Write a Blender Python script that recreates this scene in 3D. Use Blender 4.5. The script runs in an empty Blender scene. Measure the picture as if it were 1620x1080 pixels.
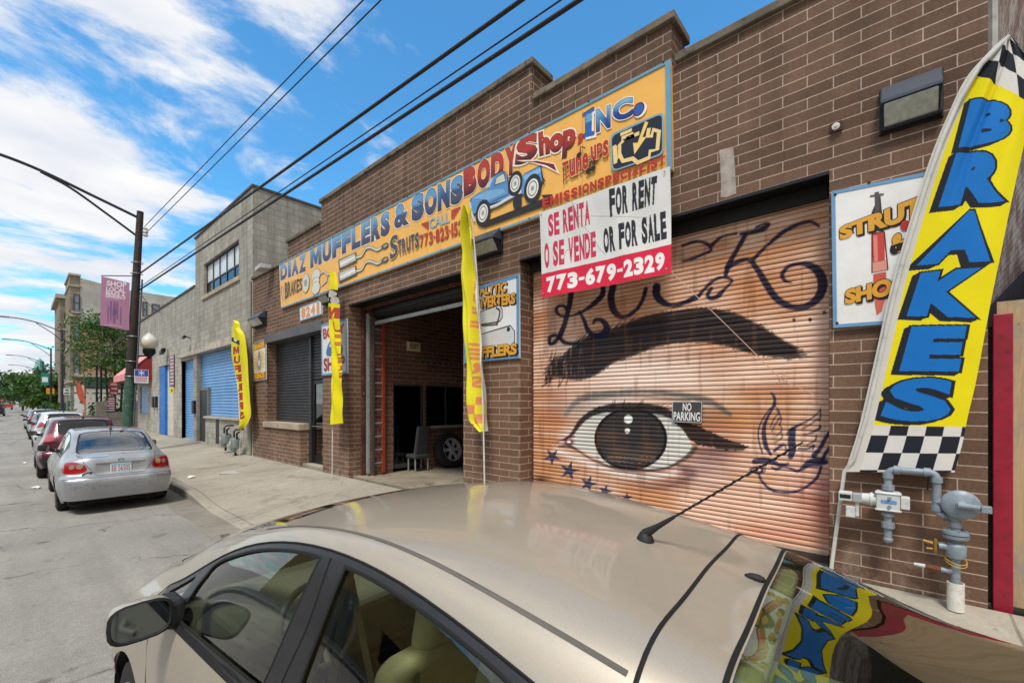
import bpy, bmesh, math, random
import numpy as np
from mathutils import Vector, Matrix
from mathutils.geometry import delaunay_2d_cdt
R = math.radians
rnd = random.Random(7)
scene = bpy.context.scene
COL = scene.collection

# ------------------------------------------------------------------ camera
F_PX, CX, HY, VX = 690.0, 810.0, 637.0, 27.0      # lens in photo pixels, horizon row, street vanishing column
CAM_H, WALL_X = 2.0, 5.0                          # camera height over the road, distance to the shop front
TH = math.atan((CX - VX) / F_PX)
sT, cT = math.sin(TH), math.cos(TH)
cam_d = bpy.data.cameras.new('camera')
cam_d.sensor_width = 36.0
cam_d.lens = F_PX / 1620 * 36
cam_d.shift_y = (HY - 540) / 1620
cam_d.clip_start = 0.05
cam_d.clip_end = 3000
cam = bpy.data.objects.new('camera', cam_d)
COL.objects.link(cam)
cam.location = (0, 0, CAM_H)
cam.rotation_euler = (R(90), 0, -TH)
scene.camera = cam

# ------------------------------------------------------------------ world, sun, exposure
SUN_EL, SUN_AZ = R(60), R(242)                    # azimuth clockwise from +Y (along the street)
world = bpy.data.worlds.new('World')
scene.world = world
world.use_nodes = True
wt = world.node_tree
wt.nodes.clear()
def wn(t, **k):
    n = wt.nodes.new(t)
    for a, b in k.items(): setattr(n, a, b)
    return n
def wl(a, b): wt.links.new(a, b)
sky = wn('ShaderNodeTexSky', sky_type='NISHITA', sun_disc=False, sun_elevation=SUN_EL, sun_rotation=SUN_AZ,
         air_density=1.3, dust_density=0.4, ozone_density=3.0)
bg = wn('ShaderNodeBackground'); bg.inputs['Strength'].default_value = 0.15
out = wn('ShaderNodeOutputWorld')
tc = wn('ShaderNodeTexCoord')
sep = wn('ShaderNodeSeparateXYZ'); wl(tc.outputs['Generated'], sep.inputs[0])
def wmath(op, a, b=None, clamp=False):
    n = wn('ShaderNodeMath', operation=op, use_clamp=clamp)
    for i, v in enumerate((a, b)):
        if v is None: continue
        if isinstance(v, (int, float)): n.inputs[i].default_value = v
        else: wl(v, n.inputs[i])
    return n.outputs[0]
zz = wmath('MAXIMUM', wmath('ADD', sep.outputs[2], 0.16), 0.04)   # clouds live on a flat layer overhead
px_ = wmath('DIVIDE', sep.outputs[0], zz); py_ = wmath('DIVIDE', sep.outputs[1], zz)
comb = wn('ShaderNodeCombineXYZ'); wl(px_, comb.inputs[0]); wl(py_, comb.inputs[1])
mp = wn('ShaderNodeMapping'); wl(comb.outputs[0], mp.inputs[0])
mp.inputs['Rotation'].default_value = (0, 0, R(35)); mp.inputs['Scale'].default_value = (0.95, 1.3, 1); mp.inputs['Location'].default_value = (3.1, 1.7, 0)
nz = wn('ShaderNodeTexNoise'); wl(mp.outputs[0], nz.inputs['Vector'])
nz.inputs['Scale'].default_value = 2.0; nz.inputs['Detail'].default_value = 10; nz.inputs['Roughness'].default_value = 0.62; nz.inputs['Distortion'].default_value = 0.3
# more cloud down the street (low, left), clear blue high over the shop
bias = wmath('MINIMUM', wmath('MULTIPLY', sep.outputs[0], -0.52), -0.05)
cl = wmath('ADD', nz.outputs['Fac'], wmath('ADD', bias, wmath('ADD', wmath('MULTIPLY', wmath('MAXIMUM', wmath('MULTIPLY', sep.outputs[1], -1.0), 0.0), 0.30), 0.145)))  # unseen cloud added behind the camera, whitening fill light and reflections
ramp = wn('ShaderNodeValToRGB'); wl(cl, ramp.inputs[0])
ramp.color_ramp.elements[0].position = 0.455; ramp.color_ramp.elements[0].color = (0, 0, 0, 1)
ramp.color_ramp.elements[1].position = 0.63; ramp.color_ramp.elements[1].color = (1, 1, 1, 1)
ramp.color_ramp.interpolation = 'EASE'
nz2 = wn('ShaderNodeTexNoise'); wl(mp.outputs[0], nz2.inputs['Vector']); nz2.inputs['Scale'].default_value = 2.6; nz2.inputs['Detail'].default_value = 6
cr2 = wn('ShaderNodeValToRGB'); wl(nz2.outputs['Fac'], cr2.inputs[0])
cr2.color_ramp.elements[0].position = 0.3; cr2.color_ramp.elements[0].color = (4.2, 4.5, 5.1, 1)
cr2.color_ramp.elements[1].position = 0.65; cr2.color_ramp.elements[1].color = (5.9, 5.85, 5.8, 1)
tint = wn('ShaderNodeMix', data_type='RGBA', blend_type='MULTIPLY'); tint.inputs['Factor'].default_value = 1.0
wl(sky.outputs[0], tint.inputs[6]); tint.inputs[7].default_value = (0.48, 1.06, 1.30, 1)
mixc = wn('ShaderNodeMix', data_type='RGBA'); wl(ramp.outputs[0], mixc.inputs['Factor'])
wl(tint.outputs[2], mixc.inputs[6]); wl(cr2.outputs[0], mixc.inputs[7])
wl(mixc.outputs[2], bg.inputs['Color']); wl(bg.outputs[0], out.inputs['Surface'])

sun_d = bpy.data.lights.new('sun', 'SUN'); sun_d.energy = 3.0; sun_d.angle = R(12); sun_d.color = (1.0, 0.95, 0.87)
sun = bpy.data.objects.new('sun', sun_d); COL.objects.link(sun)
sd = Vector((math.sin(SUN_AZ) * math.cos(SUN_EL), math.cos(SUN_AZ) * math.cos(SUN_EL), math.sin(SUN_EL)))
sun.rotation_euler = sd.to_track_quat('Z', 'Y').to_euler()
scene.view_settings.view_transform = 'Standard'
scene.view_settings.look = 'None'
scene.view_settings.exposure = 0.2
scene.view_settings.gamma = 1.0

# ------------------------------------------------------------------ photo pixel -> point on a real plane
def ray(px, py):
    u = (px - CX) / F_PX; v = (HY - py) / F_PX
    return (sT + u * cT, cT - u * sT, v)
def W(px, py, X=WALL_X):
    d = ray(px, py); t = X / d[0]
    return (X, t * d[1], CAM_H + t * d[2])
def WYZ(px, py, X=WALL_X): return W(px, py, X)[1:]
def AY(px, py, Y):
    d = ray(px, py); t = Y / d[1]
    return (t * d[0], Y, CAM_H + t * d[2])
def GR(px, py, Z=0.0):
    d = ray(px, py); t = (Z - CAM_H) / d[2]
    return (t * d[0], t * d[1], Z)
def crop(ox, oy, sc):
    return lambda *p: [(ox + p[i] / sc, oy + p[i + 1] / sc) for i in range(0, len(p), 2)]

# ------------------------------------------------------------------ colours and materials
def lin(c):
    return c / 12.92 if c <= 0.04045 else ((c + 0.055) / 1.055) ** 2.4
def hx(h):
    return tuple(lin(int(h[i:i + 2], 16) / 255) for i in (0, 2, 4))
MATS = {}
def newmat(name):
    m = bpy.data.materials.new(name); m.use_nodes = True
    nt = m.node_tree; b = nt.nodes['Principled BSDF']
    return m, nt, b
def nd(nt, t, **k):
    n = nt.nodes.new(t)
    for a, b in k.items(): setattr(n, a, b)
    return n
def noise(nt, vec, scale, detail=4, rough=0.55, dist=0):
    n = nd(nt, 'ShaderNodeTexNoise')
    if vec is not None: nt.links.new(vec, n.inputs['Vector'])
    n.inputs['Scale'].default_value = scale; n.inputs['Detail'].default_value = detail
    n.inputs['Roughness'].default_value = rough; n.inputs['Distortion'].default_value = dist
    return n.outputs['Fac']
def ramp2(nt, fac, p0, p1, c0=(0, 0, 0), c1=(1, 1, 1)):
    r = nd(nt, 'ShaderNodeValToRGB'); nt.links.new(fac, r.inputs[0])
    e = r.color_ramp.elements
    e[0].position = p0; e[0].color = (*c0, 1); e[1].position = p1; e[1].color = (*c1, 1)
    return r.outputs[0]
def mixc_(nt, fac, a, b, mode='MIX'):
    n = nd(nt, 'ShaderNodeMix', data_type='RGBA', blend_type=mode)
    for s, v in ((n.inputs['Factor'], fac), (n.inputs[6], a), (n.inputs[7], b)):
        if isinstance(v, (int, float)): s.default_value = v
        elif isinstance(v, tuple): s.default_value = (*v[:3], 1)
        else: nt.links.new(v, s)
    return n.outputs[2]
def mth(nt, op, a, b=0.0, clamp=False):
    n = nd(nt, 'ShaderNodeMath', operation=op, use_clamp=clamp)
    for i, v in enumerate((a, b)):
        if isinstance(v, (int, float)): n.inputs[i].default_value = v
        else: nt.links.new(v, n.inputs[i])
    return n.outputs[0]
def bump(nt, b, h, strength=0.3, dist=0.01):
    n = nd(nt, 'ShaderNodeBump'); n.inputs['Strength'].default_value = strength; n.inputs['Distance'].default_value = dist
    nt.links.new(h, n.inputs['Height']); nt.links.new(n.outputs[0], b.inputs['Normal'])
def worldpos(nt):
    g = nd(nt, 'ShaderNodeNewGeometry'); return g.outputs['Position']
def objpos(nt):
    g = nd(nt, 'ShaderNodeTexCoord'); return g.outputs['Object']
def M(name, col, rough=0.6, metal=0.0, var=0.18, vs=4.0, bmp=0.0, bs=60.0, coat=0.0, spec=0.5, dirt=None, dirt_amt=0.5):
    if name in MATS: return MATS[name]
    m, nt, b = newmat(name)
    c = hx(col) if isinstance(col, str) else col
    p = objpos(nt)
    n1 = noise(nt, p, vs, 6, 0.6)
    f = ramp2(nt, n1, 0.3, 0.7, tuple(max(0, x * (1 - var)) for x in c), tuple(min(1, x * (1 + var)) for x in c))
    if dirt:
        n3 = noise(nt, p, vs * 2.7, 8, 0.7)
        f = mixc_(nt, mth(nt, 'MULTIPLY', ramp2(nt, n3, 0.52, 0.68), dirt_amt), f, hx(dirt))
    nt.links.new(f, b.inputs['Base Color'])
    rr = ramp2(nt, noise(nt, p, vs * 1.7, 3), 0.3, 0.7, (max(0.02, rough - 0.06),) * 3, (min(1, rough + 0.06),) * 3)
    nt.links.new(rr, b.inputs['Roughness'])
    b.inputs['Metallic'].default_value = metal
    b.inputs['Specular IOR Level'].default_value = spec
    if coat: b.inputs['Coat Weight'].default_value = coat; b.inputs['Coat Roughness'].default_value = 0.03
    if bmp: bump(nt, b, noise(nt, p, bs, 5, 0.65), bmp, 0.004)
    MATS[name] = m
    return m
def paintmat(name, rough=0.45, grime=0.12, bmp=0.0, spec=0.3):
    """sign paint: colours are carried by the mesh itself"""
    if name in MATS: return MATS[name]
    m, nt, b = newmat(name)
    a = nd(nt, 'ShaderNodeVertexColor', layer_name='Col')
    p = objpos(nt)
    g = ramp2(nt, noise(nt, p, 2.3, 8, 0.7), 0.35, 0.75, (1, 1, 1), (1 - grime * 1.6, 1 - grime * 1.8, 1 - grime * 2.1))
    f = mixc_(nt, 1.0, a.outputs['Color'], g, 'MULTIPLY')
    nt.links.new(f, b.inputs['Base Color']); b.inputs['Roughness'].default_value = rough; b.inputs['Specular IOR Level'].default_value = spec
    if bmp: bump(nt, b, noise(nt, p, 40, 4), bmp, 0.003)
    MATS[name] = m
    return m
def glassmat(name, tint=(0.55, 0.62, 0.58), refl=1.0, ior=1.5):
    """thin window glass: part mirror, part tinted pane"""
    if name in MATS: return MATS[name]
    m, nt, b = newmat(name); nt.nodes.remove(b)
    o = nt.nodes['Material Output']
    t = nd(nt, 'ShaderNodeBsdfTransparent'); t.inputs[0].default_value = (*tint, 1)
    g = nd(nt, 'ShaderNodeBsdfGlossy'); g.inputs['Roughness'].default_value = 0.01; g.inputs['Color'].default_value = (refl, refl, refl, 1)
    fr = nd(nt, 'ShaderNodeFresnel'); fr.inputs['IOR'].default_value = ior
    f2 = mth(nt, 'MULTIPLY', fr.outputs[0], 2.0, True)
    x = nd(nt, 'ShaderNodeMixShader'); nt.links.new(f2, x.inputs[0]); nt.links.new(t.outputs[0], x.inputs[1]); nt.links.new(g.outputs[0], x.inputs[2])
    nt.links.new(x.outputs[0], o.inputs['Surface'])
    MATS[name] = m
    return m

# ------------------------------------------------------------------ objects: things, parts, mesh builder
ORG = {}
def settag(o, label=None, cat=None, group=None, kind=None):
    if label: o['label'] = label
    if cat: o['category'] = cat
    if group: o['group'] = group
    if kind: o['kind'] = kind
    return o
def thing(name, label, cat, loc=(0, 0, 0), group=None):
    o = bpy.data.objects.new(name, None); COL.objects.link(o)
    o.location = loc; o.empty_display_size = 0.2
    ORG[o.name] = Vector(loc)
    return settag(o, label, cat, group)
def link_mesh(name, me, parent=None, origin=None):
    o = bpy.data.objects.new(name, me); COL.objects.link(o)
    if parent is not None:
        o.parent = parent; ORG[o.name] = ORG[parent.name]
        me.transform(Matrix.Translation(-ORG[parent.name]))
    else:
        if origin is None:
            co = np.empty(len(me.vertices) * 3); me.vertices.foreach_get('co', co); co = co.reshape(-1, 3)
            lo, hi = co.min(0), co.max(0)
            origin = ((lo[0] + hi[0]) / 2, (lo[1] + hi[1]) / 2, lo[2])
        me.transform(Matrix.Translation(-Vector(origin))); o.location = origin; ORG[o.name] = Vector(origin)
    return o
def dup(root, loc, rz=None, label=None, group=None, **over):
    def cp(o, par):
        c = o.copy(); COL.objects.link(c)
        if par is not None: c.parent = par
        for ch in list(o.children): cp(ch, c)
        return c
    r = cp(root, None); r.location = loc
    if rz is not None: r.rotation_euler = (0, 0, rz)
    return settag(r, label, None, group)

class MB:
    def __init__(s): s.v = []; s.f = []; s.mi = []; s.c = []; s.col = (1, 1, 1)
    def add(s, vs, fs, m=0):
        o = len(s.v); s.v += [tuple(p) for p in vs]; s.c += [s.col] * len(vs)
        for f in fs: s.f.append([o + i for i in f]); s.mi.append(m)
        return s
    def box(s, x0, x1, y0, y1, z0, z1, m=0):
        x0, x1 = min(x0, x1), max(x0, x1); y0, y1 = min(y0, y1), max(y0, y1); z0, z1 = min(z0, z1), max(z0, z1)
        return s.add([(x0, y0, z0), (x1, y0, z0), (x1, y1, z0), (x0, y1, z0), (x0, y0, z1), (x1, y0, z1), (x1, y1, z1), (x0, y1, z1)],
              [(3, 2, 1, 0), (4, 5, 6, 7), (0, 1, 5, 4), (1, 2, 6, 5), (2, 3, 7, 6), (3, 0, 4, 7)], m)
    def obox(s, c, ax, ay, az, m=0):
        c, ax, ay, az = Vector(c), Vector(ax), Vector(ay), Vector(az)
        P = [c + i * ax + j * ay + k * az for k in (-1, 1) for (i, j) in ((-1, -1), (1, -1), (1, 1), (-1, 1))]
        return s.add(P, [(3, 2, 1, 0), (4, 5, 6, 7), (0, 1, 5, 4), (1, 2, 6, 5), (2, 3, 7, 6), (3, 0, 4, 7)], m)
    def poly(s, pts, m=0): return s.add(pts, [tuple(range(len(pts)))], m)
    def tube(s, pts, r, n=8, m=0, cap=True):
        pts = [Vector(p) for p in pts]; k = len(pts)
        rs = r if isinstance(r, (list, tuple)) else [r] * k
        rings = []; ref = None
        for i, p in enumerate(pts):
            t = (pts[min(i + 1, k - 1)] - pts[max(i - 1, 0)]).normalized()
            if ref is None: ref = Vector((0, 0, 1)) if abs(t.z) < 0.9 else Vector((1, 0, 0))
            a = t.cross(ref).normalized(); b = a.cross(t).normalized(); ref = b
            rings.append([p + rs[i] * (math.cos(2 * math.pi * j / n) * a + math.sin(2 * math.pi * j / n) * b) for j in range(n)])
        vs = [q for g in rings for q in g]
        fs = [(i * n + j, i * n + (j + 1) % n, (i + 1) * n + (j + 1) % n, (i + 1) * n + j) for i in range(k - 1) for j in range(n)]
        if cap: fs += [tuple(range(n))[::-1], tuple((k - 1) * n + j for j in range(n))]
        return s.add(vs, fs, m)
    def lathe(s, o, prof, n=20, axis='z', m=0, cap=True):
        """prof: (radius, height along the axis) pairs"""
        o = Vector(o); e = {'x': ((0, 1, 0), (0, 0, 1), (1, 0, 0)), 'y': ((0, 0, 1), (1, 0, 0), (0, 1, 0)), 'z': ((1, 0, 0), (0, 1, 0), (0, 0, 1))}[axis]
        a, b, t = map(Vector, e)
        vs = [o + h * t + r * (math.cos(2 * math.pi * j / n) * a + math.sin(2 * math.pi * j / n) * b) for r, h in prof for j in range(n)]
        k = len(prof)
        fs = [(i * n + j, i * n + (j + 1) % n, (i + 1) * n + (j + 1) % n, (i + 1) * n + j) for i in range(k - 1) for j in range(n)]
        if cap and prof[0][0] > 1e-4: fs.append(tuple(range(n))[::-1])
        if cap and prof[-1][0] > 1e-4: fs.append(tuple((k - 1) * n + j for j in range(n)))
        return s.add(vs, fs, m)
    def ball(s, c, rx, ry, rz, n=14, m=0):
        vs = []; fs = []; k = n // 2 + 1
        for i in range(k):
            th = math.pi * i / (k - 1)
            for j in range(n):
                ph = 2 * math.pi * j / n
                vs.append((c[0] + rx * math.sin(th) * math.cos(ph), c[1] + ry * math.sin(th) * math.sin(ph), c[2] - rz * math.cos(th)))
        fs = [(i * n + j, i * n + (j + 1) % n, (i + 1) * n + (j + 1) % n, (i + 1) * n + j) for i in range(k - 1) for j in range(n)]
        return s.add(vs, fs, m)
    def prism(s, pts2, mp, d0, d1, m=0):
        """closed outline pts2 -> mp(u, v, depth) at depths d0 and d1"""
        n = len(pts2)
        vs = [mp(u, v, d0) for u, v in pts2] + [mp(u, v, d1) for u, v in pts2]
        return s.add(vs, [tuple(range(n))[::-1], tuple(range(n, 2 * n))] + [(i, (i + 1) % n, n + (i + 1) % n, n + i) for i in range(n)], m)
    def mesh(s, name, mats, smooth=None, colors=False, fix=True):
        me = bpy.data.meshes.new(name)
        me.from_pydata(s.v, [], s.f)
        for mt in (mats if isinstance(mats, (list, tuple)) else [mats]): me.materials.append(mt)
        me.polygons.foreach_set('material_index', s.mi)
        if colors:
            ca = me.color_attributes.new('Col', 'FLOAT_COLOR', 'POINT')
            arr = np.ones((len(s.v), 4), np.float32); arr[:, :3] = np.array(s.c); ca.data.foreach_set('color', arr.ravel())
        if fix:
            bm = bmesh.new(); bm.from_mesh(me)
            bmesh.ops.recalc_face_normals(bm, faces=bm.faces)
            bm.to_mesh(me); bm.free()
        if smooth is not None:
            me.polygons.foreach_set('use_smooth', [True] * len(me.polygons))
            me.set_sharp_from_angle(angle=R(smooth))
        me.update()
        return me
    def build(s, name, mats, parent=None, smooth=None, bevel=0.0, colors=False, fix=True, origin=None):
        o = link_mesh(name, s.mesh(name, mats, smooth, colors, fix), parent, origin)
        if bevel:
            md = o.modifiers.new('bevel', 'BEVEL'); md.width = bevel; md.segments = 2; md.limit_method = 'ANGLE'; md.angle_limit = R(40)
        return o

# ------------------------------------------------------------------ lettering
_tc = {}
def text_mesh(body, offset=0.0, res=4):
    k = (body, round(offset, 4), res)
    if k in _tc: return _tc[k]
    if body == 'M':                                     # drawn by hand: the font's M clogs when it is made bold
        g = [Vector(p) for p in ((0, 0), (0, 1), (.30, 1), (.5, .46), (.70, 1), (1, 1), (1, 0), (.74, 0), (.74, .58), (.58, .12), (.42, .12), (.26, .58), (.26, 0))]
        g = [Vector((p.x * 0.85, p.y * 0.72)) for p in g]; n_ = len(g); q_ = []
        for i in range(n_):
            a, b, c = g[i - 1], g[i], g[(i + 1) % n_]; t1, t2 = (b - a).normalized(), (c - b).normalized(); n1, n2 = Vector((-t1.y, t1.x)), Vector((-t2.y, t2.x)); m_ = n1 + n2
            q_.append(b + m_ / max(0.35, m_.length_squared) * 2 * max(0.0, offset - 0.05) * 0.8)
        r = delaunay_2d_cdt(q_, [], [list(range(n_))], 1, 1e-6)
        _tc[k] = (np.array([(p.x, p.y) for p in r[0]]), [tuple(f) for f in r[2]], None); return _tc[k]
    cu = bpy.data.curves.new('lettering', 'FONT'); cu.body = body; cu.offset = offset; cu.resolution_u = res; cu.fill_mode = 'FRONT'
    ob = bpy.data.objects.new('lettering', cu); COL.objects.link(ob)
    dg = bpy.context.evaluated_depsgraph_get()
    me = bpy.data.meshes.new_from_object(ob.evaluated_get(dg))
    v = np.array([(p.co.x, p.co.y) for p in me.vertices]); f = [tuple(p.vertices) for p in me.polygons]
    from collections import Counter
    ec = Counter()
    for p in f:
        for i in range(len(p)): ec[tuple(sorted((p[i], p[(i + 1) % len(p)])))] += 1
    be = np.array([e for e, c in ec.items() if c == 1])
    bpy.data.objects.remove(ob); bpy.data.curves.remove(cu); bpy.data.meshes.remove(me)
    _tc[k] = (v, f, be)
    return _tc[k]
def bil(q, u, v):
    """q = top-left, top-right, bottom-right, bottom-left; u right, v up"""
    a = [(1 - u) * q[3][i] + u * q[2][i] for i in range(len(q[0]))]
    b = [(1 - u) * q[0][i] + u * q[1][i] for i in range(len(q[0]))]
    return [(1 - v) * a[i] + v * b[i] for i in range(len(a))]
def cmix(a, b, t): return tuple(a[i] * (1 - t) + b[i] * t for i in range(3))

class Art(MB):
    """flat painted shapes on the plane x = X (facing the street), one thin layer over another"""
    def __init__(s, X, step=0.0004): super().__init__(); s.X = X; s.step = step; s.L = 1
    def to(s, px, py):
        d = W(px, py, s.X); return d[1], d[2]
    def p3(s, yz, L): return (s.X - L * s.step, yz[0], yz[1])
    def layer(s): s.L += 1; return s.L
    def shape(s, pts, col, px=True):
        L = s.layer()
        P = [s.to(*p) for p in pts] if px else pts
        if len(P) > 4:
            r = delaunay_2d_cdt([Vector(p) for p in P], [], [list(range(len(P)))], 1, 1e-6)
            vs, fs = r[0], r[2]
        else: vs, fs = P, [tuple(range(len(P)))]
        s.c_add([s.p3((v[0], v[1]), L) for v in vs], fs, col)
    def c_add(s, vs, fs, col):
        if isinstance(col, list):
            o = len(s.v); s.add(vs, fs); s.c[o:] = col
        else:
            s.col = hx(col) if isinstance(col, str) else col; s.add(vs, fs)
    def line(s, pts, w, col, px=True, closed=False):
        """brush line; w in metres, or a list of widths"""
        L = s.layer()
        P = [Vector(s.to(*p)) for p in pts] if px else [Vector(p) for p in pts]
        n = len(P); ws = w if isinstance(w, (list, tuple)) else [w] * n
        vs = []
        for i in range(n):
            if closed: t = P[(i + 1) % n] - P[i - 1]
            else: t = P[min(i + 1, n - 1)] - P[max(i - 1, 0)]
            if t.length < 1e-9: t = Vector((1, 0))
            t.normalize(); nn = Vector((-t.y, t.x)) * ws[i] / 2
            vs += [P[i] + nn, P[i] - nn]
        k = n if closed else n - 1
        fs = [(2 * i, 2 * i + 1, (2 * i + 3) % (2 * n), (2 * i + 2) % (2 * n)) for i in range(k)]
        s.c_add([s.p3((v.x, v.y), L) for v in vs], fs, col)
    def ell(s, c, rx, ry, col, px=True, n=28, w=None):
        c = s.to(*c) if px else c
        pts = [(c[0] + rx * math.cos(2 * math.pi * i / n), c[1] + ry * math.sin(2 * math.pi * i / n)) for i in range(n)]
        if w: s.line(pts, w, col, px=False, closed=True)
        else: s.shape(pts, col, px=False)
    def word(s, body, quad, col, gap=0.10, bold=0.05, outline=None, shadow=None, px=True):
        for ch, q in word_quads(body, quad, gap): s.text(ch, q, col, bold, outline, shadow, px)
    def text(s, body, quad, col, bold=0.0, outline=None, shadow=None, px=True, res=4):
        q = [s.to(*p) for p in quad] if px else quad
        v0 = text_mesh(body, bold, res)[0]; lo, hi = v0.min(0), v0.max(0)
        def put(off, c, du=0, dv=0):
            v, f, _ = text_mesh(body, off, res); L = s.layer()
            n = (v - lo) / (hi - lo)
            vs = []; fs = []; cs = []
            for k, fc in enumerate(f):                     # bold outlines overlap themselves: keep every facet at its own depth
                o = len(vs); dz = ((k * 37) % 61) / 61 * 0.7
                for i in fc:
                    a, b = n[i]; vs.append(s.p3(bil(q, a + du, b + dv), L + dz)); cs.append(c(min(1, max(0, b))) if callable(c) else None)
                fs.append(tuple(range(o, len(vs))))
            s.c_add(vs, fs, cs if callable(c) else c)
        if shadow: put(bold + shadow[3] * 0.5, shadow[0], shadow[1], shadow[2])
        if outline:
            for oc, ow in (outline if isinstance(outline, list) else [outline]): put(bold + ow * 0.55, oc)
        put(bold, col)
def word_quads(text, quad, gap=0.10, wide='MWm', thin="I1l.,'·"):
    """one box per letter across the quad, so lettering keeps the even, condensed widths of a sign painter"""
    ws = [1.3 if c in wide else 0.42 if c in thin else 0.5 if c == ' ' else 0.62 if c == '-' else 0.3 if c == '·' else 1.0 for c in text]
    tot = sum(ws) + gap * (len(text) - 1); x = 0; out_ = []
    for c, w in zip(text, ws):
        if c != ' ': out_.append((c, [tuple(bil(quad, u, v)) for u, v in ((x / tot, 1), ((x + w) / tot, 1), ((x + w) / tot, 0), (x / tot, 0))] if c not in '-·' else [tuple(bil(quad, u, v)) for u, v in ((x / tot, 0.58), ((x + w) / tot, 0.58), ((x + w) / tot, 0.40), (x / tot, 0.40))]))
        x += w + gap
    return out_
def grad(*cs):
    cs = [(t, hx(c)) for t, c in cs]
    def f(v):
        for (a, ca), (b, cb) in zip(cs, cs[1:]):
            if v <= b: return cmix(ca, cb, (v - a) / (b - a) if b > a else 0)
        return cs[-1][1]
    return f
def raster_text(PX, PY, body, quad, bold=0.0, du=0.0, dv=0.0, res=4, off=0.0):
    """mask of the letters at points (PX, PY); quad in the same units (affine by its first three corners)"""
    v0 = text_mesh(body, bold, res)[0]; lo, hi = v0.min(0), v0.max(0)
    v, f, be = text_mesh(body, bold + off, res)
    n = (v - lo) / (hi - lo)
    P = np.array([bil(quad, a + du, b + dv) for a, b in n])
    m = np.zeros(PX.shape, bool)
    x0, x1, y0, y1 = P[:, 0].min(), P[:, 0].max(), P[:, 1].min(), P[:, 1].max()
    sel = np.where((PX >= x0) & (PX <= x1) & (PY >= y0) & (PY <= y1))[0]
    if not len(sel): return m
    x, y = PX[sel], PY[sel]; ins = np.zeros(len(sel), bool)
    for fc in f:
        for k in range(1, len(fc) - 1):
            a, b, c = P[fc[0]], P[fc[k]], P[fc[k + 1]]
            w = np.where((x >= min(a[0], b[0], c[0])) & (x <= max(a[0], b[0], c[0])) & (y >= min(a[1], b[1], c[1])) & (y <= max(a[1], b[1], c[1])))[0]
            if not len(w): continue
            xs_, ys_ = x[w], y[w]
            e = [(q[0] - p[0]) * (ys_ - p[1]) - (q[1] - p[1]) * (xs_ - p[0]) for p, q in ((a, b), (b, c), (c, a))]
            ins[w] |= ((e[0] >= 0) & (e[1] >= 0) & (e[2] >= 0)) | ((e[0] <= 0) & (e[1] <= 0) & (e[2] <= 0))
    m[sel] = ins
    return m
def dist_poly(PX, PY, pts, ws):
    """soft brush: returns min over segments of distance minus half width (pixels)"""
    d = np.full(PX.shape, 1e9)
    for (a, wa), (b, wb) in zip(zip(pts, ws), zip(pts[1:], ws[1:])):
        vx, vy = b[0] - a[0], b[1] - a[1]; L2 = vx * vx + vy * vy + 1e-9
        t = np.clip(((PX - a[0]) * vx + (PY - a[1]) * vy) / L2, 0, 1)
        dd = np.hypot(PX - a[0] - t * vx, PY - a[1] - t * vy) - (wa + (wb - wa) * t) / 2
        d = np.minimum(d, dd)
    return d
def in_poly(PX, PY, pts):
    ins = np.zeros(PX.shape, bool)
    for (ax, ay), (bx, by) in zip(pts, pts[1:] + pts[:1]):
        if ay == by: continue
        c = (PY < max(ay, by)) & (PY >= min(ay, by))
        ins ^= c & (PX < ax + (PY - ay) * (bx - ax) / (by - ay))
    return ins
def smooth_pts(pts, n=6, closed=False):
    """Catmull-Rom through 2-D or 3-D points"""
    P = [Vector(p) for p in pts]; k = len(P); out_ = []
    for i in range(k if closed else k - 1):
        a, b = P[i], P[(i + 1) % k]
        p0 = P[i - 1] if (i > 0 or closed) else a * 2 - b
        p3 = P[(i + 2) % k] if (i + 2 < k or closed) else b * 2 - a
        for j in range(n):
            t = j / n
            out_.append(0.5 * ((2 * a) + (b - p0) * t + (2 * p0 - 5 * a + 4 * b - p3) * t * t + (3 * a - p0 - 3 * b + p3) * t ** 3))
    if not closed: out_.append(P[-1])
    return [tuple(p) for p in out_]
def grid_mesh(name, P, C, mat, parent=None, back=None, smooth=True, origin=None):
    """P: (n, m, 3) points, C: (n, m, 3) colours -> one sheet"""
    n, m = P.shape[:2]
    me = bpy.data.meshes.new(name)
    idx = np.arange(n * m).reshape(n, m)
    q = np.stack([idx[:-1, :-1], idx[:-1, 1:], idx[1:, 1:], idx[1:, :-1]], -1).reshape(-1, 4)
    me.vertices.add(n * m); me.vertices.foreach_set('co', P.reshape(-1).astype(np.float32))
    me.loops.add(len(q) * 4); me.loops.foreach_set('vertex_index', q.reshape(-1).astype(np.int32))
    me.polygons.add(len(q)); me.polygons.foreach_set('loop_start', np.arange(0, len(q) * 4, 4, dtype=np.int32))
    me.update(calc_edges=True)
    if C is not None:
        ca = me.color_attributes.new('Col', 'FLOAT_COLOR', 'POINT')
        arr = np.ones((n * m, 4), np.float32); arr[:, :3] = C.reshape(-1, 3); ca.data.foreach_set('color', arr.ravel())
    if smooth: me.polygons.foreach_set('use_smooth', [True] * len(me.polygons))
    me.materials.append(mat); me.validate(); me.update()
    return link_mesh(name, me, parent, origin)
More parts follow.
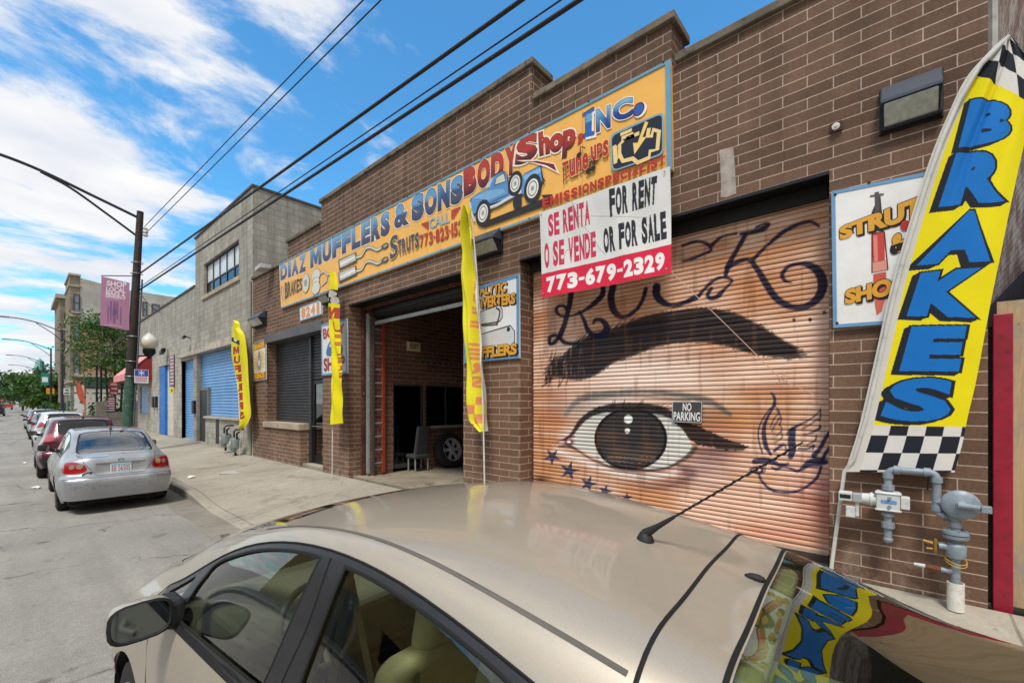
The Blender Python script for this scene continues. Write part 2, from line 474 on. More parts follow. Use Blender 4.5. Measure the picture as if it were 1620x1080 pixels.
# ================================================================== ground
def brickmat(name, c1, c2, mortar, bw, bh, ms, soot=0.35, paint=None, dark=0.52):
    if name in MATS: return MATS[name]
    m, nt, b = newmat(name)
    p = worldpos(nt); sx = nd(nt, 'ShaderNodeSeparateXYZ'); nt.links.new(p, sx.inputs[0])
    cb = nd(nt, 'ShaderNodeCombineXYZ'); nt.links.new(mth(nt, 'ADD', sx.outputs[0], sx.outputs[1]), cb.inputs[0]); nt.links.new(mth(nt, 'ADD', sx.outputs[2], -0.01), cb.inputs[1])
    wob = nd(nt, 'ShaderNodeTexNoise'); nt.links.new(cb.outputs[0], wob.inputs['Vector']); wob.inputs['Scale'].default_value = 9; wob.inputs['Detail'].default_value = 3
    va = nd(nt, 'ShaderNodeVectorMath', operation='MULTIPLY_ADD'); nt.links.new(wob.outputs['Color'], va.inputs[0]); va.inputs[1].default_value = (0.006, 0.005, 0); nt.links.new(cb.outputs[0], va.inputs[2])
    br = nd(nt, 'ShaderNodeTexBrick', offset=0.5, squash=1.0); nt.links.new(va.outputs[0], br.inputs['Vector'])
    for k, v in (('Scale', 1.0), ('Mortar Size', ms), ('Mortar Smooth', 0.25), ('Bias', 0.0), ('Brick Width', bw), ('Row Height', bh)): br.inputs[k].default_value = v
    br.inputs['Color1'].default_value = (*hx(c1), 1); br.inputs['Color2'].default_value = (*hx(c2), 1); br.inputs['Mortar'].default_value = (*hx(mortar), 1)
    fine = noise(nt, p, 38, 6, 0.75)
    # every so often a much darker, over-fired brick
    b2 = nd(nt, 'ShaderNodeTexBrick', offset=0.5, squash=1.0); nt.links.new(va.outputs[0], b2.inputs['Vector'])
    for k, v in (('Scale', 1.0), ('Mortar Size', 0.0), ('Bias', 0.0), ('Brick Width', bw), ('Row Height', bh)): b2.inputs[k].default_value = v
    b2.inputs['Color1'].default_value = (0, 0, 0, 1); b2.inputs['Color2'].default_value = (1, 1, 1, 1); b2.inputs['Mortar'].default_value = (0, 0, 0, 1)
    brc = mixc_(nt, mth(nt, 'MULTIPLY', ramp2(nt, b2.outputs['Color'], 0.70, 0.78), mth(nt, 'SUBTRACT', 1.0, br.outputs['Fac'])), br.outputs['Color'], tuple(x * dark for x in hx(c2)))
    brc = mixc_(nt, mth(nt, 'MULTIPLY', ramp2(nt, b2.outputs['Color'], 0.30, 0.22), mth(nt, 'MULTIPLY', mth(nt, 'SUBTRACT', 1.0, br.outputs['Fac']), 0.5)), brc, tuple(min(1, x * 1.4) for x in hx(c1)))
    c = mixc_(nt, 1.0, brc, ramp2(nt, fine, 0.25, 0.8, (0.62,) * 3, (1.28,) * 3), 'MULTIPLY')
    big = noise(nt, p, 0.8, 6, 0.65)
    c = mixc_(nt, 1.0, c, ramp2(nt, big, 0.3, 0.7, (1 - soot,) * 3, (1.06, 1.04, 1.02)), 'MULTIPLY')
    # soot running down from the top of the wall, in streaks
    st = nd(nt, 'ShaderNodeMapping'); nt.links.new(p, st.inputs[0]); st.inputs['Scale'].default_value = (2.2, 2.2, 0.16)
    streak = noise(nt, st.outputs[0], 2.0, 5, 0.6)
    hgt = nd(nt, 'ShaderNodeMapRange'); nt.links.new(sx.outputs[2], hgt.inputs[0]); hgt.inputs[1].default_value = 3.2; hgt.inputs[2].default_value = 6.2
    f = mth(nt, 'MULTIPLY', mth(nt, 'MULTIPLY', ramp2(nt, streak, 0.30, 0.7), hgt.outputs[0], True), mth(nt, 'SUBTRACT', 1.0, mth(nt, 'MULTIPLY', br.outputs['Fac'], 0.75)))
    c = mixc_(nt, mth(nt, 'MULTIPLY', f, soot * 2.0, True), c, tuple(x * 0.5 for x in hx(c2)))
    # pale salts and splash near the pavement
    low = nd(nt, 'ShaderNodeMapRange'); nt.links.new(sx.outputs[2], low.inputs[0]); low.inputs[1].default_value = 0.95; low.inputs[2].default_value = 0.3
    c = mixc_(nt, mth(nt, 'MULTIPLY', mth(nt, 'MULTIPLY', low.outputs[0], ramp2(nt, noise(nt, p, 5, 7, 0.75), 0.48, 0.66)), 0.5, True), c, hx('b0a596'))
    if paint:
        pn = noise(nt, p, 1.5, 9, 0.7)
        c = mixc_(nt, mth(nt, 'MULTIPLY', ramp2(nt, pn, 0.44, 0.54, (1,) * 3, (0,) * 3), mth(nt, 'SUBTRACT', 1.0, mth(nt, 'MULTIPLY', br.outputs['Fac'], 0.6))), c, hx(paint))
    nt.links.new(c, b.inputs['Base Color']); b.inputs['Roughness'].default_value = 0.85; b.inputs['Specular IOR Level'].default_value = 0.3
    h = mth(nt, 'ADD', mth(nt, 'MULTIPLY', br.outputs['Fac'], -1.0), mth(nt, 'MULTIPLY', fine, 0.35))
    bump(nt, b, h, 0.55, 0.006)
    MATS[name] = m
    return m
BRICK = brickmat('brown brick', '80624f', '574438', 'ccb8a2', 0.403, 0.1066, 0.0052, 0.36)
BRICK_SMALL = brickmat('brown pier brick', '946b55', '70503e', 'c2aa92', 0.27, 0.1066, 0.0052, 0.3)
BRICK_IN = brickmat('room brick', '7d5444', '5f4034', 'a3968a', 0.403, 0.1066, 0.006, 0.4)
BLOCK = brickmat('painted grey block', 'b9b4a8', 'a6a194', '7a756b', 0.41, 0.205, 0.006, 0.42, None, 0.82)
COMMON = brickmat('weathered tan brick', 'b58a6a', '96694d', 'b9a994', 0.22, 0.075, 0.006, 0.3)
STONE = M('limestone', 'a89a84', 0.85, var=0.22, vs=1.6, bmp=0.3, bs=14, dirt='5b5246', dirt_amt=0.6)

def road_mat():
    m, nt, b = newmat('worn asphalt'); p = worldpos(nt)
    sx = nd(nt, 'ShaderNodeSeparateXYZ'); nt.links.new(p, sx.inputs[0])
    c = ramp2(nt, noise(nt, p, 0.45, 7, 0.62), 0.3, 0.7, hx('83807a'), hx('a19d94'))
    grit = noise(nt, p, 95, 3, 0.8)
    c = mixc_(nt, 1.0, c, ramp2(nt, grit, 0.3, 0.72, (0.5,) * 3, (1.45,) * 3), 'MULTIPLY')
    c = mixc_(nt, 1.0, c, ramp2(nt, noise(nt, p, 16, 6, 0.8), 0.3, 0.7, (0.80,) * 3, (1.17,) * 3), 'MULTIPLY')
    spk = nd(nt, 'ShaderNodeTexVoronoi'); nt.links.new(p, spk.inputs['Vector']); spk.inputs['Scale'].default_value = 55
    c = mixc_(nt, ramp2(nt, spk.outputs['Distance'], 0.10, 0.2, (0.5,) * 3, (0, 0, 0)), c, hx('bdb8ae'))
    # long tyre-polished bands and oil drips
    st = nd(nt, 'ShaderNodeMapping'); nt.links.new(p, st.inputs[0]); st.inputs['Scale'].default_value = (1.0, 0.07, 1)
    c = mixc_(nt, mth(nt, 'MULTIPLY', ramp2(nt, noise(nt, st.outputs[0], 1.6, 6, 0.6), 0.42, 0.7), 0.5), c, hx('6d6a64'))
    c = mixc_(nt, mth(nt, 'MULTIPLY', ramp2(nt, noise(nt, p, 1.7, 5, 0.7), 0.60, 0.68), 0.6), c, hx('4a4844'))
    # cracks
    cr = nd(nt, 'ShaderNodeTexVoronoi', feature='DISTANCE_TO_EDGE'); wob = nd(nt, 'ShaderNodeTexNoise'); nt.links.new(p, wob.inputs['Vector']); wob.inputs['Scale'].default_value = 1.4; wob.inputs['Detail'].default_value = 5
    va = nd(nt, 'ShaderNodeVectorMath', operation='MULTIPLY_ADD'); nt.links.new(wob.outputs['Color'], va.inputs[0]); va.inputs[1].default_value = (0.9, 0.9, 0); nt.links.new(p, va.inputs[2])
    nt.links.new(va.outputs[0], cr.inputs['Vector']); cr.inputs['Scale'].default_value = 0.36
    crack = ramp2(nt, cr.outputs['Distance'], 0.0, 0.006, (1,) * 3, (0,) * 3)
    crack = mth(nt, 'MULTIPLY', crack, ramp2(nt, noise(nt, p, 0.6, 3), 0.45, 0.55))
    c = mixc_(nt, mth(nt, 'MULTIPLY', crack, 0.8), c, hx('3d3b37'))
    nt.links.new(c, b.inputs['Base Color']); b.inputs['Roughness'].default_value = 0.9; b.inputs['Specular IOR Level'].default_value = 0.25
    bump(nt, b, mth(nt, 'SUBTRACT', grit, crack), 0.5, 0.006)
    return m
def concrete_mat(name='pavement concrete', base=('918a7d', 'aaa293')):
    m, nt, b = newmat(name); p = worldpos(nt)
    sx = nd(nt, 'ShaderNodeSeparateXYZ'); nt.links.new(p, sx.inputs[0])
    c = ramp2(nt, noise(nt, p, 0.7, 8, 0.65), 0.3, 0.7, hx(base[0]), hx(base[1]))
    c = mixc_(nt, 1.0, c, ramp2(nt, noise(nt, p, 120, 3, 0.8), 0.3, 0.75, (0.82,) * 3, (1.14,) * 3), 'MULTIPLY')
    c = mixc_(nt, mth(nt, 'MULTIPLY', ramp2(nt, noise(nt, p, 2.2, 8, 0.75), 0.52, 0.72), 0.55), c, hx('6d6558'))
    c = mixc_(nt, 1.0, c, ramp2(nt, noise(nt, p, 14, 6, 0.8), 0.3, 0.7, (0.88,) * 3, (1.1,) * 3), 'MULTIPLY')
    sp = nd(nt, 'ShaderNodeTexVoronoi'); nt.links.new(p, sp.inputs['Vector']); sp.inputs['Scale'].default_value = 7; sp.inputs['Randomness'].default_value = 1
    c = mixc_(nt, ramp2(nt, sp.outputs['Distance'], 0.07, 0.11, (0.55,) * 3, (0,) * 3), c, hx('5a534a'))    # old gum
    wob = nd(nt, 'ShaderNodeTexNoise'); nt.links.new(p, wob.inputs['Vector']); wob.inputs['Scale'].default_value = 2.2; wob.inputs['Detail'].default_value = 6
    va = nd(nt, 'ShaderNodeVectorMath', operation='MULTIPLY_ADD'); nt.links.new(wob.outputs['Color'], va.inputs[0]); va.inputs[1].default_value = (0.5, 0.5, 0); nt.links.new(p, va.inputs[2])
    ck = nd(nt, 'ShaderNodeTexVoronoi', feature='DISTANCE_TO_EDGE'); nt.links.new(va.outputs[0], ck.inputs['Vector']); ck.inputs['Scale'].default_value = 0.42
    ckf = mth(nt, 'MULTIPLY', ramp2(nt, ck.outputs['Distance'], 0.0, 0.0045, (1,) * 3, (0,) * 3), ramp2(nt, noise(nt, p, 0.5, 3), 0.47, 0.56))
    c = mixc_(nt, mth(nt, 'MULTIPLY', ckf, 0.7), c, hx('51493f'))
    c = mixc_(nt, mth(nt, 'MULTIPLY', ramp2(nt, noise(nt, p, 0.9, 7, 0.7, 0.8), 0.56, 0.66), 0.42), c, hx('5f574b'))
    # cast joints
    def joint(co, per, off, w):
        t = mth(nt, 'ABSOLUTE', mth(nt, 'SUBTRACT', mth(nt, 'FRACT', mth(nt, 'DIVIDE', mth(nt, 'ADD', co, off), per)), 0.5))
        return ramp2(nt, t, 0.5 - w / per * 1.3, 0.5 - w / per * 0.5)
    wobx = mth(nt, 'ADD', sx.outputs[1], mth(nt, 'MULTIPLY', noise(nt, p, 3, 3), 0.02))
    j = mth(nt, 'MAXIMUM', joint(wobx, 1.83, 0.64, 0.010), joint(sx.outputs[0], 4.0, 1.48, 0.011))
    j = mth(nt, 'MULTIPLY', j, ramp2(nt, noise(nt, p, 1.1, 3), 0.30, 0.5, (0.25,) * 3, (1,) * 3))
    c = mixc_(nt, mth(nt, 'MULTIPLY', j, 0.8), c, hx('4e463b'))
    nt.links.new(c, b.inputs['Base Color']); b.inputs['Roughness'].default_value = 0.88; b.inputs['Specular IOR Level'].default_value = 0.3
    bump(nt, b, mth(nt, 'SUBTRACT', noise(nt, p, 60, 5, 0.7), mth(nt, 'MULTIPLY', j, 2.0)), 0.25, 0.006)
    return m
ROAD = road_mat(); CONC = concrete_mat()
CURB_X = 2.34
g = MB().poly([(-400, -60, 0), (CURB_X + 0.02, -60, 0), (CURB_X + 0.02, 900, 0), (-400, 900, 0)])
settag(g.build('road', ROAD), kind='structure')
g = MB().poly([(CURB_X + 0.02, -60, -0.02), (400, -60, -0.02), (400, 900, -0.02), (CURB_X + 0.02, 900, -0.02)])
settag(g.build('ground', M('bare ground', '6d665a', 0.95, vs=0.3)), kind='structure')
def sstep(a, b, x):
    t = max(0, min(1, (x - a) / (b - a))); return t * t * (3 - 2 * t)
def curb_z(y): return 0.15 - 0.135 * sstep(11.2, 9.3, y) * (1 - sstep(2.6, 1.4, y))
def wall_z(y): return 0.30 + 0.10 * sstep(8.5, -0.5, y) + 0.06 * sstep(12, 30, y)
def walk_z(x, y):
    t = max(0, (x - CURB_X) / (WALL_X - CURB_X)); return curb_z(y) * (1 - t) + wall_z(y) * t if t <= 1 else wall_z(y)
ys = [-30, -12, -6, -4] + [i * 0.4 for i in range(-7, 60)] + [25, 28, 32, 38, 45, 55, 70, 100, 200, 400]
xs = [CURB_X, CURB_X + 0.012, CURB_X + 0.03] + [CURB_X + 0.12 + i * 0.36 for i in range(7)] + [4.99]
g = MB(); nx = len(xs) + 1; vs = []
for y in ys:
    vs.append((CURB_X, y, -0.05))
    for i, x in enumerate(xs): vs.append((x, y, walk_z(x, y) - (0.012 if i == 0 else 0.003 if i == 1 else 0)))
g.add(vs, [(i * nx + j, i * nx + j + 1, (i + 1) * nx + j + 1, (i + 1) * nx + j) for i in range(len(ys) - 1) for j in range(nx - 1)])
settag(g.build('sidewalk', CONC, smooth=35), kind='structure')
# concrete gutter along the kerb, ragged where the asphalt laps over it
g = MB(); n = 120; e = [(1.93 + 0.05 * math.sin(i * 1.7) + rnd.uniform(-0.04, 0.04), -12 + i * 0.55) for i in range(n)]
g.add([(x, y, 0.004) for x, y in e] + [(CURB_X, y, 0.004) for x, y in e], [(i, i + 1, n + i + 1, n + i) for i in range(n - 1)])
settag(g.build('gutter', concrete_mat('gutter concrete', ('7c766b', '969085'))), kind='structure')
# tarred repair patch by the driveway
g = MB(); c0 = GR(362, 851); pts = []
for i in range(22):
    a = 2 * math.pi * i / 22; r_ = 1 + rnd.uniform(-0.25, 0.25); pts.append((c0[0] + 0.10 * r_ * math.cos(a), c0[1] + 0.33 * r_ * math.sin(a), 0.008))
settag(g.poly(pts).build('tar_patch', M('tar', '58544d', 0.9, vs=9, bmp=0.4, bs=50)), kind='structure')

# ================================================================== walls with openings
def wall_cells(mb, us, zs, solid, x0, x1, ax='y', m=0, base=None):
    """grid wall in the (u, z) plane between x0 and x1; only exposed faces are made; ax = axis u runs along"""
    nu, nz_ = len(us) - 1, len(zs) - 1
    S = [[solid((us[i] + us[i + 1]) / 2, (zs[j] + zs[j + 1]) / 2) for j in range(nz_)] for i in range(nu)]
    mk = (lambda x, u, z: (x, u, z)) if ax == 'y' else (lambda x, u, z: (u, x, z))
    q = lambda *P: mb.poly([mk(*p) for p in P], m)
    ok = lambda i, j: 0 <= i < nu and 0 <= j < nz_ and S[i][j]
    for i in range(nu):
        for j in range(nz_):
            if not S[i][j]: continue
            a, b, c, d = us[i], us[i + 1], zs[j], zs[j + 1]
            q((x0, a, c), (x0, b, c), (x0, b, d), (x0, a, d)); q((x1, b, c), (x1, a, c), (x1, a, d), (x1, b, d))
            if not ok(i - 1, j): q((x0, a, c), (x0, a, d), (x1, a, d), (x1, a, c))
            if not ok(i + 1, j): q((x0, b, d), (x0, b, c), (x1, b, c), (x1, b, d))
            if not ok(i, j - 1): q((x0, b, c), (x0, a, c), (x1, a, c), (x1, b, c))
            if not ok(i, j + 1): q((x0, a, d), (x0, b, d), (x1, b, d), (x1, a, d))
X0 = WALL_X
Y_R, Y_L = -0.535, 15.46                     # right and left ends of the brick shop
M_R, M_L, M_T = 0.468, 4.254, 4.165          # mural door opening
G_R, G_L, G_T = 5.506, 9.36, 4.235           # open garage
D_R, D_L = 10.65, 11.93                      # door
S_L, S_T = 14.33, 3.98                       # shuttered window
SILL = 1.42
steps = [(Y_R, 1.95, 5.88), (1.95, 4.02, 6.40), (4.02, 10.72, 6.95), (10.72, 12.74, 6.45), (12.74, Y_L, 5.93)]
def top(y):
    for a, b, z in steps:
        if a <= y < b: return z
    return 0
def solid(y, z):
    if z > top(y): return False
    if M_R < y < M_L and z < M_T: return False
    if G_R < y < G_L and z < G_T: return False
    if D_R < y < D_L and z < S_T: return False
    if D_L < y < S_L and SILL < z < S_T: return False
    return True
shop = thing('brick_garage_building', 'long brown brick repair garage with stepped parapet, painted eye shutter and open bay', 'building', (X0, 7.4, 0.3))
mb = MB()
us = sorted({Y_R, Y_L, M_R, M_L, G_R, G_L, D_R, D_L, S_L, 1.95, 4.02, 10.72, 12.74})
wall_cells(mb, us, [0.0, SILL, S_T, M_T, G_T, 5.88, 5.93, 6.40, 6.45, 6.95], solid, X0, X0 + 0.42)
front = mb.build('front_wall', BRICK, shop)
mb = MB()
for a, b, z in steps:
    z0 = z; mb.box(X0 - 0.05, X0 + 0.47, a - (0.05 if z >= top(a - 0.01) else -0.05), b + (0.05 if z >= top(b + 0.01) else -0.05), z0, z0 + 0.095)
cop = mb.build('coping', M('coping stone', '6c6152', 0.9, var=0.4, vs=2.2, bmp=0.5, bs=16, dirt='2d2823', dirt_amt=0.85), shop, bevel=0.012)
mb = MB(); mb.box(X0 + 0.42, 24, Y_L - 0.3, Y_L, 0, 5.5).box(X0 + 0.42, 24, Y_R, Y_R + 0.3, 0, 5.5).box(24, 24.3, Y_R, Y_L, 0, 5.5)
mb.build('side_wall', BRICK, shop)
mb = MB().box(X0 + 0.421, 24, Y_R + 0.3, Y_L - 0.3, 5.2, 5.4); mb.build('roof', M('tar roof', '3a3835', 0.95), shop)
# --- rooms behind the openings
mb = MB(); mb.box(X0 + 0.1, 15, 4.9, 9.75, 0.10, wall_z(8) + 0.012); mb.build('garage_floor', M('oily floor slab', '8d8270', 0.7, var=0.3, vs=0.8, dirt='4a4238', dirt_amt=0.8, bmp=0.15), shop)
PART_Y = 9.12                                     # inner partition, facing the camera
wx0, wx1 = X0 + 0.421, 13.0
def psolid(x, z):
    if 6.0 < x < 6.92 and z < 2.46: return False
    if 6.98 < x < 8.36 and 1.40 < z < 2.46: return False
    return True
mb = MB(); wall_cells(mb, [wx0, 6.0, 6.92, 6.98, 8.36, wx1], [0.3, 1.40, 2.46, 4.9], psolid, PART_Y, PART_Y + 0.2, 'x')
part_ = mb.build('inner_wall', BRICK_IN, shop)
mb = MB().box(6.93, 8.42, PART_Y - 0.07, PART_Y + 0.02, 1.33, 1.395); mb.build('inner_sill', M('painted sill', '9a978f', 0.6), shop, bevel=0.005)
mb = MB(); mb.box(6.003, 6.05, PART_Y + 0.02, PART_Y + 0.12, 0.4, 2.457).box(6.87, 6.917, PART_Y + 0.02, PART_Y + 0.12, 0.4, 2.457).box(6.05, 6.87, PART_Y + 0.02, PART_Y + 0.12, 2.41, 2.457).box(6.05, 6.87, PART_Y + 0.05, PART_Y + 0.09, 0.4, 0.5)
mb.box(6.98, 7.02, PART_Y + 0.02, PART_Y + 0.10, 1.403, 2.457).box(8.32, 8.357, PART_Y + 0.02, PART_Y + 0.1, 1.403, 2.457).box(7.02, 8.32, PART_Y + 0.02, PART_Y + 0.1, 2.42, 2.457).box(7.66, 7.69, PART_Y + 0.02, PART_Y + 0.1, 1.403, 2.42)
mb.build('inner_frame', M('dull steel frame', '55555a', 0.45, 0.6), shop)
mb = MB().box(6.05, 6.87, PART_Y + 0.06, PART_Y + 0.07, 0.5, 2.41).box(7.02, 8.32, PART_Y + 0.05, PART_Y + 0.06, 1.403, 2.42); mb.build('inner_pane', glassmat('office glass', (0.35, 0.38, 0.4), 0.9), shop)
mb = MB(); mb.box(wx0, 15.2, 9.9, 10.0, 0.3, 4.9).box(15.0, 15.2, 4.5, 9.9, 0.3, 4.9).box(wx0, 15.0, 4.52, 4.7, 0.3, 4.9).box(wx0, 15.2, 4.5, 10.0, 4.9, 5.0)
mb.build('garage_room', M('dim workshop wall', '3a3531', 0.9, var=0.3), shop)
mb = MB()
for k in range(5): mb.box(6.4 + k * 1.7, 6.48 + k * 1.7, 4.75, 9.1, 4.62, 4.86)
mb.build('ceiling_beam', M('dark beam', '2f2a26', 0.8), shop)
# --- garage door frame: rust angle, pale track, rolled-up door
RUST = M('rusty angle iron', '5a2f22', 0.8, 0.2, var=0.45, vs=5, bmp=0.4, bs=40, dirt='a39a8c', dirt_amt=0.5)
GREYP = M('pale galvanised', 'a8a8a4', 0.5, 0.5, var=0.15, vs=6, dirt='6d675f', dirt_amt=0.5)
mb = MB().box(X0 + 0.29, X0 + 0.36, G_L - 0.075, G_L - 0.003, 0.3, G_T - 0.003).box(X0 + 0.29, X0 + 0.36, G_R + 0.003, G_R + 0.075, 0.3, G_T - 0.003).box(X0 + 0.30, X0 + 0.36, G_R + 0.075, G_L - 0.075, G_T - 0.09, G_T - 0.003)
mb.build('door_frame', RUST, shop)
for ya_, yb_ in ((G_L - 0.24, G_L - 0.14), (G_R + 0.10, G_R + 0.19)): MB().box(X0 + 0.34, X0 + 0.40, ya_, yb_, 0.36, 4.06).build('door_track', GREYP, shop, bevel=0.006)
mb = MB().box(X0 + 0.36, X0 + 0.40, G_R + 0.19, G_L - 0.24, 4.02, 4.05); mb.tube([(X0 + 0.62, G_R + 0.1, 4.14), (X0 + 0.62, G_L - 0.1, 4.14)], 0.2, 16)
mb.build('rolled_door', M('dark rolled steel', '33312f', 0.55, 0.5, var=0.3), shop, smooth=40)
mb = MB().box(X0 + 0.46, X0 + 0.50, G_R + 0.1, G_L - 0.2, 3.80, 3.88); mb.build('door_bottom_bar', GREYP, shop, bevel=0.006)
# --- shuttered window, sill, door
DKMET = M('charcoal steel', '3a3a3c', 0.5, 0.35, var=0.2, vs=3, dirt='5d5a55', dirt_amt=0.4)
BLACKM = M('black painted steel', '141416', 0.4, 0.2, var=0.3, vs=6)
def slats(mb, x, y0, y1, z0, z1, pitch, dep=0.018):
    n = int((z1 - z0) / pitch); p = (z1 - z0) / n
    prof = [(0.0, 0.0), (0.10, dep * 0.75), (0.35, dep), (0.7, dep * 0.9), (0.9, dep * 0.55), (0.97, 0.0)]
    vs = []; 
    for k in range(n):
        for a, d in prof: vs += [(x - d, y0, z0 + (k + a) * p), (x - d, y1, z0 + (k + a) * p)]
    vs += [(x, y0, z1), (x, y1, z1)]
    o = len(vs) // 2
    mb.add(vs, [(2 * i, 2 * i + 1, 2 * i + 3, 2 * i + 2) for i in range(o - 1)])
mb = MB(); slats(mb, X0 + 0.30, D_L + 0.02, S_L - 0.03, SILL + 0.02, 3.82, 0.082, 0.024)
mb.build('window_shutter', DKMET, shop)
mb = MB(); slats(mb, X0 + 0.30, D_R + 0.01, D_L - 0.13, 2.62, 3.82, 0.082, 0.024); mb.build('transom_shutter', DKMET, shop)
mb = MB().box(X0 - 0.035, X0 + 0.30, D_R + 0.004, S_L + 0.10, 3.80, 4.05); mb.build('shutter_box', M('grey shutter housing', '5c5b5a', 0.5, 0.3, var=0.15, vs=2), shop, bevel=0.01)
mb = MB().box(X0 + 0.22, X0 + 0.33, D_L - 0.12, D_L + 0.01, 0.36, 3.80); mb.build('shutter_guide', DKMET, shop, bevel=0.008)
mb = MB().box(X0 - 0.06, X0 + 0.40, D_L - 0.03, S_L + 0.14, SILL - 0.15, SILL + 0.02); mb.build('window_sill', STONE, shop, bevel=0.01)
mb = MB().box(X0 + 0.05, X0 + 0.42, D_R + 0.003, D_L - 0.003, 0.2, 0.385); mb.build('door_step', CONC, shop, bevel=0.01)
door = MB(); door.box(X0 + 0.26, X0 + 0.33, D_R + 0.02, D_R + 0.11, 0.39, 2.6).box(X0 + 0.26, X0 + 0.33, D_L - 0.24, D_L - 0.13, 0.39, 2.6).box(X0 + 0.26, X0 + 0.33, D_R + 0.11, D_L - 0.24, 2.5, 2.6).box(X0 + 0.26, X0 + 0.33, D_R + 0.11, D_L - 0.24, 0.39, 0.6)
door = door.build('shop_door', BLACKM, shop, bevel=0.006)
mb = MB().box(X0 + 0.29, X0 + 0.30, D_R + 0.11, D_L - 0.24, 0.6, 2.5); mb.build('door_pane', glassmat('door glass', (0.12, 0.12, 0.13)), door)
mb = MB().tube([(X0 + 0.21, D_R + 0.12, 1.38), (X0 + 0.21, D_L - 0.22, 1.38)], 0.014, 8).tube([(X0 + 0.21, D_R + 0.14, 1.38), (X0 + 0.26, D_R + 0.14, 1.38)], 0.01, 6).tube([(X0 + 0.21, D_L - 0.24, 1.38), (X0 + 0.26, D_L - 0.24, 1.38)], 0.01, 6)
mb.build('push_bar', M('brushed steel', '9a9a9c', 0.3, 0.9), door, smooth=40)
mb = MB().box(X0 + 0.42, X0 + 0.5, D_R - 0.4, S_L + 0.4, 0.3, 4.2); mb.build('room_backing', M('unlit room', '0b0b0c', 0.9), shop)
# --- mural roller door: jamb angles, dark head box behind the lintel (painting itself comes with the signs)
mb = MB().box(X0 + 0.29, X0 + 0.345, M_L - 0.06, M_L - 0.003, 0.35, M_T - 0.003); mb.build('shutter_jamb', RUST, shop)
mb = MB().box(X0 + 0.27, X0 + 0.30, M_R + 0.003, M_R + 0.03, 0.5, M_T - 0.003); mb.build('shutter_jamb', RUST, shop)
mb = MB().tube([(X0 + 0.62, M_R, 4.22), (X0 + 0.62, M_L, 4.22)], 0.24, 18).box(X0 + 0.425, X0 + 0.44, M_R - 0.1, M_L + 0.1, 0.3, 4.6)
mb.build('shutter_drum', M('near black steel', '1c1a18', 0.8), shop, smooth=40)
mb = MB().box(X0 + 0.26, X0 + 0.40, M_R + 0.03, M_L - 0.06, wall_z(1) - 0.05, wall_z(1) + 0.12); mb.build('threshold', CONC, shop, bevel=0.01)
MB().box(X0 - 0.004, X0 + 0.42, G_R + 0.002, G_L - 0.002, G_T - 0.03, G_T - 0.004).build('shaded_lintel', BLACKM, shop)  # lintel underside coloured black to carry the recess shade
MB().box(X0 + 0.20, X0 + 0.26, M_R + 0.032, M_L - 0.064, M_T - 0.17, M_T - 0.037).build('slot_shade', M('near black steel', '1c1a18', 0.8), shop)  # dark bar standing in for the unlit gap above the shutter
# mortar smear left by a removed fixture
mb = MB(); MB().box(X0 - 0.004, X0 + 0.42, M_R + 0.002, M_L - 0.002, M_T - 0.035, M_T - 0.004).build('shaded_lintel', BLACKM, shop); c = [W(x, y) for x, y in ((1138, 238), (1160, 232), (1163, 268), (1165, 306), (1150, 312), (1140, 312), (1141, 290))]  # mural lintel blackened likewise, its soffit shade put into the colour
mb.poly([(X0 - 0.002, p[1], p[2]) for p in c]); mb.build('mortar_smear', M('smeared mortar', 'a89c90', 0.9, var=0.35, vs=9), shop)

# ================================================================== grey block building
GL = 35.7; gy0 = Y_L + 0.012
gz = lambda y: 8.92 if y < 22.3 else 6.92
grey = thing('block_building', 'grey painted concrete block building with a tall bay and blue roller shutters', 'building', (X0, 25, 0.35))
GW = dict(win=(16.82, 21.03, 6.31, 7.58), shA=(16.6, 22.1, 1.47, 4.02), door=(20.82, 22.12, 0.4, 2.62), shB=(22.62, 24.75, 0.38, 3.92), bdr=(26.15, 29.4, 0.3, 3.92), blind=(32.4, 34.9, 1.35, 3.0))
def gsolid(y, z):
    if z > gz(y): return False
    for k, (a, b, c, d) in GW.items():
        if a < y < b and c < z < d: return False
    return True
us = sorted({gy0, GL, 22.3} | {v for w in GW.values() for v in w[:2]}); zs = sorted({0.0, 6.92, 8.92} | {v for w in GW.values() for v in w[2:]})
mb = MB(); wall_cells(mb, us, zs, gsolid, X0, X0 + 0.4); mb.box(X0 + 0.4, 26, gy0, gy0 + 0.4, 0, 8.92).box(X0 + 0.4, 26, 21.9, 22.3, 5, 8.92).box(X0 + 0.4, 26, GL - 0.4, GL, 0, 6.92).box(26, 26.4, gy0, GL, 0, 6.9)
mb.build('block_wall', BLOCK, grey)
mb = MB().box(X0 - 0.04, X0 + 0.45, gy0 - 0.03, 22.34, 8.925, 9.0).box(X0 + 0.45, 26, gy0 - 0.03, gy0 + 0.43, 8.925, 9.0).box(X0 - 0.04, X0 + 0.45, 22.36, GL + 0.04, 6.925, 7.0)
mb.build('coping', M('dark coping', '4f4a42', 0.9, var=0.4, vs=2), grey)
mb = MB().box(X0 + 0.4, 26, gy0 + 0.4, 21.9, 8.4, 8.5).box(X0 + 0.4, 26, 22.3, GL - 0.4, 6.3, 6.4); mb.build('roof', M('tar roof', '3a3835', 0.95), grey)
mb = MB().box(X0 + 0.5, X0 + 0.6, gy0 + 0.5, 22.1, 0.3, 8.3).box(X0 + 0.5, X0 + 0.6, 22.1, GL - 0.5, 0.3, 6.2); mb.build('room_backing', M('unlit room', '0b0b0c', 0.9), grey)
a, b, c, d = GW['win']; n = 5
wf = MB()
for i in range(n + 1):
    y = a + (b - a) * i / n; wf.box(X0 + 0.10, X0 + 0.16, max(a + 0.002, y - 0.04), min(b - 0.002, y + 0.04), c + 0.002, d - 0.002)
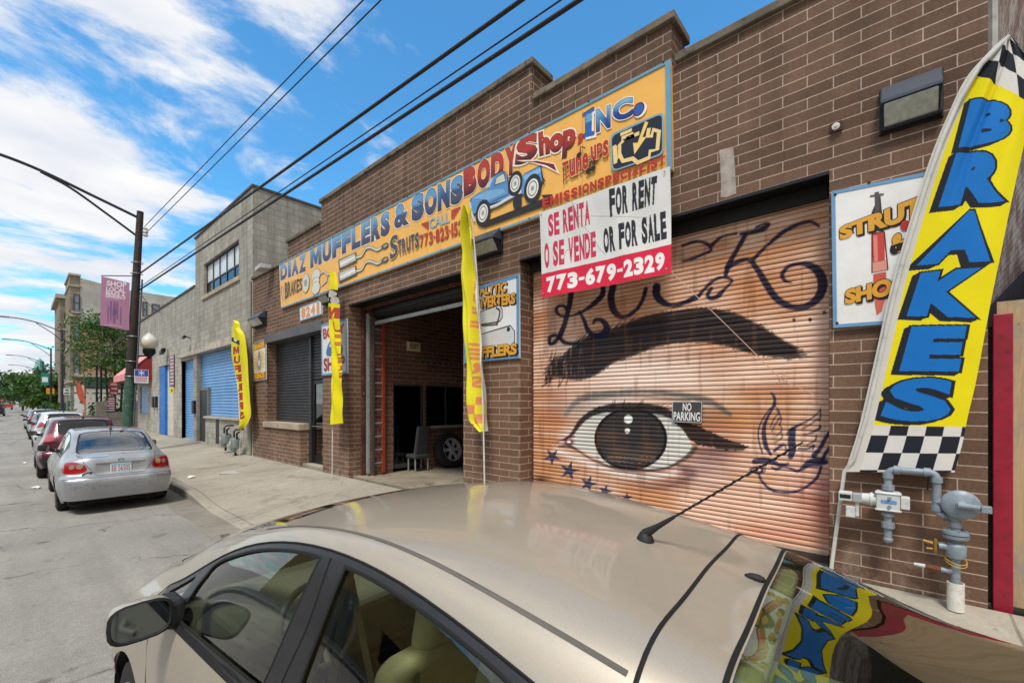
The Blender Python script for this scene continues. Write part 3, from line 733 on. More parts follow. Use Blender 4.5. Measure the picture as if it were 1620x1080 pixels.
for i in range(n):
    y1_, y2_ = a + (b - a) * i / n + 0.04, a + (b - a) * (i + 1) / n - 0.04
    for z in (c + 0.002, c + (d - c) * 0.38, d - 0.06): wf.box(X0 + 0.10, X0 + 0.16, y1_, y2_, z, z + 0.055)
wf = wf.build('window', BLACKM, grey)
mb = MB()
for i in range(n): mb.box(X0 + 0.125, X0 + 0.135, a + (b - a) * i / n + 0.04, a + (b - a) * (i + 1) / n - 0.04, c + (d - c) * 0.38 + 0.055, d - 0.06)
mb.build('upper_pane', M('milky wired glass', 'c9cdcb', 0.25, var=0.12, vs=2), wf)
mb = MB()
for i in range(n): mb.box(X0 + 0.125, X0 + 0.135, a + (b - a) * i / n + 0.04, a + (b - a) * (i + 1) / n - 0.04, c + 0.057, c + (d - c) * 0.38)
mb.build('lower_pane', M('dark glass', '1a1f24', 0.08, var=0.2), wf)
mb = MB().box(X0 - 0.06, X0 + 0.10, a - 0.15, b + 0.15, c - 0.16, c - 0.004); mb.build('window_sill', STONE, grey, bevel=0.01)
BLUE = M('blue shutter paint', '6ea3d6', 0.45, 0.1, var=0.10, vs=1.3, dirt='8d9aa8', dirt_amt=0.35)
BLUE2 = M('strong blue paint', '1f6fc0', 0.5, 0.0, var=0.14, vs=2, dirt='3b4a5a', dirt_amt=0.4)
a, b, c, d = GW['shA']; mb = MB(); slats(mb, X0 + 0.2, a, b, 2.62, d, 0.11, 0.03); slats(mb, X0 + 0.2, a, 20.8, c, 2.62, 0.11, 0.03); mb.build('roller_shutter', BLUE, grey)
a, b, c, d = GW['shB']; mb = MB(); slats(mb, X0 + 0.2, a, b, c, d, 0.11, 0.03); mb.build('roller_shutter', BLUE, grey)
mb = MB().box(X0 + 0.03, X0 + 0.25, 24.75, 26.1, 0.3, 3.9); mb.build('blue_post', BLUE2, grey)
mb = MB().box(X0 + 0.03, X0 + 0.2, 28.3, 29.39, 0.3, 3.9); mb.build('blue_post', BLUE2, grey)
mb = MB().box(X0 + 0.15, X0 + 0.22, 27.0, 28.29, 0.32, 3.9); mb.build('side_door', M('cream door', 'c9c2b4', 0.6, var=0.15), grey)
mb = MB().box(X0 - 0.12, X0 - 0.002, 16.4, 24.8, 4.02, 4.17).box(X0 - 0.08, X0 - 0.002, 17.0, 20.5, 4.17, 4.32); mb.build('shutter_hood', M('peeling hood', 'b4aa9c', 0.7, var=0.25, vs=2, dirt='7a4a38', dirt_amt=0.8), grey, bevel=0.02)
a, b, c, d = GW['door']; dr = MB().box(X0 + 0.1, X0 + 0.15, a + 0.1, b - 0.1, c, d - 0.1).build('steel_door', M('dark door', '242326', 0.5, var=0.3), grey)
mb = MB().box(X0 + 0.09, X0 + 0.2, a + 0.002, a + 0.1, c, d - 0.002).box(X0 + 0.09, X0 + 0.2, b - 0.1, b - 0.002, c, d - 0.002).box(X0 + 0.09, X0 + 0.2, a + 0.1, b - 0.1, d - 0.1, d - 0.002); mb.build('frame', M('grey door frame', '77736b', 0.6), dr)
mb = MB().ball((X0 + 0.06, b - 0.2, 1.45), 0.035, 0.035, 0.035, 10); mb.build('handle', M('brushed steel', '9a9a9c', 0.3, 0.9), dr, smooth=60)
mb = MB().box(X0 + 0.15, X0 + 0.2, 19.0, 19.45, 0.45, 1.45); mb.box(X0 - 0.002, X0, 19.0, 19.45, 0.45, 1.45); mb.build('low_panel', M('dark door', '242326', 0.5, var=0.3), grey)
mb = MB().box(X0 - 0.08, X0 + 0.15, 16.6, 20.8, 1.40, 1.468); mb.build('shutter_sill', M('pale sill', 'b0a898', 0.8, var=0.2), grey)
a, b, c, d = GW['blind']; mb = MB(); slats(mb, X0 + 0.1, a, b, c, d, 0.12, 0.03); mb.build('window_blind', M('light blue blind', '8fb0d2', 0.5), grey)
for ya_ in (30.4, 29.75): MB().box(X0 - 0.12, X0 - 0.001, ya_, ya_ + 0.33, 1.75, 2.35).build('meter_box', M('black meter box', '1d1d1f', 0.5), grey, bevel=0.02)
mb = MB().box(X0 - 0.1, X0 - 0.001, 22.18, 22.5, 1.55, 2.1); mb.build('letter_box', M('black meter box', '1d1d1f', 0.5), grey, bevel=0.02)
mb = MB().tube([(X0 - 0.04, gy0 + 0.12, 0.3), (X0 - 0.04, gy0 + 0.12, 5.9)], 0.035, 8); mb.build('downpipe', M('grey pipe', '8b8880', 0.6), grey, smooth=40)
# ================================================================== painted signs
SIGN = paintmat('sign enamel', 0.4, 0.10); ROUGHP = paintmat('faded sign paint', 0.55, 0.16)
def sign_root(name, label, yz, cat='sign', group=None):
    return thing(name, label, cat, (X0, (yz[0][0] + yz[2][0]) / 2, min(p[1] for p in yz)), group)
def board(root, X, yz, col, frame=None, fw=0.04, back=0.03, mat=None, ghost=None):
    """flat board (corners tl, tr, br, bl in the wall plane) with a painted rim"""
    m = MB(); m.col = hx(col)
    n = len(yz); m.prism(yz, lambda u, v, d: (d, u, v), X, X + back)
    m.build('panel', mat or SIGN, root, colors=True)
    if frame:
        f = MB(); f.col = hx(frame)
        for i in range(n):
            a, b = Vector(yz[i]), Vector(yz[(i + 1) % n]); c = sum((Vector(p) for p in yz), Vector((0, 0))) / n
            t = (b - a).normalized(); nn = Vector((-t.y, t.x)); nn = nn if (c - a).dot(nn) > 0 else -nn
            e = fw
            q = [a, b, b + nn * e - t * e, a + nn * e + t * e]
            f.prism([tuple(p) for p in q], lambda u, v, d: (d, u, v), X - 0.004, X - 0.0005)
        f.build('frame', SIGN, root, colors=True)
def bolts(root, X, yz, r=0.012, name='bolt', col='2b2b2b'):
    for y, z in yz:
        MB().lathe((X - 0.006, y, z), [(0.0, 0), (r, 0.001), (r, 0.006)], 8, 'x').build(name, M('bolt ' + col, col, 0.5, 0.5), root)
OUT = '1d2230'
# ---------------------------------------------------------------- the long shop sign
SX = X0 - 0.05
tl, tr, br, bl = [WYZ(*p, SX) for p in ((441.4, 418.2), (1061, 94), (1064, 269), (444.6, 488.2))]
syz = [tl, tr, br, bl]
root = sign_root('shop_sign', 'very long orange painted sign board with blue and red shop name across brick wall', syz)
SC = hx('f4b95c')
m = MB()
m.col = SC
m.prism(syz, lambda u, v, d: (d, u, v), SX, X0 - 0.004)
m.build('panel', SIGN, root, colors=True)
f = MB(); f.col = hx('6f9fb8')
for a, b, e, ax in ((tl, tr, 0.035, 1), (bl, br, 0.035, 1)):
    s_ = -1 if a is tl else 1
    f.prism([a, b, (b[0], b[1] + s_ * e), (a[0], a[1] + s_ * e)], lambda u, v, d: (d, u, v), SX - 0.012, SX - 0.0005)
f.prism([tr, br, (br[0] + 0.06, br[1] + 0.035), (tr[0] + 0.06, tr[1] - 0.035)], lambda u, v, d: (d, u, v), SX - 0.014, SX - 0.0005)
f.build('frame', SIGN, root, colors=True)
for y in np.linspace(br[0] + 1.2, bl[0] - 1.2, 9): MB().box(SX - 0.0016, SX - 0.0004, y - 0.003, y + 0.003, bl[1] + 0.04, tr[1] - 0.05).build('panel_joint', M('joint line', 'b98f52', 0.7), root)
bolts(root, SX - 0.012, [(y, (tl[1] if k else bl[1]) + (-0.018 if k else 0.018)) for y in np.linspace(br[0] + 0.1, bl[0] - 0.1, 12) for k in (0, 1)])
A = Art(SX - 0.0012, 0.00012); z3 = crop(420, 280, 4.5); z4 = crop(720, 80, 3.858); zL = crop(420, 380, 7.714)
blu = grad((0, '3a3b56'), (0.3, '4d5678'), (0.52, '33507c'), (0.6, '6ea3cc'), (1, '5b93bf'))
dull = grad((0, '4c4763'), (0.45, '5d5a7a'), (0.62, '6a86a8'), (1, '85a8c0'))
LT = dict(bold=0.035, outline=[('f3e3cf', 0.085), (OUT, 0.03)])
A.word('DIAZ', z3(105, 632, 288, 545, 288, 668, 108, 738), dull, 0.12, 0.06, [('ead8c4', 0.08), ('3b3a52', 0.02)])
A.word('MUFFLERS', z3(318, 515, 884, 235, 884, 402, 320, 650), grad((0, '43405e'), (0.4, '4d5578'), (0.6, '557aa2'), (1, '7fadcb')), 0.12, 0.06, [('f0dfca', 0.08), ('2c3150', 0.025)])
A.text('&', z3(918, 212, 1015, 172, 1018, 335, 920, 372), blu, **LT)
A.word('SONS', z3(1042, 142, 1408, -22, 1404, 175, 1045, 324), blu, 0.10, 0.07, [('f3e3cf', 0.08), (OUT, 0.03)])
redg = grad((0, '4a1f22'), (0.28, '6d2426'), (0.42, 'b2372c'), (1, 'b8402f'))
A.word('BODY', z4(52, 728, 385, 562, 380, 745, 56, 894), redg, 0.08, 0.075, [('f6e2cc', 0.06), ('571a1c', 0.02)])
A.text('S', z4(385, 545, 505, 492, 500, 655, 365, 715), redg, bold=0.05, outline=[('f7e6d2', 0.11), ('571a1c', 0.025)])
A.text('hop', z4(510, 505, 745, 420, 725, 640, 520, 690), redg, bold=0.05, outline=[('f7e6d2', 0.11), ('571a1c', 0.025)])
A.shape(z4(372, 672, 500, 668, 612, 690, 640, 755, 560, 715, 480, 690), 'f7e6d2'); A.shape(z4(385, 682, 500, 675, 605, 695, 622, 738, 560, 703, 480, 684), '7a2626')
A.text(',', z4(752, 512, 785, 500, 778, 572, 748, 582), 'c0392b', bold=0.05)
incg = grad((0, '1f3f86'), (0.45, '234e9a'), (0.6, '4f94cf'), (1, '86bde0'))
INC = dict(bold=0.04, outline=[('f7efe6', 0.10), ('5a1f3a', 0.035)], shadow=('f4ebe2', 0.012, -0.03, 0.03))
I_ = z4(782, 392, 852, 348, 850, 372, 838, 380, 836, 500, 852, 497, 852, 520, 786, 536, 786, 515, 800, 510, 800, 396, 782, 404)
A.shape([(x + 3.2, y + 3.0) for x, y in I_], 'f4ebe2'); A.shape([(x - 1, y - 1) for x, y in I_], '5a1f3a'); A.shape(I_, '2f66b0'); A.shape(z4(800, 396, 838, 380, 837, 430, 800, 445), '6aa6d6')
A.text('N', z4(862, 365, 950, 335, 950, 470, 864, 502), incg, **INC)
A.text('C', z4(966, 322, 1085, 280, 1084, 405, 968, 440), incg, **INC)
c = A.to(*z4(1122, 362)[0]); A.ell((c[0] - 0.02, c[1] - 0.02), 0.085, 0.085, 'f4ebe2', px=False); A.ell(c, 0.075, 0.08, '5a1f3a', px=False); A.ell(c, 0.058, 0.062, '2f62ab', px=False)
A.text('CALL', z3(1168, 300, 1312, 248, 1314, 322, 1172, 372), '8fb6c6', bold=0.02, outline=('6d8f9e', 0.008))
for k in range(4):
    A.line(z3(1112 + 14 * k, 338 + 12 * k, 1165, 322 + 14 * k), 0.03, 'b5402f'); A.line(z3(1325, 243 + 17 * k, 1390 - 13 * k, 218 + 22 * k), 0.03, 'b5402f')
A.word('773·823·1529', z3(1100, 418, 1436, 292, 1436, 395, 1104, 508), 'b5402f', 0.14, 0.035)
# brakes corner, brake parts, converters
A.word('BRAKES', z3(140, 752, 264, 718, 262, 802, 142, 868), '4f4a42', 0.14, 0.012)
A.line(z3(120, 770, 112, 820, 128, 880), 0.035, '9a9588'); A.line(z3(132, 765, 126, 830, 140, 885), 0.03, 'c9c4b5')
def blob(cx, cy, rx, ry, col, rim='6d6a63', z=z3):
    p = z(cx, cy)[0]; A.ell(p, rx + 0.012, ry + 0.012, rim); A.ell(p, rx, ry, col)
blob(290, 755, 0.19, 0.24, 'd2d0c4'); blob(290, 755, 0.07, 0.08, '9b988c')
for dy, rx, ry in ((700, 0.23, 0.15), (745, 0.19, 0.1), (790, 0.22, 0.15)): blob(362, dy, rx, ry, 'd6d4c8')
A.line(z3(395, 690, 420, 672, 445, 700, 438, 740, 400, 775), 0.05, '77746b'); A.line(z3(395, 690, 420, 672, 445, 700, 438, 740, 400, 775), 0.03, 'dcdacd')
A.line(z3(440, 690, 470, 695, 490, 680), 0.05, '77746b'); A.line(z3(440, 690, 470, 695, 490, 680), 0.03, 'dcdacd')
for y0 in (0, 92):
    q = z3(530, 598 + y0 * 0.95, 640, 545 + y0, 648, 592 + y0, 535, 652 + y0 * 0.95)
    A.shape([(x, y) for x, y in z3(522, 592 + y0, 648, 535 + y0, 656, 605 + y0, 528, 665 + y0)], '5e5c57'); A.shape(q, 'c9c7bf'); A.shape(z3(536, 615 + y0, 642, 562 + y0, 644, 576 + y0, 538, 632 + y0), 'eeece4'); A.line(z3(530, 655 + y0, 650, 600 + y0), 0.03, '4a4844')
for dy, k in ((0, 0), (98, 1)):
    pts = smooth_pts(z3(650, 575 + dy, 690, 560 + dy, 720, 510 + dy, 760, 505 + dy, 800, 520 + dy, 840, 497 + dy), 5)
    A.line(pts, 0.06, '6d6a63'); A.line(pts, 0.035, 'd9d7cc'); A.ell(z3(855, 492 + dy)[0], 0.13, 0.055, '4a4844'); A.ell(z3(858, 491 + dy)[0], 0.08, 0.03, '9b988c')
A.text('S', z3(892, 430, 950, 402, 948, 560, 890, 600), '4c4c4a', bold=0.03, outline=('e8d4b0', 0.03))
A.word('TRUTS', z3(945, 455, 1098, 392, 1098, 505, 950, 560), '4c4c4a', 0.08, 0.06, ('e8d4b0', 0.03))
# blue pick-up on a ramp
A.shape(z4(150, 1060, 545, 905, 530, 885, 600, 880, 590, 935, 180, 1082), '2c2a2e')
body = z4(92, 960, 100, 905, 145, 872, 205, 845, 222, 790, 240, 765, 290, 738, 312, 742, 332, 800, 335, 862, 350, 880, 405, 848, 405, 790, 430, 752, 530, 702, 545, 790, 530, 830, 440, 890, 420, 880, 210, 945, 150, 930, 130, 1000, 105, 1010)
A.shape(body, '223a5c'); cx_, cy_ = np.mean([p[0] for p in body]), np.mean([p[1] for p in body])
A.shape([(cx_ + (x - cx_) * 0.965, cy_ + (y - cy_) * 0.94) for x, y in body], '5f93c6')
A.shape(z4(110, 905, 200, 858, 300, 845, 310, 870, 210, 915, 150, 905), '7fb0da'); A.shape(z4(420, 772, 525, 718, 530, 745, 430, 795), '86b5dd')
A.shape(z4(190, 840, 225, 785, 240, 772, 215, 838), 'b9d3df'); A.shape(z4(248, 822, 258, 780, 300, 755, 312, 800), 'd6d2c0'); A.line(z4(246, 826, 258, 778, 303, 750, 316, 802, 246, 826), 0.014, '223a5c')
A.line(z4(212, 935, 330, 880), 0.012, '223a5c'); A.line(z4(325, 760, 332, 880), 0.012, '223a5c')
A.line(smooth_pts(z4(195, 970, 260, 945, 330, 905, 410, 862), 4), 0.05, 'cfd6da'); A.line(smooth_pts(z4(195, 980, 260, 958, 330, 918, 412, 875), 4), 0.022, '55575a')
for wx, wy, r_ in ((175, 995, 0.19), (372, 815, 0.165), (478, 845, 0.185), (385, 925, 0.10)):
    c = A.to(*z4(wx, wy)[0]); A.ell(c, r_ * 0.88, r_ * 1.12, '2a2b2f', px=False)
    if r_ > 0.12: A.ell(c, r_ * 0.6, r_ * 0.75, 'e9e6da', px=False); A.ell(c, r_ * 0.48, r_ * 0.62, '8b8d8c', px=False); A.ell(c, r_ * 0.38, r_ * 0.5, 'e1dfd5', px=False); A.ell(c, r_ * 0.16, r_ * 0.2, '9a9a96', px=False)
A.line(z4(95, 930, 108, 1000, 125, 1045), 0.045, 'c9ced2'); A.line(z4(535, 770, 552, 800, 540, 822), 0.02, '30302f')
# tune ups on a stave
for k in range(4):
    A.line(smooth_pts(z4(665, 705 + 32 * k, 715, 672 + 28 * k, 770, 662 + 22 * k, 830, 650 + 18 * k, 885, 590 + 20 * k, 940, 572 + 18 * k), 5), 0.012, '3c3228')
for x, y0, y1 in ((668, 700, 820), (720, 670, 775), (768, 650, 745), (815, 650, 720), (862, 605, 680), (938, 570, 650)): A.line(z4(x, y0, x, y1), 0.012, '3c3228')
A.word('Tune', z4(660, 690, 818, 622, 818, 722, 668, 800), 'b5342f', 0.1, 0.035, ('f0c98a', 0.04))
A.word('ups', z4(832, 592, 942, 545, 940, 645, 838, 680), 'b5342f', 0.1, 0.035, ('f0c98a', 0.04))
A.line(z4(768, 645, 772, 592, 800, 600), 0.02, '2a2622'); A.ell(z4(762, 643)[0], 0.04, 0.035, '2a2622'); A.line(z4(828, 740, 830, 690, 858, 672, 855, 722), 0.02, '2a2622'); A.ell(z4(820, 742)[0], 0.04, 0.035, '2a2622'); A.ell(z4(848, 725)[0], 0.04, 0.035, '2a2622')
# engine lamp badge
def rr(q, r, n=5):
    out_ = []
    for i in range(4):
        a, b, c = Vector(q[i - 1]), Vector(q[i]), Vector(q[(i + 1) % 4])
        p, s2 = b + (a - b).normalized() * r, b + (c - b).normalized() * r
        for t in range(n + 1):
            t /= n; out_.append(tuple((1 - t) ** 2 * p + 2 * t * (1 - t) * b + t * t * s2))
    return out_
q = z4(952, 518, 1278, 378, 1278, 640, 960, 748); A.shape(rr(q, 10), '7fa8b8'); q = z4(962, 528, 1268, 393, 1268, 632, 970, 736); A.shape(rr(q, 9), '252a38')
A.line(z4(985, 590, 990, 690, 1010, 640, 1010, 580, 1030, 560, 1025, 540, 1090, 515, 1100, 525, 1050, 545, 1130, 510), 0.045, 'f0d08a')
A.line(z4(1010, 640, 1030, 680, 1090, 665, 1120, 690, 1190, 660, 1195, 620, 1240, 610, 1250, 500, 1215, 490, 1205, 530, 1180, 530, 1190, 480), 0.05, 'f0d08a'); A.line(z4(1015, 520, 1085, 490), 0.04, 'f0d08a'); A.line(z4(978, 585, 985, 695), 0.05, 'f0d08a')
A.shape(z4(1165, 440, 1185, 445, 1150, 535, 1172, 535, 1100, 640, 1092, 570, 1120, 570), 'f6cf74')
A.word('EMISSIONSPECIALIST', z4(538, 910, 1290, 645, 1287, 702, 540, 968), 'b8392c', 0.14, 0.06)
A.build('lettering', SIGN, root, colors=True, fix=False)

# ---------------------------------------------------------------- for rent banner (hanging vinyl)
def sheet(name, root, X, px_quad, nu, nv, paint, wave, mat):
    """cloth rectangle hung on the wall; paint(PX, PY) -> colours by photo position on the cloth"""
    q = [WYZ(*p, X) for p in px_quad]
    u = np.linspace(0, 1, nu)[None, :]; v = np.linspace(0, 1, nv)[:, None]
    Y = (1 - v) * ((1 - u) * q[3][0] + u * q[2][0]) + v * ((1 - u) * q[0][0] + u * q[1][0])
    Z = (1 - v) * ((1 - u) * q[3][1] + u * q[2][1]) + v * ((1 - u) * q[0][1] + u * q[1][1])
    zc = X * sT + Y * cT; PX = CX + F_PX * (X * cT - Y * sT) / zc; PY = HY - F_PX * (Z - CAM_H) / zc
    C = paint(PX.ravel(), PY.ravel()).reshape(nv, nu, 3)
    P = np.stack([X + wave(u + 0 * v, v + 0 * u), Y, Z], -1)
    return grid_mesh(name, P, C, mat, root)
z6 = crop(840, 270, 3.24)
bq = [(854.5, 337), (1060, 263), (1063, 432), (858, 471.5)]
byz = [WYZ(*p, X0 - 0.075) for p in bq]
root = sign_root('rent_banner', 'white and red vinyl banner with rent notice hanging below the long orange sign', byz, 'banner')
CLR = lambda h: np.array(hx(h))
def rent_paint(PX, PY):
    C = np.tile(CLR('e6e4df'), (len(PX), 1))
    yr = 530 + (PX * 3.24 - 840 * 3.24 - 60) * (378 - 530) / 660
    band = (PY - 270) * 3.24 > yr; C[band] = CLR('dc2344')
    for b, q, col, bo in (('SE RENTA', z6(88, 228, 300, 150, 303, 276, 92, 342), 'd23657', 0.05), ('O SE VENDE', z6(68, 374, 330, 310, 333, 440, 72, 505), 'd23657', 0.05),
                          ('FOR RENT', z6(402, 98, 648, 26, 641, 172, 407, 242), '2e2d33', 0.06), ('OR FOR SALE', z6(368, 298, 690, 205, 697, 350, 372, 425), '2e2d33', 0.06),
                          ('773-679-2329', z6(80, 548, 686, 415, 688, 508, 83, 628), 'f2efea', 0.055)):
        for ch, cq in word_quads(b, q, 0.11): C[raster_text(PX, PY, ch, cq, bo)] = CLR(col)
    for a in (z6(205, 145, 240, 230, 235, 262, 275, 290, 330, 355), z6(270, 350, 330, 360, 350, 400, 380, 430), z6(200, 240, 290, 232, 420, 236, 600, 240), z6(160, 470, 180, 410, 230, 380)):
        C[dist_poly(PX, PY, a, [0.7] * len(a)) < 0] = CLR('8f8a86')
    return C
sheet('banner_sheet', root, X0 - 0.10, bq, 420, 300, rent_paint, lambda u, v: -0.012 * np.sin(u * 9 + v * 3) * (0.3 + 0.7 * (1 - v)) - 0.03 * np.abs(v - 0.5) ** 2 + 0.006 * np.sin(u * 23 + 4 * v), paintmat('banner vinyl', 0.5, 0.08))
bolts(root, X0 - 0.112, [(byz[0][0] - 0.05, byz[0][1] - 0.05), (byz[1][0] + 0.05, byz[1][1] - 0.06), (byz[2][0] + 0.05, byz[2][1] + 0.05), (byz[3][0] - 0.05, byz[3][1] + 0.05)], 0.012, 'grommet', 'a09a90')
cord = MB(); pts = [W(1063, 431, X0 - 0.09), W(1150, 515, X0 - 0.03), W(1236, 600, X0 + 0.02), W(1275, 618, X0 + 0.1), W(1311, 634, X0 + 0.2)]
cord.tube(pts, 0.004, 5); cord.tube([W(1232, 604, X0 + 0.01), W(1240, 590, X0 - 0.01), W(1246, 606, X0)], 0.006, 5)
settag(cord.build('tie_cord', M('pink twine', 'c9a08f', 0.8)), 'thin pink cord running slack from the banner corner across the painted shutter', 'cord')

# ---------------------------------------------------------------- smaller boards
def simple_sign(name, label, px, X, col, frame, fw=0.045, **k):
    yz = [WYZ(*p, X) for p in px]; r = sign_root(name, label, yz); board(r, X, yz, col, frame, fw); return r, yz
# catalytic converters
zc5 = crop(720, 300, 3.6)
r, yz = simple_sign('converter_sign', 'white blue edged sign with converters and drawn exhaust cans on the brick pier', [(733, 461), (821, 433), (821.5, 566), (734, 574)], X0 - 0.03, 'e4e6e6', '5f93bf', 0.05)
A = Art(X0 - 0.03)
YO = dict(bold=0.05, outline=('221a12', 0.05), shadow=('221a12', 0.03, -0.10, 0.05))
A.text('CATALYTIC', zc5(60, 560, 294, 522, 290, 582, 60, 615), 'e2a63c', **YO)
A.text('CONVERTERS', zc5(58, 620, 342, 585, 342, 650, 58, 690), 'e2a63c', **YO)
for c, rx, ry in (((190, 715), 0.30, 0.13), ((225, 845), 0.42, 0.16)):
    p = A.to(*zc5(*c)[0]); q = [(p[0] + rx, p[1] - ry), (p[0] + rx, p[1] + ry * 0.5), (p[0] - rx * 0.8, p[1] + ry), (p[0] - rx, p[1] + ry * 0.4), (p[0] - rx, p[1] - ry * 0.6), (p[0] - rx * 0.8, p[1] - ry)]
    A.shape(q, '8d8f90', px=False); A.shape([(y, z * 0.9 + p[1] * 0.1) for y, z in q], 'd0d2d2', px=False); A.line(q, 0.016, '3d3f40', px=False, closed=True)
A.line(smooth_pts(zc5(235, 672, 255, 690, 250, 730, 235, 770), 4), 0.03, '4a4c4e'); A.ell(zc5(305, 795)[0], 0.035, 0.035, '2b2b2b'); A.line(zc5(150, 775, 245, 765), 0.02, '4a4c4e')
A.text('MUFFLERS', zc5(60, 905, 352, 872, 352, 938, 60, 970), 'e2a63c', **YO)
A.build('lettering', SIGN, r, colors=True, fix=False); bolts(r, X0 - 0.032, [(yz[0][0] - 0.04, yz[0][1] - 0.05), (yz[1][0] + 0.04, yz[1][1] - 0.05), (yz[2][0] + 0.04, yz[2][1] + 0.04)])
# struts and shocks
r, yz = simple_sign('shock_absorber_sign', 'white blue edged sign with a red shock absorber beside the large flag', [(1315, 303), (1470, 271.5), (1470, 508), (1318, 518.5)], X0 - 0.035, 'eceae6', '6f9cc4', 0.03)
A = Art(X0 - 0.035); zs8 = crop(1300, 40, 2.16)
A.shape(zs8(170, 640, 200, 572, 212, 705, 175, 705), '3f3d3e'); A.line(zs8(165, 585, 212, 578), 0.02, '6a6460'); A.line(zs8(188, 570, 190, 640), 0.03, '55504d')
A.shape(zs8(172, 712, 214, 705, 216, 805, 175, 812), 'c8483c'); A.shape(zs8(176, 720, 190, 718, 192, 806, 180, 808), 'e5877a'); A.shape(zs8(172, 812, 226, 802, 226, 835, 172, 845), 'e09a8a'); A.shape(zs8(176, 850, 220, 842, 222, 925, 178, 938), 'cf5a4c'); A.shape(zs8(180, 940, 218, 930, 205, 975, 188, 990), 'd96a58')
A.line(zs8(172, 712, 214, 705, 226, 835, 172, 845, 172, 712), 0.008, '5a2a22')
A.text('STRUTS', zs8(60, 690, 395, 560, 395, 640, 62, 735), 'e0a43a', bold=0.06, outline=('241b12', 0.06), shadow=('241b12', 0.015, -0.10, 0.06))
A.text('&', zs8(235, 720, 290, 700, 290, 770, 235, 785), 'e0a43a', bold=0.06, outline=('241b12', 0.06)); A.ell(zs8(285, 685)[0], 0.03, 0.045, 'b8352f')
A.text('SHOCKS', zs8(80, 905, 400, 815, 400, 890, 80, 955), 'e0a43a', bold=0.06, outline=('241b12', 0.06), shadow=('241b12', 0.015, -0.10, 0.06))
A.build('lettering', SIGN, r, colors=True, fix=False); bolts(r, X0 - 0.037, [(y, z) for y, z in ((yz[0][0] - 0.03, yz[0][1] - 0.04), (yz[0][0] - 0.27, yz[0][1] - 0.01), (yz[3][0] - 0.03, yz[3][1] + 0.04))])
# body shop
zb7 = crop(480, 420, 6.0)
r, yz = simple_sign('body_shop_sign', 'white blue edged body shop sign partly hidden behind the plain yellow flag', [(508, 514), (548.5, 503.5), (549.5, 590.5), (509, 594)], X0 - 0.03, 'e2e2de', '6f9cc4', 0.05)
A = Art(X0 - 0.03)
A.text('BODY', zb7(182, 600, 392, 545, 392, 640, 190, 705), 'b23a34', bold=0.05, outline=('f0d9cf', 0.05)); A.text('SHOP', zb7(190, 880, 395, 850, 395, 975, 195, 1010), '8e2f22', bold=0.05, outline=('f0d9cf', 0.05))
A.shape(zb7(215, 830, 230, 760, 255, 715, 340, 710, 375, 780, 370, 850, 225, 860), '3d6f9f'); A.shape(zb7(240, 770, 262, 730, 330, 728, 345, 775), 'b9d6e6')
A.build('lettering', SIGN, r, colors=True, fix=False)
# brakes and frenos
zf = crop(200, 280, 2.453)
r, yz = simple_sign('brake_sign', 'small white sign with sun rays between red lettered bands left of the shutter', [(400.5, 543), (420.3, 536), (420.8, 600), (401, 603.5)], X0 - 0.03, 'e6dfc8', '8f9aa8', 0.03)
A = Art(X0 - 0.03); q = z = lambda u, v: bil([tuple(p) for p in yz], u, v)
A.shape([q(0.04, 0.80), q(0.96, 0.80), q(0.96, 0.97), q(0.04, 0.97)], 'a3342c', px=False); A.shape([q(0.04, 0.03), q(0.96, 0.03), q(0.96, 0.2), q(0.04, 0.2)], 'a3342c', px=False)
for k in range(18):
    a = 2 * math.pi * k / 18; A.line([q(0.5 + 0.10 * math.cos(a), 0.5 + 0.08 * math.sin(a)), q(0.5 + 0.44 * math.cos(a), 0.5 + 0.29 * math.sin(a))], 0.05, 'e6b45a', px=False)
A.ell(q(0.5, 0.46), 0.16, 0.24, '8d9199', px=False); A.ell(q(0.5, 0.5), 0.1, 0.16, 'c9cdd0', px=False); A.ell(q(0.5, 0.62), 0.05, 0.16, '6c7078', px=False)
A.text('BRAKES', [q(0.08, 0.95), q(0.92, 0.95), q(0.92, 0.82), q(0.08, 0.80)], 'f2c230', bold=0.05, px=False); A.text('FRENOS', [q(0.08, 0.18), q(0.92, 0.2), q(0.92, 0.05), q(0.08, 0.05)], 'f2c230', bold=0.05, px=False)
A.build('lettering', SIGN, r, colors=True, fix=False)
# street number
r, yz = simple_sign('number_sign', 'small white street number sign with orange digits under the long sign', [(474, 486.5), (508.5, 473.5), (508.7, 497), (474.5, 508)], X0 - 0.03, 'e8e6e0', '8fa9bf', 0.03)
A = Art(X0 - 0.03); q = lambda u, v: bil([tuple(p) for p in yz], u, v)
for ch, u0 in (('8', 0.08), ('2', 0.30), ('4', 0.53), ('1', 0.80)): A.text(ch, [q(u0, 0.86), q(u0 + (0.19 if ch != '1' else 0.1), 0.86), q(u0 + (0.19 if ch != '1' else 0.1), 0.14), q(u0, 0.14)], 'dc9350', bold=0.05, outline=('b5b0a6', 0.04), px=False)
A.build('lettering', SIGN, r, colors=True, fix=False)
# no parking plate on the roller door
XM = X0 + 0.28
r, yz = simple_sign('no_parking_sign', 'small dark no parking plate fixed over the corner of the painted eye', [(1064, 635), (1111, 635), (1110, 669), (1063, 667)], XM - 0.03, '47494c', 'b9bab8', 0.008)
A = Art(XM - 0.03); q = lambda u, v: bil([tuple(p) for p in yz], u, v)
A.text('NO', [q(0.36, 0.93), q(0.65, 0.93), q(0.65, 0.55), q(0.36, 0.55)], 'eceae6', bold=0.02, px=False); A.text('PARKING', [q(0.05, 0.50), q(0.95, 0.50), q(0.95, 0.08), q(0.05, 0.08)], 'eceae6', bold=0.02, px=False)
A.build('lettering', SIGN, r, colors=True, fix=False)

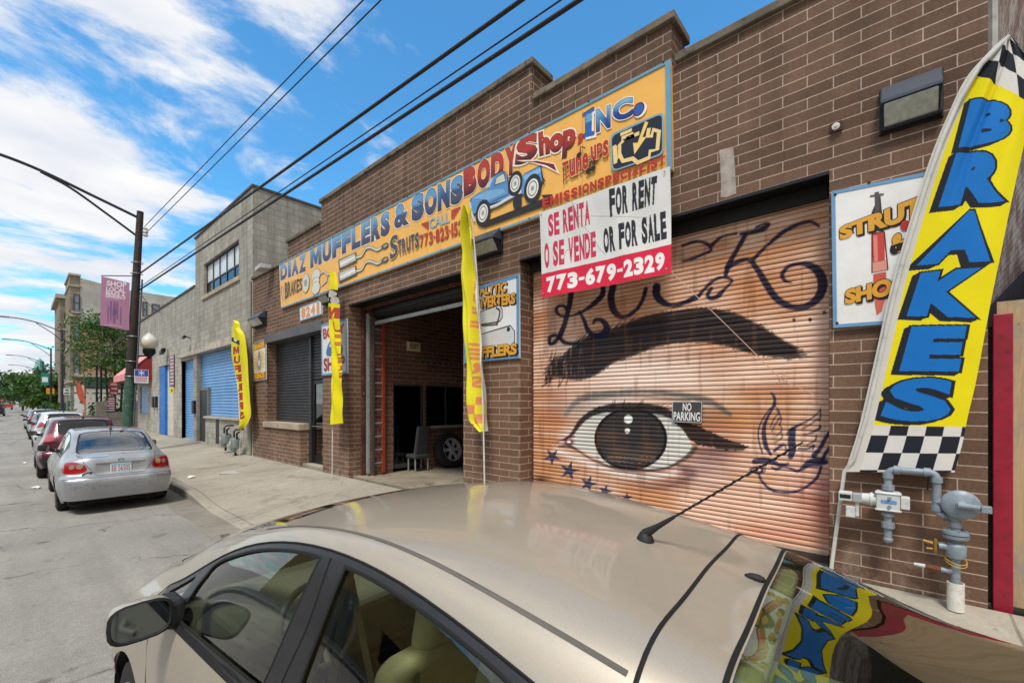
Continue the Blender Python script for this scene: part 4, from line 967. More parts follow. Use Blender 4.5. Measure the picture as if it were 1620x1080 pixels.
# ================================================================== the painted eye: corrugated roller door with spray paint
NS = 70; ZB, ZT = wall_z(1) + 0.11, 4.20; pitch = (ZT - ZB) / NS
prof = [(0.0, 0.000), (0.05, 0.005), (0.12, 0.011), (0.34, 0.0145), (0.64, 0.0145), (0.88, 0.010), (0.96, 0.004)]
zsl = np.array([(k + a) * pitch for k in range(NS) for a, d in prof] + [ZT - ZB]) + ZB
dsl = np.array([d for k in range(NS) for a, d in prof] + [0.0])
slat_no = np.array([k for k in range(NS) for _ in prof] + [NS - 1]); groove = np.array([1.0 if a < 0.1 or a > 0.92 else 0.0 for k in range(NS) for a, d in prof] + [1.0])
yg = np.linspace(M_L - 0.055, M_R + 0.028, 600)
Yg, Zg = np.meshgrid(yg, zsl); Dg = np.repeat(dsl[:, None], len(yg), 1)
rs = np.random.RandomState(5)
Dg = Dg + (rs.uniform(-0.003, 0.003, NS)[slat_no])[:, None] + 0.012 * np.exp(-((Yg - 2.0) ** 2 / 0.8 + (Zg - 1.3) ** 2 / 0.3)) * np.sin(Yg * 6)
Xg = XM - Dg
zc = Xg * sT + Yg * cT; PX = (CX + F_PX * (Xg * cT - Yg * sT) / zc).ravel(); PY = (HY - F_PX * (Zg - CAM_H) / zc).ravel()
def vnoise(seed, su, sv, oct_=4):
    """smooth noise over the door, su/sv cells along and up"""
    r_ = np.random.RandomState(seed); tot = np.zeros(PX.shape); amp = 1; U = ((Yg - M_R) / 3.8).ravel(); V = ((Zg - ZB) / 3.8).ravel()
    for o in range(oct_):
        n1, n2 = int(su * 2 ** o) + 2, int(sv * 2 ** o) + 2; g_ = r_.rand(n1 + 2, n2 + 2)
        x = U * (n1 - 1); y = V * (n2 - 1); i = np.clip(x.astype(int), 0, n1); j = np.clip(y.astype(int), 0, n2); fx = np.clip(x - i, 0, 1); fy = np.clip(y - j, 0, 1)
        fx = fx * fx * (3 - 2 * fx); fy = fy * fy * (3 - 2 * fy)
        tot += amp * ((g_[i, j] * (1 - fx) + g_[i + 1, j] * fx) * (1 - fy) + (g_[i, j + 1] * (1 - fx) + g_[i + 1, j + 1] * fx) * fy); amp *= 0.5
    return tot / (2 - 0.5 ** (oct_ - 1))
C = np.tile(CLR('d8a888'), (len(PX), 1))
def lay(col, a):
    global C
    a = np.clip(a, 0, 1)[:, None]; C = C * (1 - a) + (CLR(col) if isinstance(col, str) else col) * a
def spot(cx, cy, rx, ry, col, amt, soft=1.0):
    d = np.hypot((PX - cx) / rx, (PY - cy) / ry); lay(col, amt * np.clip((1 - d) / soft, 0, 1) ** 1.3)
def brush(pts, ws, col, amt=1.0, soft=3.0, sm=6, ragged=0.0):
    P = smooth_pts(pts, sm) if sm else pts
    if not isinstance(ws, (list, tuple)): ws = [ws] * len(pts)
    wi = list(np.interp(np.linspace(0, 1, len(P)), np.linspace(0, 1, len(ws)), ws))
    d = dist_poly(PX, PY, P, wi)
    if ragged: d = d + ragged * (vnoise(int(abs(pts[0][0])) % 97, 90, 20, 2) - 0.5) * 2
    lay(col, amt * np.clip(0.5 - d / soft, 0, 1))
n1 = vnoise(1, 5, 9); n2 = vnoise(2, 3, 50, 3)
lay('c9854f', 0.6 * np.clip((n1 - 0.46) * 4, 0, 1)); lay('f6d6c0', 0.7 * np.clip((0.52 - n1) * 4, 0, 1)); lay('e9bda2', 0.3 * np.clip((n2 - 0.5) * 4, 0, 1))
spot(1010, 590, 210, 85, 'f0dccf', 1.0); spot(1075, 470, 120, 60, 'ecc8ae', 0.5); spot(960, 640, 130, 45, 'e0dad4', 0.65)
spot(880, 660, 60, 70, 'b8703c', 0.7); spot(880, 640, 30, 40, 'a86a62', 0.5); spot(1150, 660, 140, 60, 'bf7d3e', 0.85); spot(1230, 610, 70, 50, 'bb8576', 0.35); spot(1240, 650, 60, 60, 'c98f58', 0.5)
spot(1130, 700, 50, 60, '9c6f88', 0.5); spot(1090, 745, 110, 45, '8f6a7c', 0.55); spot(1290, 770, 90, 80, 'c4655e', 0.6); spot(1310, 800, 60, 60, 'b4545c', 0.55); spot(1100, 825, 160, 50, 'e6b298', 0.5); spot(1240, 845, 130, 35, 'e9a596', 0.6)
spot(1200, 330, 220, 40, 'b06a38', 0.75); spot(1000, 380, 200, 70, 'b87a4e', 0.45); spot(890, 760, 120, 50, 'bb7f4d', 0.5)
# slat banding, tone differing from slat to slat
band = rs.uniform(0, 1, NS)[slat_no]; bandp = np.repeat(band[:, None], len(yg), 1).ravel()
lay('a9693f', 0.35 * np.clip((bandp - 0.62) * 3, 0, 1) * (0.4 + 0.6 * n1)); lay('f2d3bd', 0.35 * np.clip((0.3 - bandp) * 4, 0, 1))
# ----- eyebrow
brow = smooth_pts([(862, 608), (868, 575), (890, 562), (925, 534), (965, 521), (1020, 500), (1070, 490), (1120, 487), (1165, 496), (1200, 513), (1240, 537), (1278, 561), (1240, 566), (1190, 560), (1150, 548), (1100, 541), (1050, 546), (1010, 560), (970, 575), (945, 592), (915, 602), (880, 598)], 5, True)
rag = vnoise(11, 60, 90, 2); rag2 = vnoise(12, 140, 30, 2)
qx = PX + (rag - 0.5) * 7; qy = PY + (rag2 - 0.5) * 6
ins = in_poly(qx, qy, brow); ins2 = in_poly(PX + 4, PY - 3, brow)
stripe = np.repeat((0.5 + 0.5 * np.sin(np.arange(NS) * 2.9))[slat_no][:, None], len(yg), 1).ravel()
bd_ = np.minimum(dist_poly(PX, PY, brow + brow[:1], [0.01] * (len(brow) + 1)), 30); soft_ = np.where(in_poly(PX, PY, brow), 0.62 + bd_ * 0.12, 0) + 0.0
fray = np.clip(0.75 + (PX - 862) / 110 + (vnoise(41, 120, 26, 3) - 0.5) * 1.6, 0.15, 1) * np.clip(0.6 + (1285 - PX) / 60 + (vnoise(42, 120, 26, 3) - 0.5), 0.2, 1)
lay('1d1c20', fray * 0.98 * np.clip(np.maximum(soft_ * (in_poly(PX, PY, brow)), ins * 0.75), 0, 1)); lay('3d3c40', fray * 0.7 * (ins & ins2) * np.clip(stripe * 1.6 - 0.5, 0, 1))
for k in range(70):     # loose hairs
    t = rs.rand(); i = int(t * 60) % len(brow); x, y = brow[i]
    a = rs.uniform(-1.0, -0.5) if x < 1000 else rs.uniform(-0.2, 0.5); L = rs.uniform(8, 20)
    s_ = 1 if y < 545 else 0.6
    brush([(x - 4, y + 3), (x + L * math.cos(a) * 0.7, y + L * math.sin(a) * s_)], [2.2, 0.4], '2b2a2c', 0.8, 1.5, 0)
for k in range(26):
    x = rs.uniform(860, 900); y = rs.uniform(560, 612); brush([(x, y), (x + rs.uniform(2, 9), y - rs.uniform(8, 20))], [2.4, 0.5], '26262a', 0.8, 1.5, 0)
# ----- lid crease and shading
brush([(895, 655), (908, 640), (925, 628), (965, 622), (1020, 619), (1080, 625), (1125, 636), (1155, 656)], [5, 9, 10, 8, 7, 9, 12, 6], '4c5a5c', 0.8, 5, 6, 1.5)
brush([(925, 632), (1000, 626), (1090, 634)], [5, 4, 5], '2f3a3c', 0.6, 4)
spot(960, 655, 90, 26, 'e8e2da', 0.7); spot(905, 690, 30, 26, 'ece6df', 0.85)
spot(1100, 655, 80, 30, '5c5f5c', 0.45); spot(920, 645, 50, 22, '8d8078', 0.5); spot(1120, 725, 60, 30, '6f5a66', 0.5); spot(1000, 765, 120, 14, '9c7f78', 0.5)
# ----- white of the eye
eye = smooth_pts([(884, 699), (905, 688), (925, 668), (945, 653), (985, 646), (1030, 648), (1062, 660), (1080, 678), (1094, 706), (1082, 722), (1060, 737), (1030, 743), (990, 740), (955, 732), (930, 716), (905, 706)], 5, True)
ins = in_poly(PX, PY, eye); lay('d3d2cb', ins * 1.0); lay('aab0ac', ins * np.clip((668 - PY) / 26, 0, 0.8)); spot(900, 699, 12, 7, '8e3f4c', ins.max() * 0.95, 0.5); spot(900, 698, 4, 4, 'f2e6e4', 1.0, 0.5)
brush([(880, 699), (895, 694), (908, 690)], [1, 5, 3], '8e3f4c', 0.9, 2); brush([(900, 704), (912, 710)], [5, 2], '8e3f4c', 0.8, 2)
# ----- iris
d = np.hypot((PX - 998) / 57, (PY - 694) / 49) ; irc = (d < 1) & (PY > 645)
lay('232326', irc * 0.97); lay('3f3d3e', 0.5 * irc * stripe)
for cx, cy, rx, ry, co, am in ((965, 690, 26, 16, '5c4c42', 0.7), (978, 712, 30, 12, '57504a', 0.8), (1028, 710, 26, 16, '5e4e42', 0.7), (1000, 718, 40, 9, '55504a', 0.7), (1020, 724, 20, 6, '7a4a2a', 0.8), (975, 722, 16, 6, '7a4a2a', 0.7)):
    dd = np.hypot((PX - cx) / rx, (PY - cy) / ry); lay(co, am * np.clip(1.2 * (1 - dd), 0, 1) * irc)
ring = np.abs(d - 0.97) < 0.045; lay('121214', ring * (PY > 645) * 0.9)
dots = (np.abs(PY - 727) < 5) & (np.abs(PX - 998) < 42) & (np.sin(PX * 1.9) * np.sin(PY * 1.7 + PX) > 0.55); lay('b9b6ae', dots * 0.6)
for cx, cy, r_ in ((994, 663, 6.8), (992.5, 681, 4.2)): lay('e9ecec', np.clip((r_ - np.hypot(PX - cx, PY - cy)) / 1.2 + 0.5, 0, 1))
# ----- lashes: upper line, wing
brush([(893, 695), (905, 686), (918, 668), (935, 654), (960, 646), (1000, 644), (1040, 648), (1064, 657)], [2, 5, 8, 10, 13, 15, 15, 12], '232326', 0.97, 2.5, 6, 0.8)
wing = smooth_pts([(1058, 656), (1100, 672), (1140, 690), (1165, 700), (1185, 706), (1165, 713), (1130, 708), (1098, 700), (1080, 680)], 5, True)
lay('1f1f22', 0.95 * in_poly(PX, PY + (rag2 - 0.5) * 4, wing)); brush([(1098, 712), (1140, 714), (1182, 712)], [5, 6, 1], '55524e', 0.6, 4); brush([(1072, 732), (1090, 720), (1100, 708)], [6, 8, 8], '36423f', 0.8, 4)
for x, y, dx, dy in ((967, 643, 3, -9), (972, 642, 1, -11), (985, 641, 4, -10), (1008, 641, 8, -8), (1014, 642, 4, -10), (1038, 646, 14, -8), (1042, 647, 16, -6), (942, 652, -1, -9), (948, 650, -2, -6)):
    brush([(x, y + 2), (x + dx, y + dy)], [4, 0.6], '232326', 0.95, 1.5, 0)
brush([(884, 706), (900, 705), (915, 713), (940, 728), (975, 741), (1010, 744), (1050, 741), (1072, 732)], [3, 5, 3, 3, 5, 6, 4, 4], '34383a', 0.9, 2.5)
brush([(880, 712), (920, 728), (970, 748), (1030, 754), (1075, 745)], [8, 8, 8, 9, 6], 'ece6e0', 0.75, 8); brush([(1080, 742), (1095, 750), (1060, 768), (1020, 772)], [12, 14, 8, 2], '5f4656', 0.65, 12)
# ----- lettering sprayed across the top, in navy
NAVY = '14203c'; zm6 = crop(840, 270, 3.24); zr = crop(860, 460, 6.0); zk = crop(1080, 330, 4.696)
SP = dict(soft=2.2, ragged=0.6)
for pts, ws in ((zr(262, -40, 255, 80, 225, 220, 195, 330, 150, 440), [8, 7, 6, 6, 7]), (zr(560, -60, 560, 30, 480, 120, 380, 190, 300, 225, 230, 240, 160, 235, 120, 190, 140, 145, 195, 145, 225, 190), [6, 7, 6, 4, 3, 3, 4, 5, 4, 4, 3]),
                (zr(340, 195, 380, 270, 420, 370, 480, 425, 560, 415, 600, 350, 560, 285, 500, 275, 470, 305), [3, 5, 6, 7, 9, 9, 6, 5, 3]), (zr(150, 440, 100, 490, 60, 500, 60, 440, 110, 420, 150, 450, 200, 490, 260, 500, 320, 490, 350, 455), [5, 5, 5, 5, 4, 5, 5, 4, 3, 1]),
                (zr(660, -40, 640, 60, 660, 170, 710, 235, 770, 245, 850, 205, 910, 140, 950, 60, 970, -20), [9, 9, 9, 7, 5, 5, 5, 5, 5]), (zr(1075, -40, 1070, 30, 1110, 90, 1180, 130, 1260, 135, 1350, 105, 1440, 55), [10, 10, 9, 7, 6, 6, 5])):
    brush(pts, [w_ * 1.28 for w_ in ws], NAVY, 0.98, **SP)
for pts, ws in ((zk(0, 700, 60, 685, 110, 655, 160, 600, 210, 550, 270, 515, 330, 515, 365, 535, 340, 570, 300, 610, 260, 650, 210, 665, 185, 640, 215, 590), [5, 5, 5, 4, 4, 4, 4, 3, 4, 6, 6, 5, 4]), (zk(470, 190, 430, 260, 385, 340, 340, 420, 320, 490), [6, 6, 6, 7, 6]), (zk(430, 190, 520, 175, 600, 150, 640, 115, 600, 115, 545, 140), [4, 6, 7, 5, 3, 3]),
                (zk(330, 440, 400, 400, 470, 378, 510, 385, 560, 340, 620, 280, 690, 220, 760, 165, 830, 130, 900, 105, 960, 100, 1010, 130), [6, 6, 5, 6, 4, 4, 5, 5, 5, 5, 5, 4]), (zk(510, 390, 560, 460, 620, 560, 690, 660, 770, 715, 860, 735, 950, 710, 1020, 640, 1040, 560, 1010, 470, 940, 420, 860, 410, 780, 435, 740, 490, 760, 535, 810, 550), [6, 8, 9, 9, 8, 8, 9, 11, 13, 12, 9, 5, 5, 6, 5, 2]),
                (zk(0, 275, 70, 250, 130, 245, 190, 270, 210, 310, 160, 335, 80, 370, 0, 390), [4, 4, 4, 5, 4, 4, 4, 3]), (zk(220, 270, 260, 230, 320, 200, 400, 185), [6, 4, 3, 3])):
    brush(pts, [w_ * 1.28 for w_ in ws], NAVY, 0.97, **SP)
for x, y, r_ in ((1256, 506, 3.4), (1281.5, 505.5, 3.6)): lay(NAVY, 0.95 * np.clip(r_ - np.hypot(PX - x, PY - y), 0, 1))
def star(cx, cy, r_, rot=0.0, col='22335a'):
    pts = []
    for k in range(10):
        a = -math.pi / 2 + rot + k * math.pi / 5; q_ = r_ if k % 2 == 0 else r_ * 0.36; pts.append((cx + q_ * math.cos(a), cy + q_ * math.sin(a)))
    lay(col, 0.92 * in_poly(PX, PY, pts))
star(1304.5, 494.5, 5.5, 0.2, NAVY)
for cx, cy, r_, ro in ((873.5, 722, 15, 0.65), (900.5, 744, 17, 0.25), (930.5, 765, 15, 0.35), (957, 777, 13, 0.3), (991.5, 787, 10, 0.1)): star(cx, cy, r_, ro)
# ----- swallow
zw = crop(1160, 600, 5.4); IND = '152a52'
for pts, w in ((zw(320, 110, 345, 140, 355, 175, 350, 215), [2, 5, 5, 6]), (zw(345, 220, 290, 280, 240, 360, 215, 440, 220, 530, 250, 630), 2.2), (zw(350, 230, 300, 310, 265, 400, 262, 480, 280, 570, 320, 640), [3, 4, 6, 7, 7, 4]), (zw(360, 230, 395, 280, 350, 330, 320, 400), 2), (zw(375, 265, 410, 330, 395, 390), 2.2), (zw(395, 330, 350, 400, 330, 440), 1.8), (zw(400, 390, 415, 430, 370, 480), 2), (zw(410, 450, 415, 500, 350, 540), 2),
               (zw(350, 610, 400, 570, 440, 560, 450, 600, 435, 640), [4, 5, 3, 2, 2]), (zw(750, 230, 720, 290, 640, 350, 560, 390, 490, 430, 460, 470), [1, 2.5, 2.5, 4, 5, 3]), (zw(745, 260, 740, 350, 720, 340, 650, 390, 590, 420), 2.2), (zw(740, 390, 735, 420, 650, 460, 600, 470), [3, 4, 3, 2]), (zw(710, 480, 700, 520, 630, 560), 2.5), (zw(560, 590, 640, 590, 690, 560, 680, 590), 3.5), (zw(510, 430, 500, 520, 505, 600, 490, 660), [9, 12, 12, 8]), (zw(830, 440, 790, 500, 740, 590, 690, 650), [6, 6, 6, 9]), (zw(830, 570, 790, 630, 760, 690), [4, 6, 6]),
               (zw(180, 700, 260, 690, 340, 705, 400, 730, 470, 720), [8, 9, 8, 5, 4]), (zw(590, 760, 650, 715, 720, 705, 790, 700), [6, 12, 14, 8]), (zw(330, 750, 370, 765, 430, 745, 500, 765, 550, 780, 600, 755), [3, 5, 3, 4, 5, 4]), (zw(130, 815, 170, 785, 220, 800, 250, 770, 210, 745, 140, 770), [3, 5, 5, 4, 4, 3]), (zw(250, 740, 275, 765, 260, 795, 235, 785), 2), (zw(215, 800, 240, 860, 300, 925, 380, 960, 480, 965, 580, 940, 660, 890, 720, 830, 750, 750), [3, 4, 4.5, 4, 4, 4, 4.5, 5, 5])):
    brush(pts, [q_ * 1.05 for q_ in w] if isinstance(w, list) else w * 1.05, IND, 0.95, 1.6, 6, 0.35)
spot(1166, 715, 20, 14, '6f7f9c', 0.0)
# grime: black scuffs at the lower left, streaks
spot(856, 758, 26, 12, '1d1a18', 0.95); spot(872, 770, 30, 8, '3a2a20', 0.6)
gr = np.repeat(groove[:, None], len(yg), 1).ravel(); lay('7d4720', gr * np.clip((n2 - 0.2) * 1.6, 0.05, 0.6))  # brown joint lines: rust plus groove shade laid into the paint
n3 = vnoise(31, 60, 6, 3); lay('7d5236', 0.35 * np.clip((n3 - 0.62) * 6, 0, 1));
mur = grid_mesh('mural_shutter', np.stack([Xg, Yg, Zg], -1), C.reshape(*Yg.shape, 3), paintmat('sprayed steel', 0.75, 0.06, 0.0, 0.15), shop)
mur['label'] = 'corrugated roller shutter sprayed with a large painted eye and navy script'
mb = MB().box(XM - 0.035, XM + 0.01, M_R + 0.03, M_L - 0.06, ZB - 0.07, ZB - 0.003); mb.build('shutter_foot', M('dirty foot rail', '4a3a30', 0.7, var=0.3), shop)
# ================================================================== feather flags
CLOTH = paintmat('flag cloth', 0.75, 0.07, 0.06)
POLEM = M('white fibreglass pole', 'cfcdc6', 0.45, var=0.12, dirt='8a847a', dirt_amt=0.5)
def curve_at(pts, v):
    """pts bottom -> top as (x, y); resampled evenly by length at v"""
    P = np.array(smooth_pts(pts, 8)); L = np.r_[0, np.cumsum(np.hypot(*np.diff(P, axis=0).T))]; L /= L[-1]
    return np.stack([np.interp(v, L, P[:, 0]), np.interp(v, L, P[:, 1])], -1)
def flag(name, label, Xf, left, right, paint, fold, nu, nv, pole, sleeve_left=True, group=None, pole_r=0.013):
    v = np.linspace(0, 1, nv); u = np.linspace(0, 1, nu)
    Lc, Rc = curve_at(left, v), curve_at(right, v)
    PXY = Lc[:, None, :] * (1 - u)[None, :, None] + Rc[:, None, :] * u[None, :, None]
    px, py = PXY[..., 0], PXY[..., 1]
    uu, vv = np.meshgrid(u, v)
    uf = (px - CX) / F_PX; vf = (HY - py) / F_PX
    X = Xf(vv); t = X / (sT + uf * cT); Y = t * (cT - uf * sT); Z = CAM_H + t * vf
    C = paint(px.ravel(), py.ravel(), uu.ravel(), vv.ravel()).reshape(nv, nu, 3)
    P = np.stack([X + fold(uu, vv), Y, Z], -1)
    base = pole[0]
    r = thing(name, label, 'flag', base, group)
    grid_mesh('flag_cloth', P, C, CLOTH, r)
    mb = MB(); k = len(pole); mb.tube(pole, [pole_r] * k, 8); mb.build('pole', POLEM, r, smooth=50)
    return r
YEL, BLK, WHT = CLR('f0de06'), CLR('1d222b'), CLR('dedad4')
zA = crop(1300, 40, 2.16); zB = crop(1300, 500, 2.16)
def tilt(quad): return quad
def brakes_paint(PX, PY, U, V):
    C = np.tile(YEL, (len(PX), 1))
    sl = U < 0.135 - 0.01 * V; 
    # bottom chequers
    ub = (U - 0.13) / 0.87
    kb = np.floor(ub * 5.2).astype(int); rb = np.floor((V - 0.004) / 0.0385).astype(int); m = (V < 0.103)
    C[m] = np.where(((kb + rb) % 2 == 0)[m, None], WHT, BLK)
    kt = np.floor(ub * 2.6 + (V - 0.86) * 5).astype(int); rt = np.floor((V - 0.862 + 0.05 * (U - 0.5)) / 0.044).astype(int); m = (V - 0.862 + 0.05 * (U - 0.5)) > 0
    C[m] = np.where(((kt + rt) % 2 == 0)[m, None], BLK, WHT)
    for ch, q in (('B', zA(512, 258, 652, 268, 625, 392, 474, 418)), ('R', zA(464, 442, 640, 430, 612, 596, 410, 618)), ('A', zA(462, 640, 548, 638, 562, 802, 338, 816)), ('K', zA(345, 848, 552, 828, 512, 996, 302, 990)),
                  ('E', zB(312, 38, 482, 36, 455, 186, 274, 184)), ('S', zB(255, 214, 440, 214, 418, 360, 204, 352))):
        cx0, cy0 = sum(p[0] for p in q) / 4, sum(p[1] for p in q) / 4; q = [(cx0 + (p[0] - cx0) * 1.13 + 2, cy0 + (p[1] - cy0) * 1.04) for p in q]
        for k in range(6): C[raster_text(PX, PY, ch, q, 0.045 if ch == 'S' else 0.07, -0.02 * k * 0.9, -0.014 * k, off=0.02)] = BLK
        C[raster_text(PX, PY, ch, q, 0.045 if ch == 'S' else 0.07, off=0.03)] = BLK
        C[raster_text(PX, PY, ch, q, 0.045 if ch == 'S' else 0.07)] = CLR('1173c4')
    C[sl] = CLR('d6d2ca')
    return C
left = [(1336, 746), (1345, 720), (1357, 682), (1372, 620), (1390, 540), (1408, 460), (1430, 380), (1455, 300), (1475, 240), (1500, 180), (1527, 125), (1560, 86), (1594, 52)]
right = [(1510, 747), (1523, 700), (1531, 660), (1545, 600), (1560, 520), (1571, 462), (1584, 400), (1596, 340), (1611, 270), (1626, 200), (1634, 140), (1626, 90), (1599, 52)]
bx = lambda v: X0 - 0.10 - 0.14 * v
fold = lambda u, v: 0.018 * np.sin(u * 7 + 2.2 * v) * (0.3 + v) + 0.012 * np.sin(u * 17 - 9 * v) * np.clip(v * 1.6 - 0.5, 0.15, 1) + 0.035 * np.exp(-((u - 0.42 - 0.25 * (v - 0.8)) / 0.05) ** 2) * np.clip((v - 0.55) * 4, 0, 1)
pl = [W(1315, 899, X0 - 0.06), W(1336, 745, X0 - 0.085)] + [tuple(Vector(W(x, y, float(bx(v)) - 0.012))) for (x, y), v in zip([tuple(p) for p in curve_at([(a + 8, b) for a, b in left], np.linspace(0.03, 0.99, 12))], np.linspace(0.03, 0.99, 12))]
flag('feather_flag', 'tall yellow and blue chequered feather flag for brakes standing right of the painted shutter', bx, left, right, brakes_paint, fold, 290, 780, pl, group=None, pole_r=0.016)

def muffler_paint(quads, txt, edge_u=None, edge_col='d9d5cc', chk=None, base='d8cc1e'):
    def f(PX, PY, U, V):
        C = np.tile(CLR(base), (len(PX), 1)); 
        if chk: chk(C, PX, PY, U, V)
        for ch, q in quads: C[raster_text(PX, PY, ch, q, 0.06)] = CLR(txt)
        if edge_u is not None: C[edge_u(U, V)] = CLR(edge_col)
        return C
    return f
z5 = crop(480, 420, 3.0); z6b = crop(300, 520, 5.4); z7 = crop(480, 420, 6.0)
# middle flag beside the open bay: reversed letters, faded orange
letters = 'MUFFLERS'; ql = []
for i, ch in enumerate(letters):
    y0 = 62 + i * 66; ql.append((ch, z5(838 + i * 0.5, y0, 795 + i * 1.0, y0, 797 + i * 1.0, y0 + 56, 840 + i * 0.5, y0 + 56)))
def chk5(C, PX, PY, U, V):
    cx = (PX - 480) * 3; cy = (PY - 420) * 3; m = (cy > 622)
    k = (np.floor((cx - 735) / 44) + np.floor(cy / 44)).astype(int) % 2
    C[m & (k == 0)] = CLR('d98a5a'); C[(PY < 362) & (PY > 340) & (U > 0.5)] = CLR('c2b41c')
left = z5(838, 790, 800, 765, 776, 735, 772, 600, 770, 400, 762, 200, 757, 60, 762, -30) + [(733, 372), (738, 345), (741, 328)]
right = z5(864, 785, 862, 700, 858, 560, 850, 400, 842, 200, 832, 40, 824, -60) + [(752, 372), (747, 345), (742, 328)]
mx = lambda v: X0 - 0.34 + 0 * v
base5 = GR(768, 766, wall_z(5) - 0.005); base5 = (X0 - 0.34, base5[1] * 1.0, base5[2])
pv = np.linspace(0.02, 0.98, 10)
def edge_pole(ctrl, Xf, base, dx=-3):
    return [base] + [W(p[0] + dx, p[1], float(Xf(v)) - 0.01) for p, v in zip(curve_at(ctrl, pv), pv)]
b5 = W(767.5, 766, X0 - 0.34); b5 = (b5[0], b5[1], wall_z(5) - 0.01)
flag('feather_flag', 'faded limp yellow feather flag with orange letters in front of the converter sign', mx, left, right,
     muffler_paint(ql, 'd98a5a', lambda U, V: (U > 0.80) & (V < 0.80), 'd9d5cc', chk5, 'ddd32a'), lambda u, v: 0.07 * np.sin(u * 7.5 + 1.5 + 3 * v) + 0.03 * np.sin(u * 16 + v * 9) + 0.02 * np.sin(v * 23 + u * 5) - 0.05 * (v > 0.8) * np.sin((v - 0.8) * 15) * (1 - u), 70, 420, edge_pole(right, mx, b5), group='yellow feather flags along the wall')
# narrow flag before the body shop sign
ql = [('M', z7(345, 400, 272, 400, 275, 515, 345, 505)), ('U', z7(385, 590, 300, 528, 318, 620, 350, 640))]
for i, ch in enumerate('FFLERS'): y0 = 655 + i * 72; ql.append((ch, z7(400 + i * 2, y0, 325 + i * 6, y0, 327 + i * 6, y0 + 55, 402 + i * 2, y0 + 55)))
def chk7(C, PX, PY, U, V):
    cx = (PX - 480) * 6; cy = (PY - 420) * 6; m = (cy > 235) & (cy < 365); C[m] = BLK
    for x, y, rx, ry in ((292, 272, 34, 36), (312, 332, 26, 34), (268, 330, 8, 20)): C[m & (np.hypot((cx - x) / rx, (cy - y) / ry) < 1)] = CLR('bdb7ae')
left = [(524.5, 672)] + z7(276, 1080, 270, 850, 262, 700, 246, 480, 250, 380, 260, 260, 266, 190, 288, 90, 299, 60)
right = [(543, 669)] + z7(380, 1080, 370, 850, 356, 680, 346, 520, 336, 370, 331, 260, 326, 180, 312, 95, 303, 60)
nx_ = lambda v: X0 - 0.26 + 0 * v
b7 = W(525.5, 748, X0 - 0.26); b7 = (b7[0], b7[1], wall_z(9.6) - 0.01)
flag('feather_flag', 'narrow rolled up plain yellow feather flag before the body shop sign', nx_, left, right,
     muffler_paint(ql, 'b3402f', None, 'd9d5cc', chk7, 'e2d313'), lambda u, v: -0.09 * np.sin(u * 3.0) - 0.022 * np.sin(u * 12 + v * 7) - 0.012 * np.sin(v * 31 + u * 6), 50, 300, edge_pole(left, nx_, b7, 1.5), group='yellow feather flags along the wall')
# bowed flag in front of the blue shutter
ql = []
for i, ch in enumerate(letters):
    y0 = 150 + i * 79; x0 = 388 + i * 7.5; ql.append((ch, z6b(x0 + 52 - i * 1.2, y0 - 4, x0, y0 + 8, x0 + 3, y0 + 74, x0 + 55 - i * 1.2, y0 + 62)))
def chk6(C, PX, PY, U, V):
    cx = (PX - 300) * 5.4; cy = (PY - 520) * 5.4; m = (cy > 70 + (cx - 370) * 0.45) & (cy < 108 + (cx - 370) * 0.45) & (cx < 448); C[m] = BLK; C[m & (np.abs(np.hypot(cx - 408, cy - 95) - 8) < 9)] = CLR('cfc9bf')
left = z6b(436, 856, 420, 760, 415, 600, 402, 460, 380, 350, 361, 240, 360, 130, 368, 30) + [(369, 518), (373, 507)]
right = z6b(438, 858, 480, 830, 525, 742, 522, 620, 511, 450, 497, 250, 468, 60, 430, 0) + [(378, 511), (374.5, 507)]
lx = lambda v: X0 - 0.30 + 0.05 * np.sin(v * 3.1)
b6 = W(379, 690, X0 - 0.30); b6 = (b6[0], b6[1], wall_z(16.8) - 0.01)
flag('feather_flag', 'bowed yellow feather flag with reversed red letters before the blue shutter', lx, left, right,
     muffler_paint(ql, 'a3302c', None, 'd9d5cc', chk6, 'e0d21a'), lambda u, v: -0.07 * np.sin(u * 3.1) + 0.02 * np.sin(u * 9 + v * 5), 50, 300, edge_pole(left, lx, b6, 1.0), group='yellow feather flags along the wall')

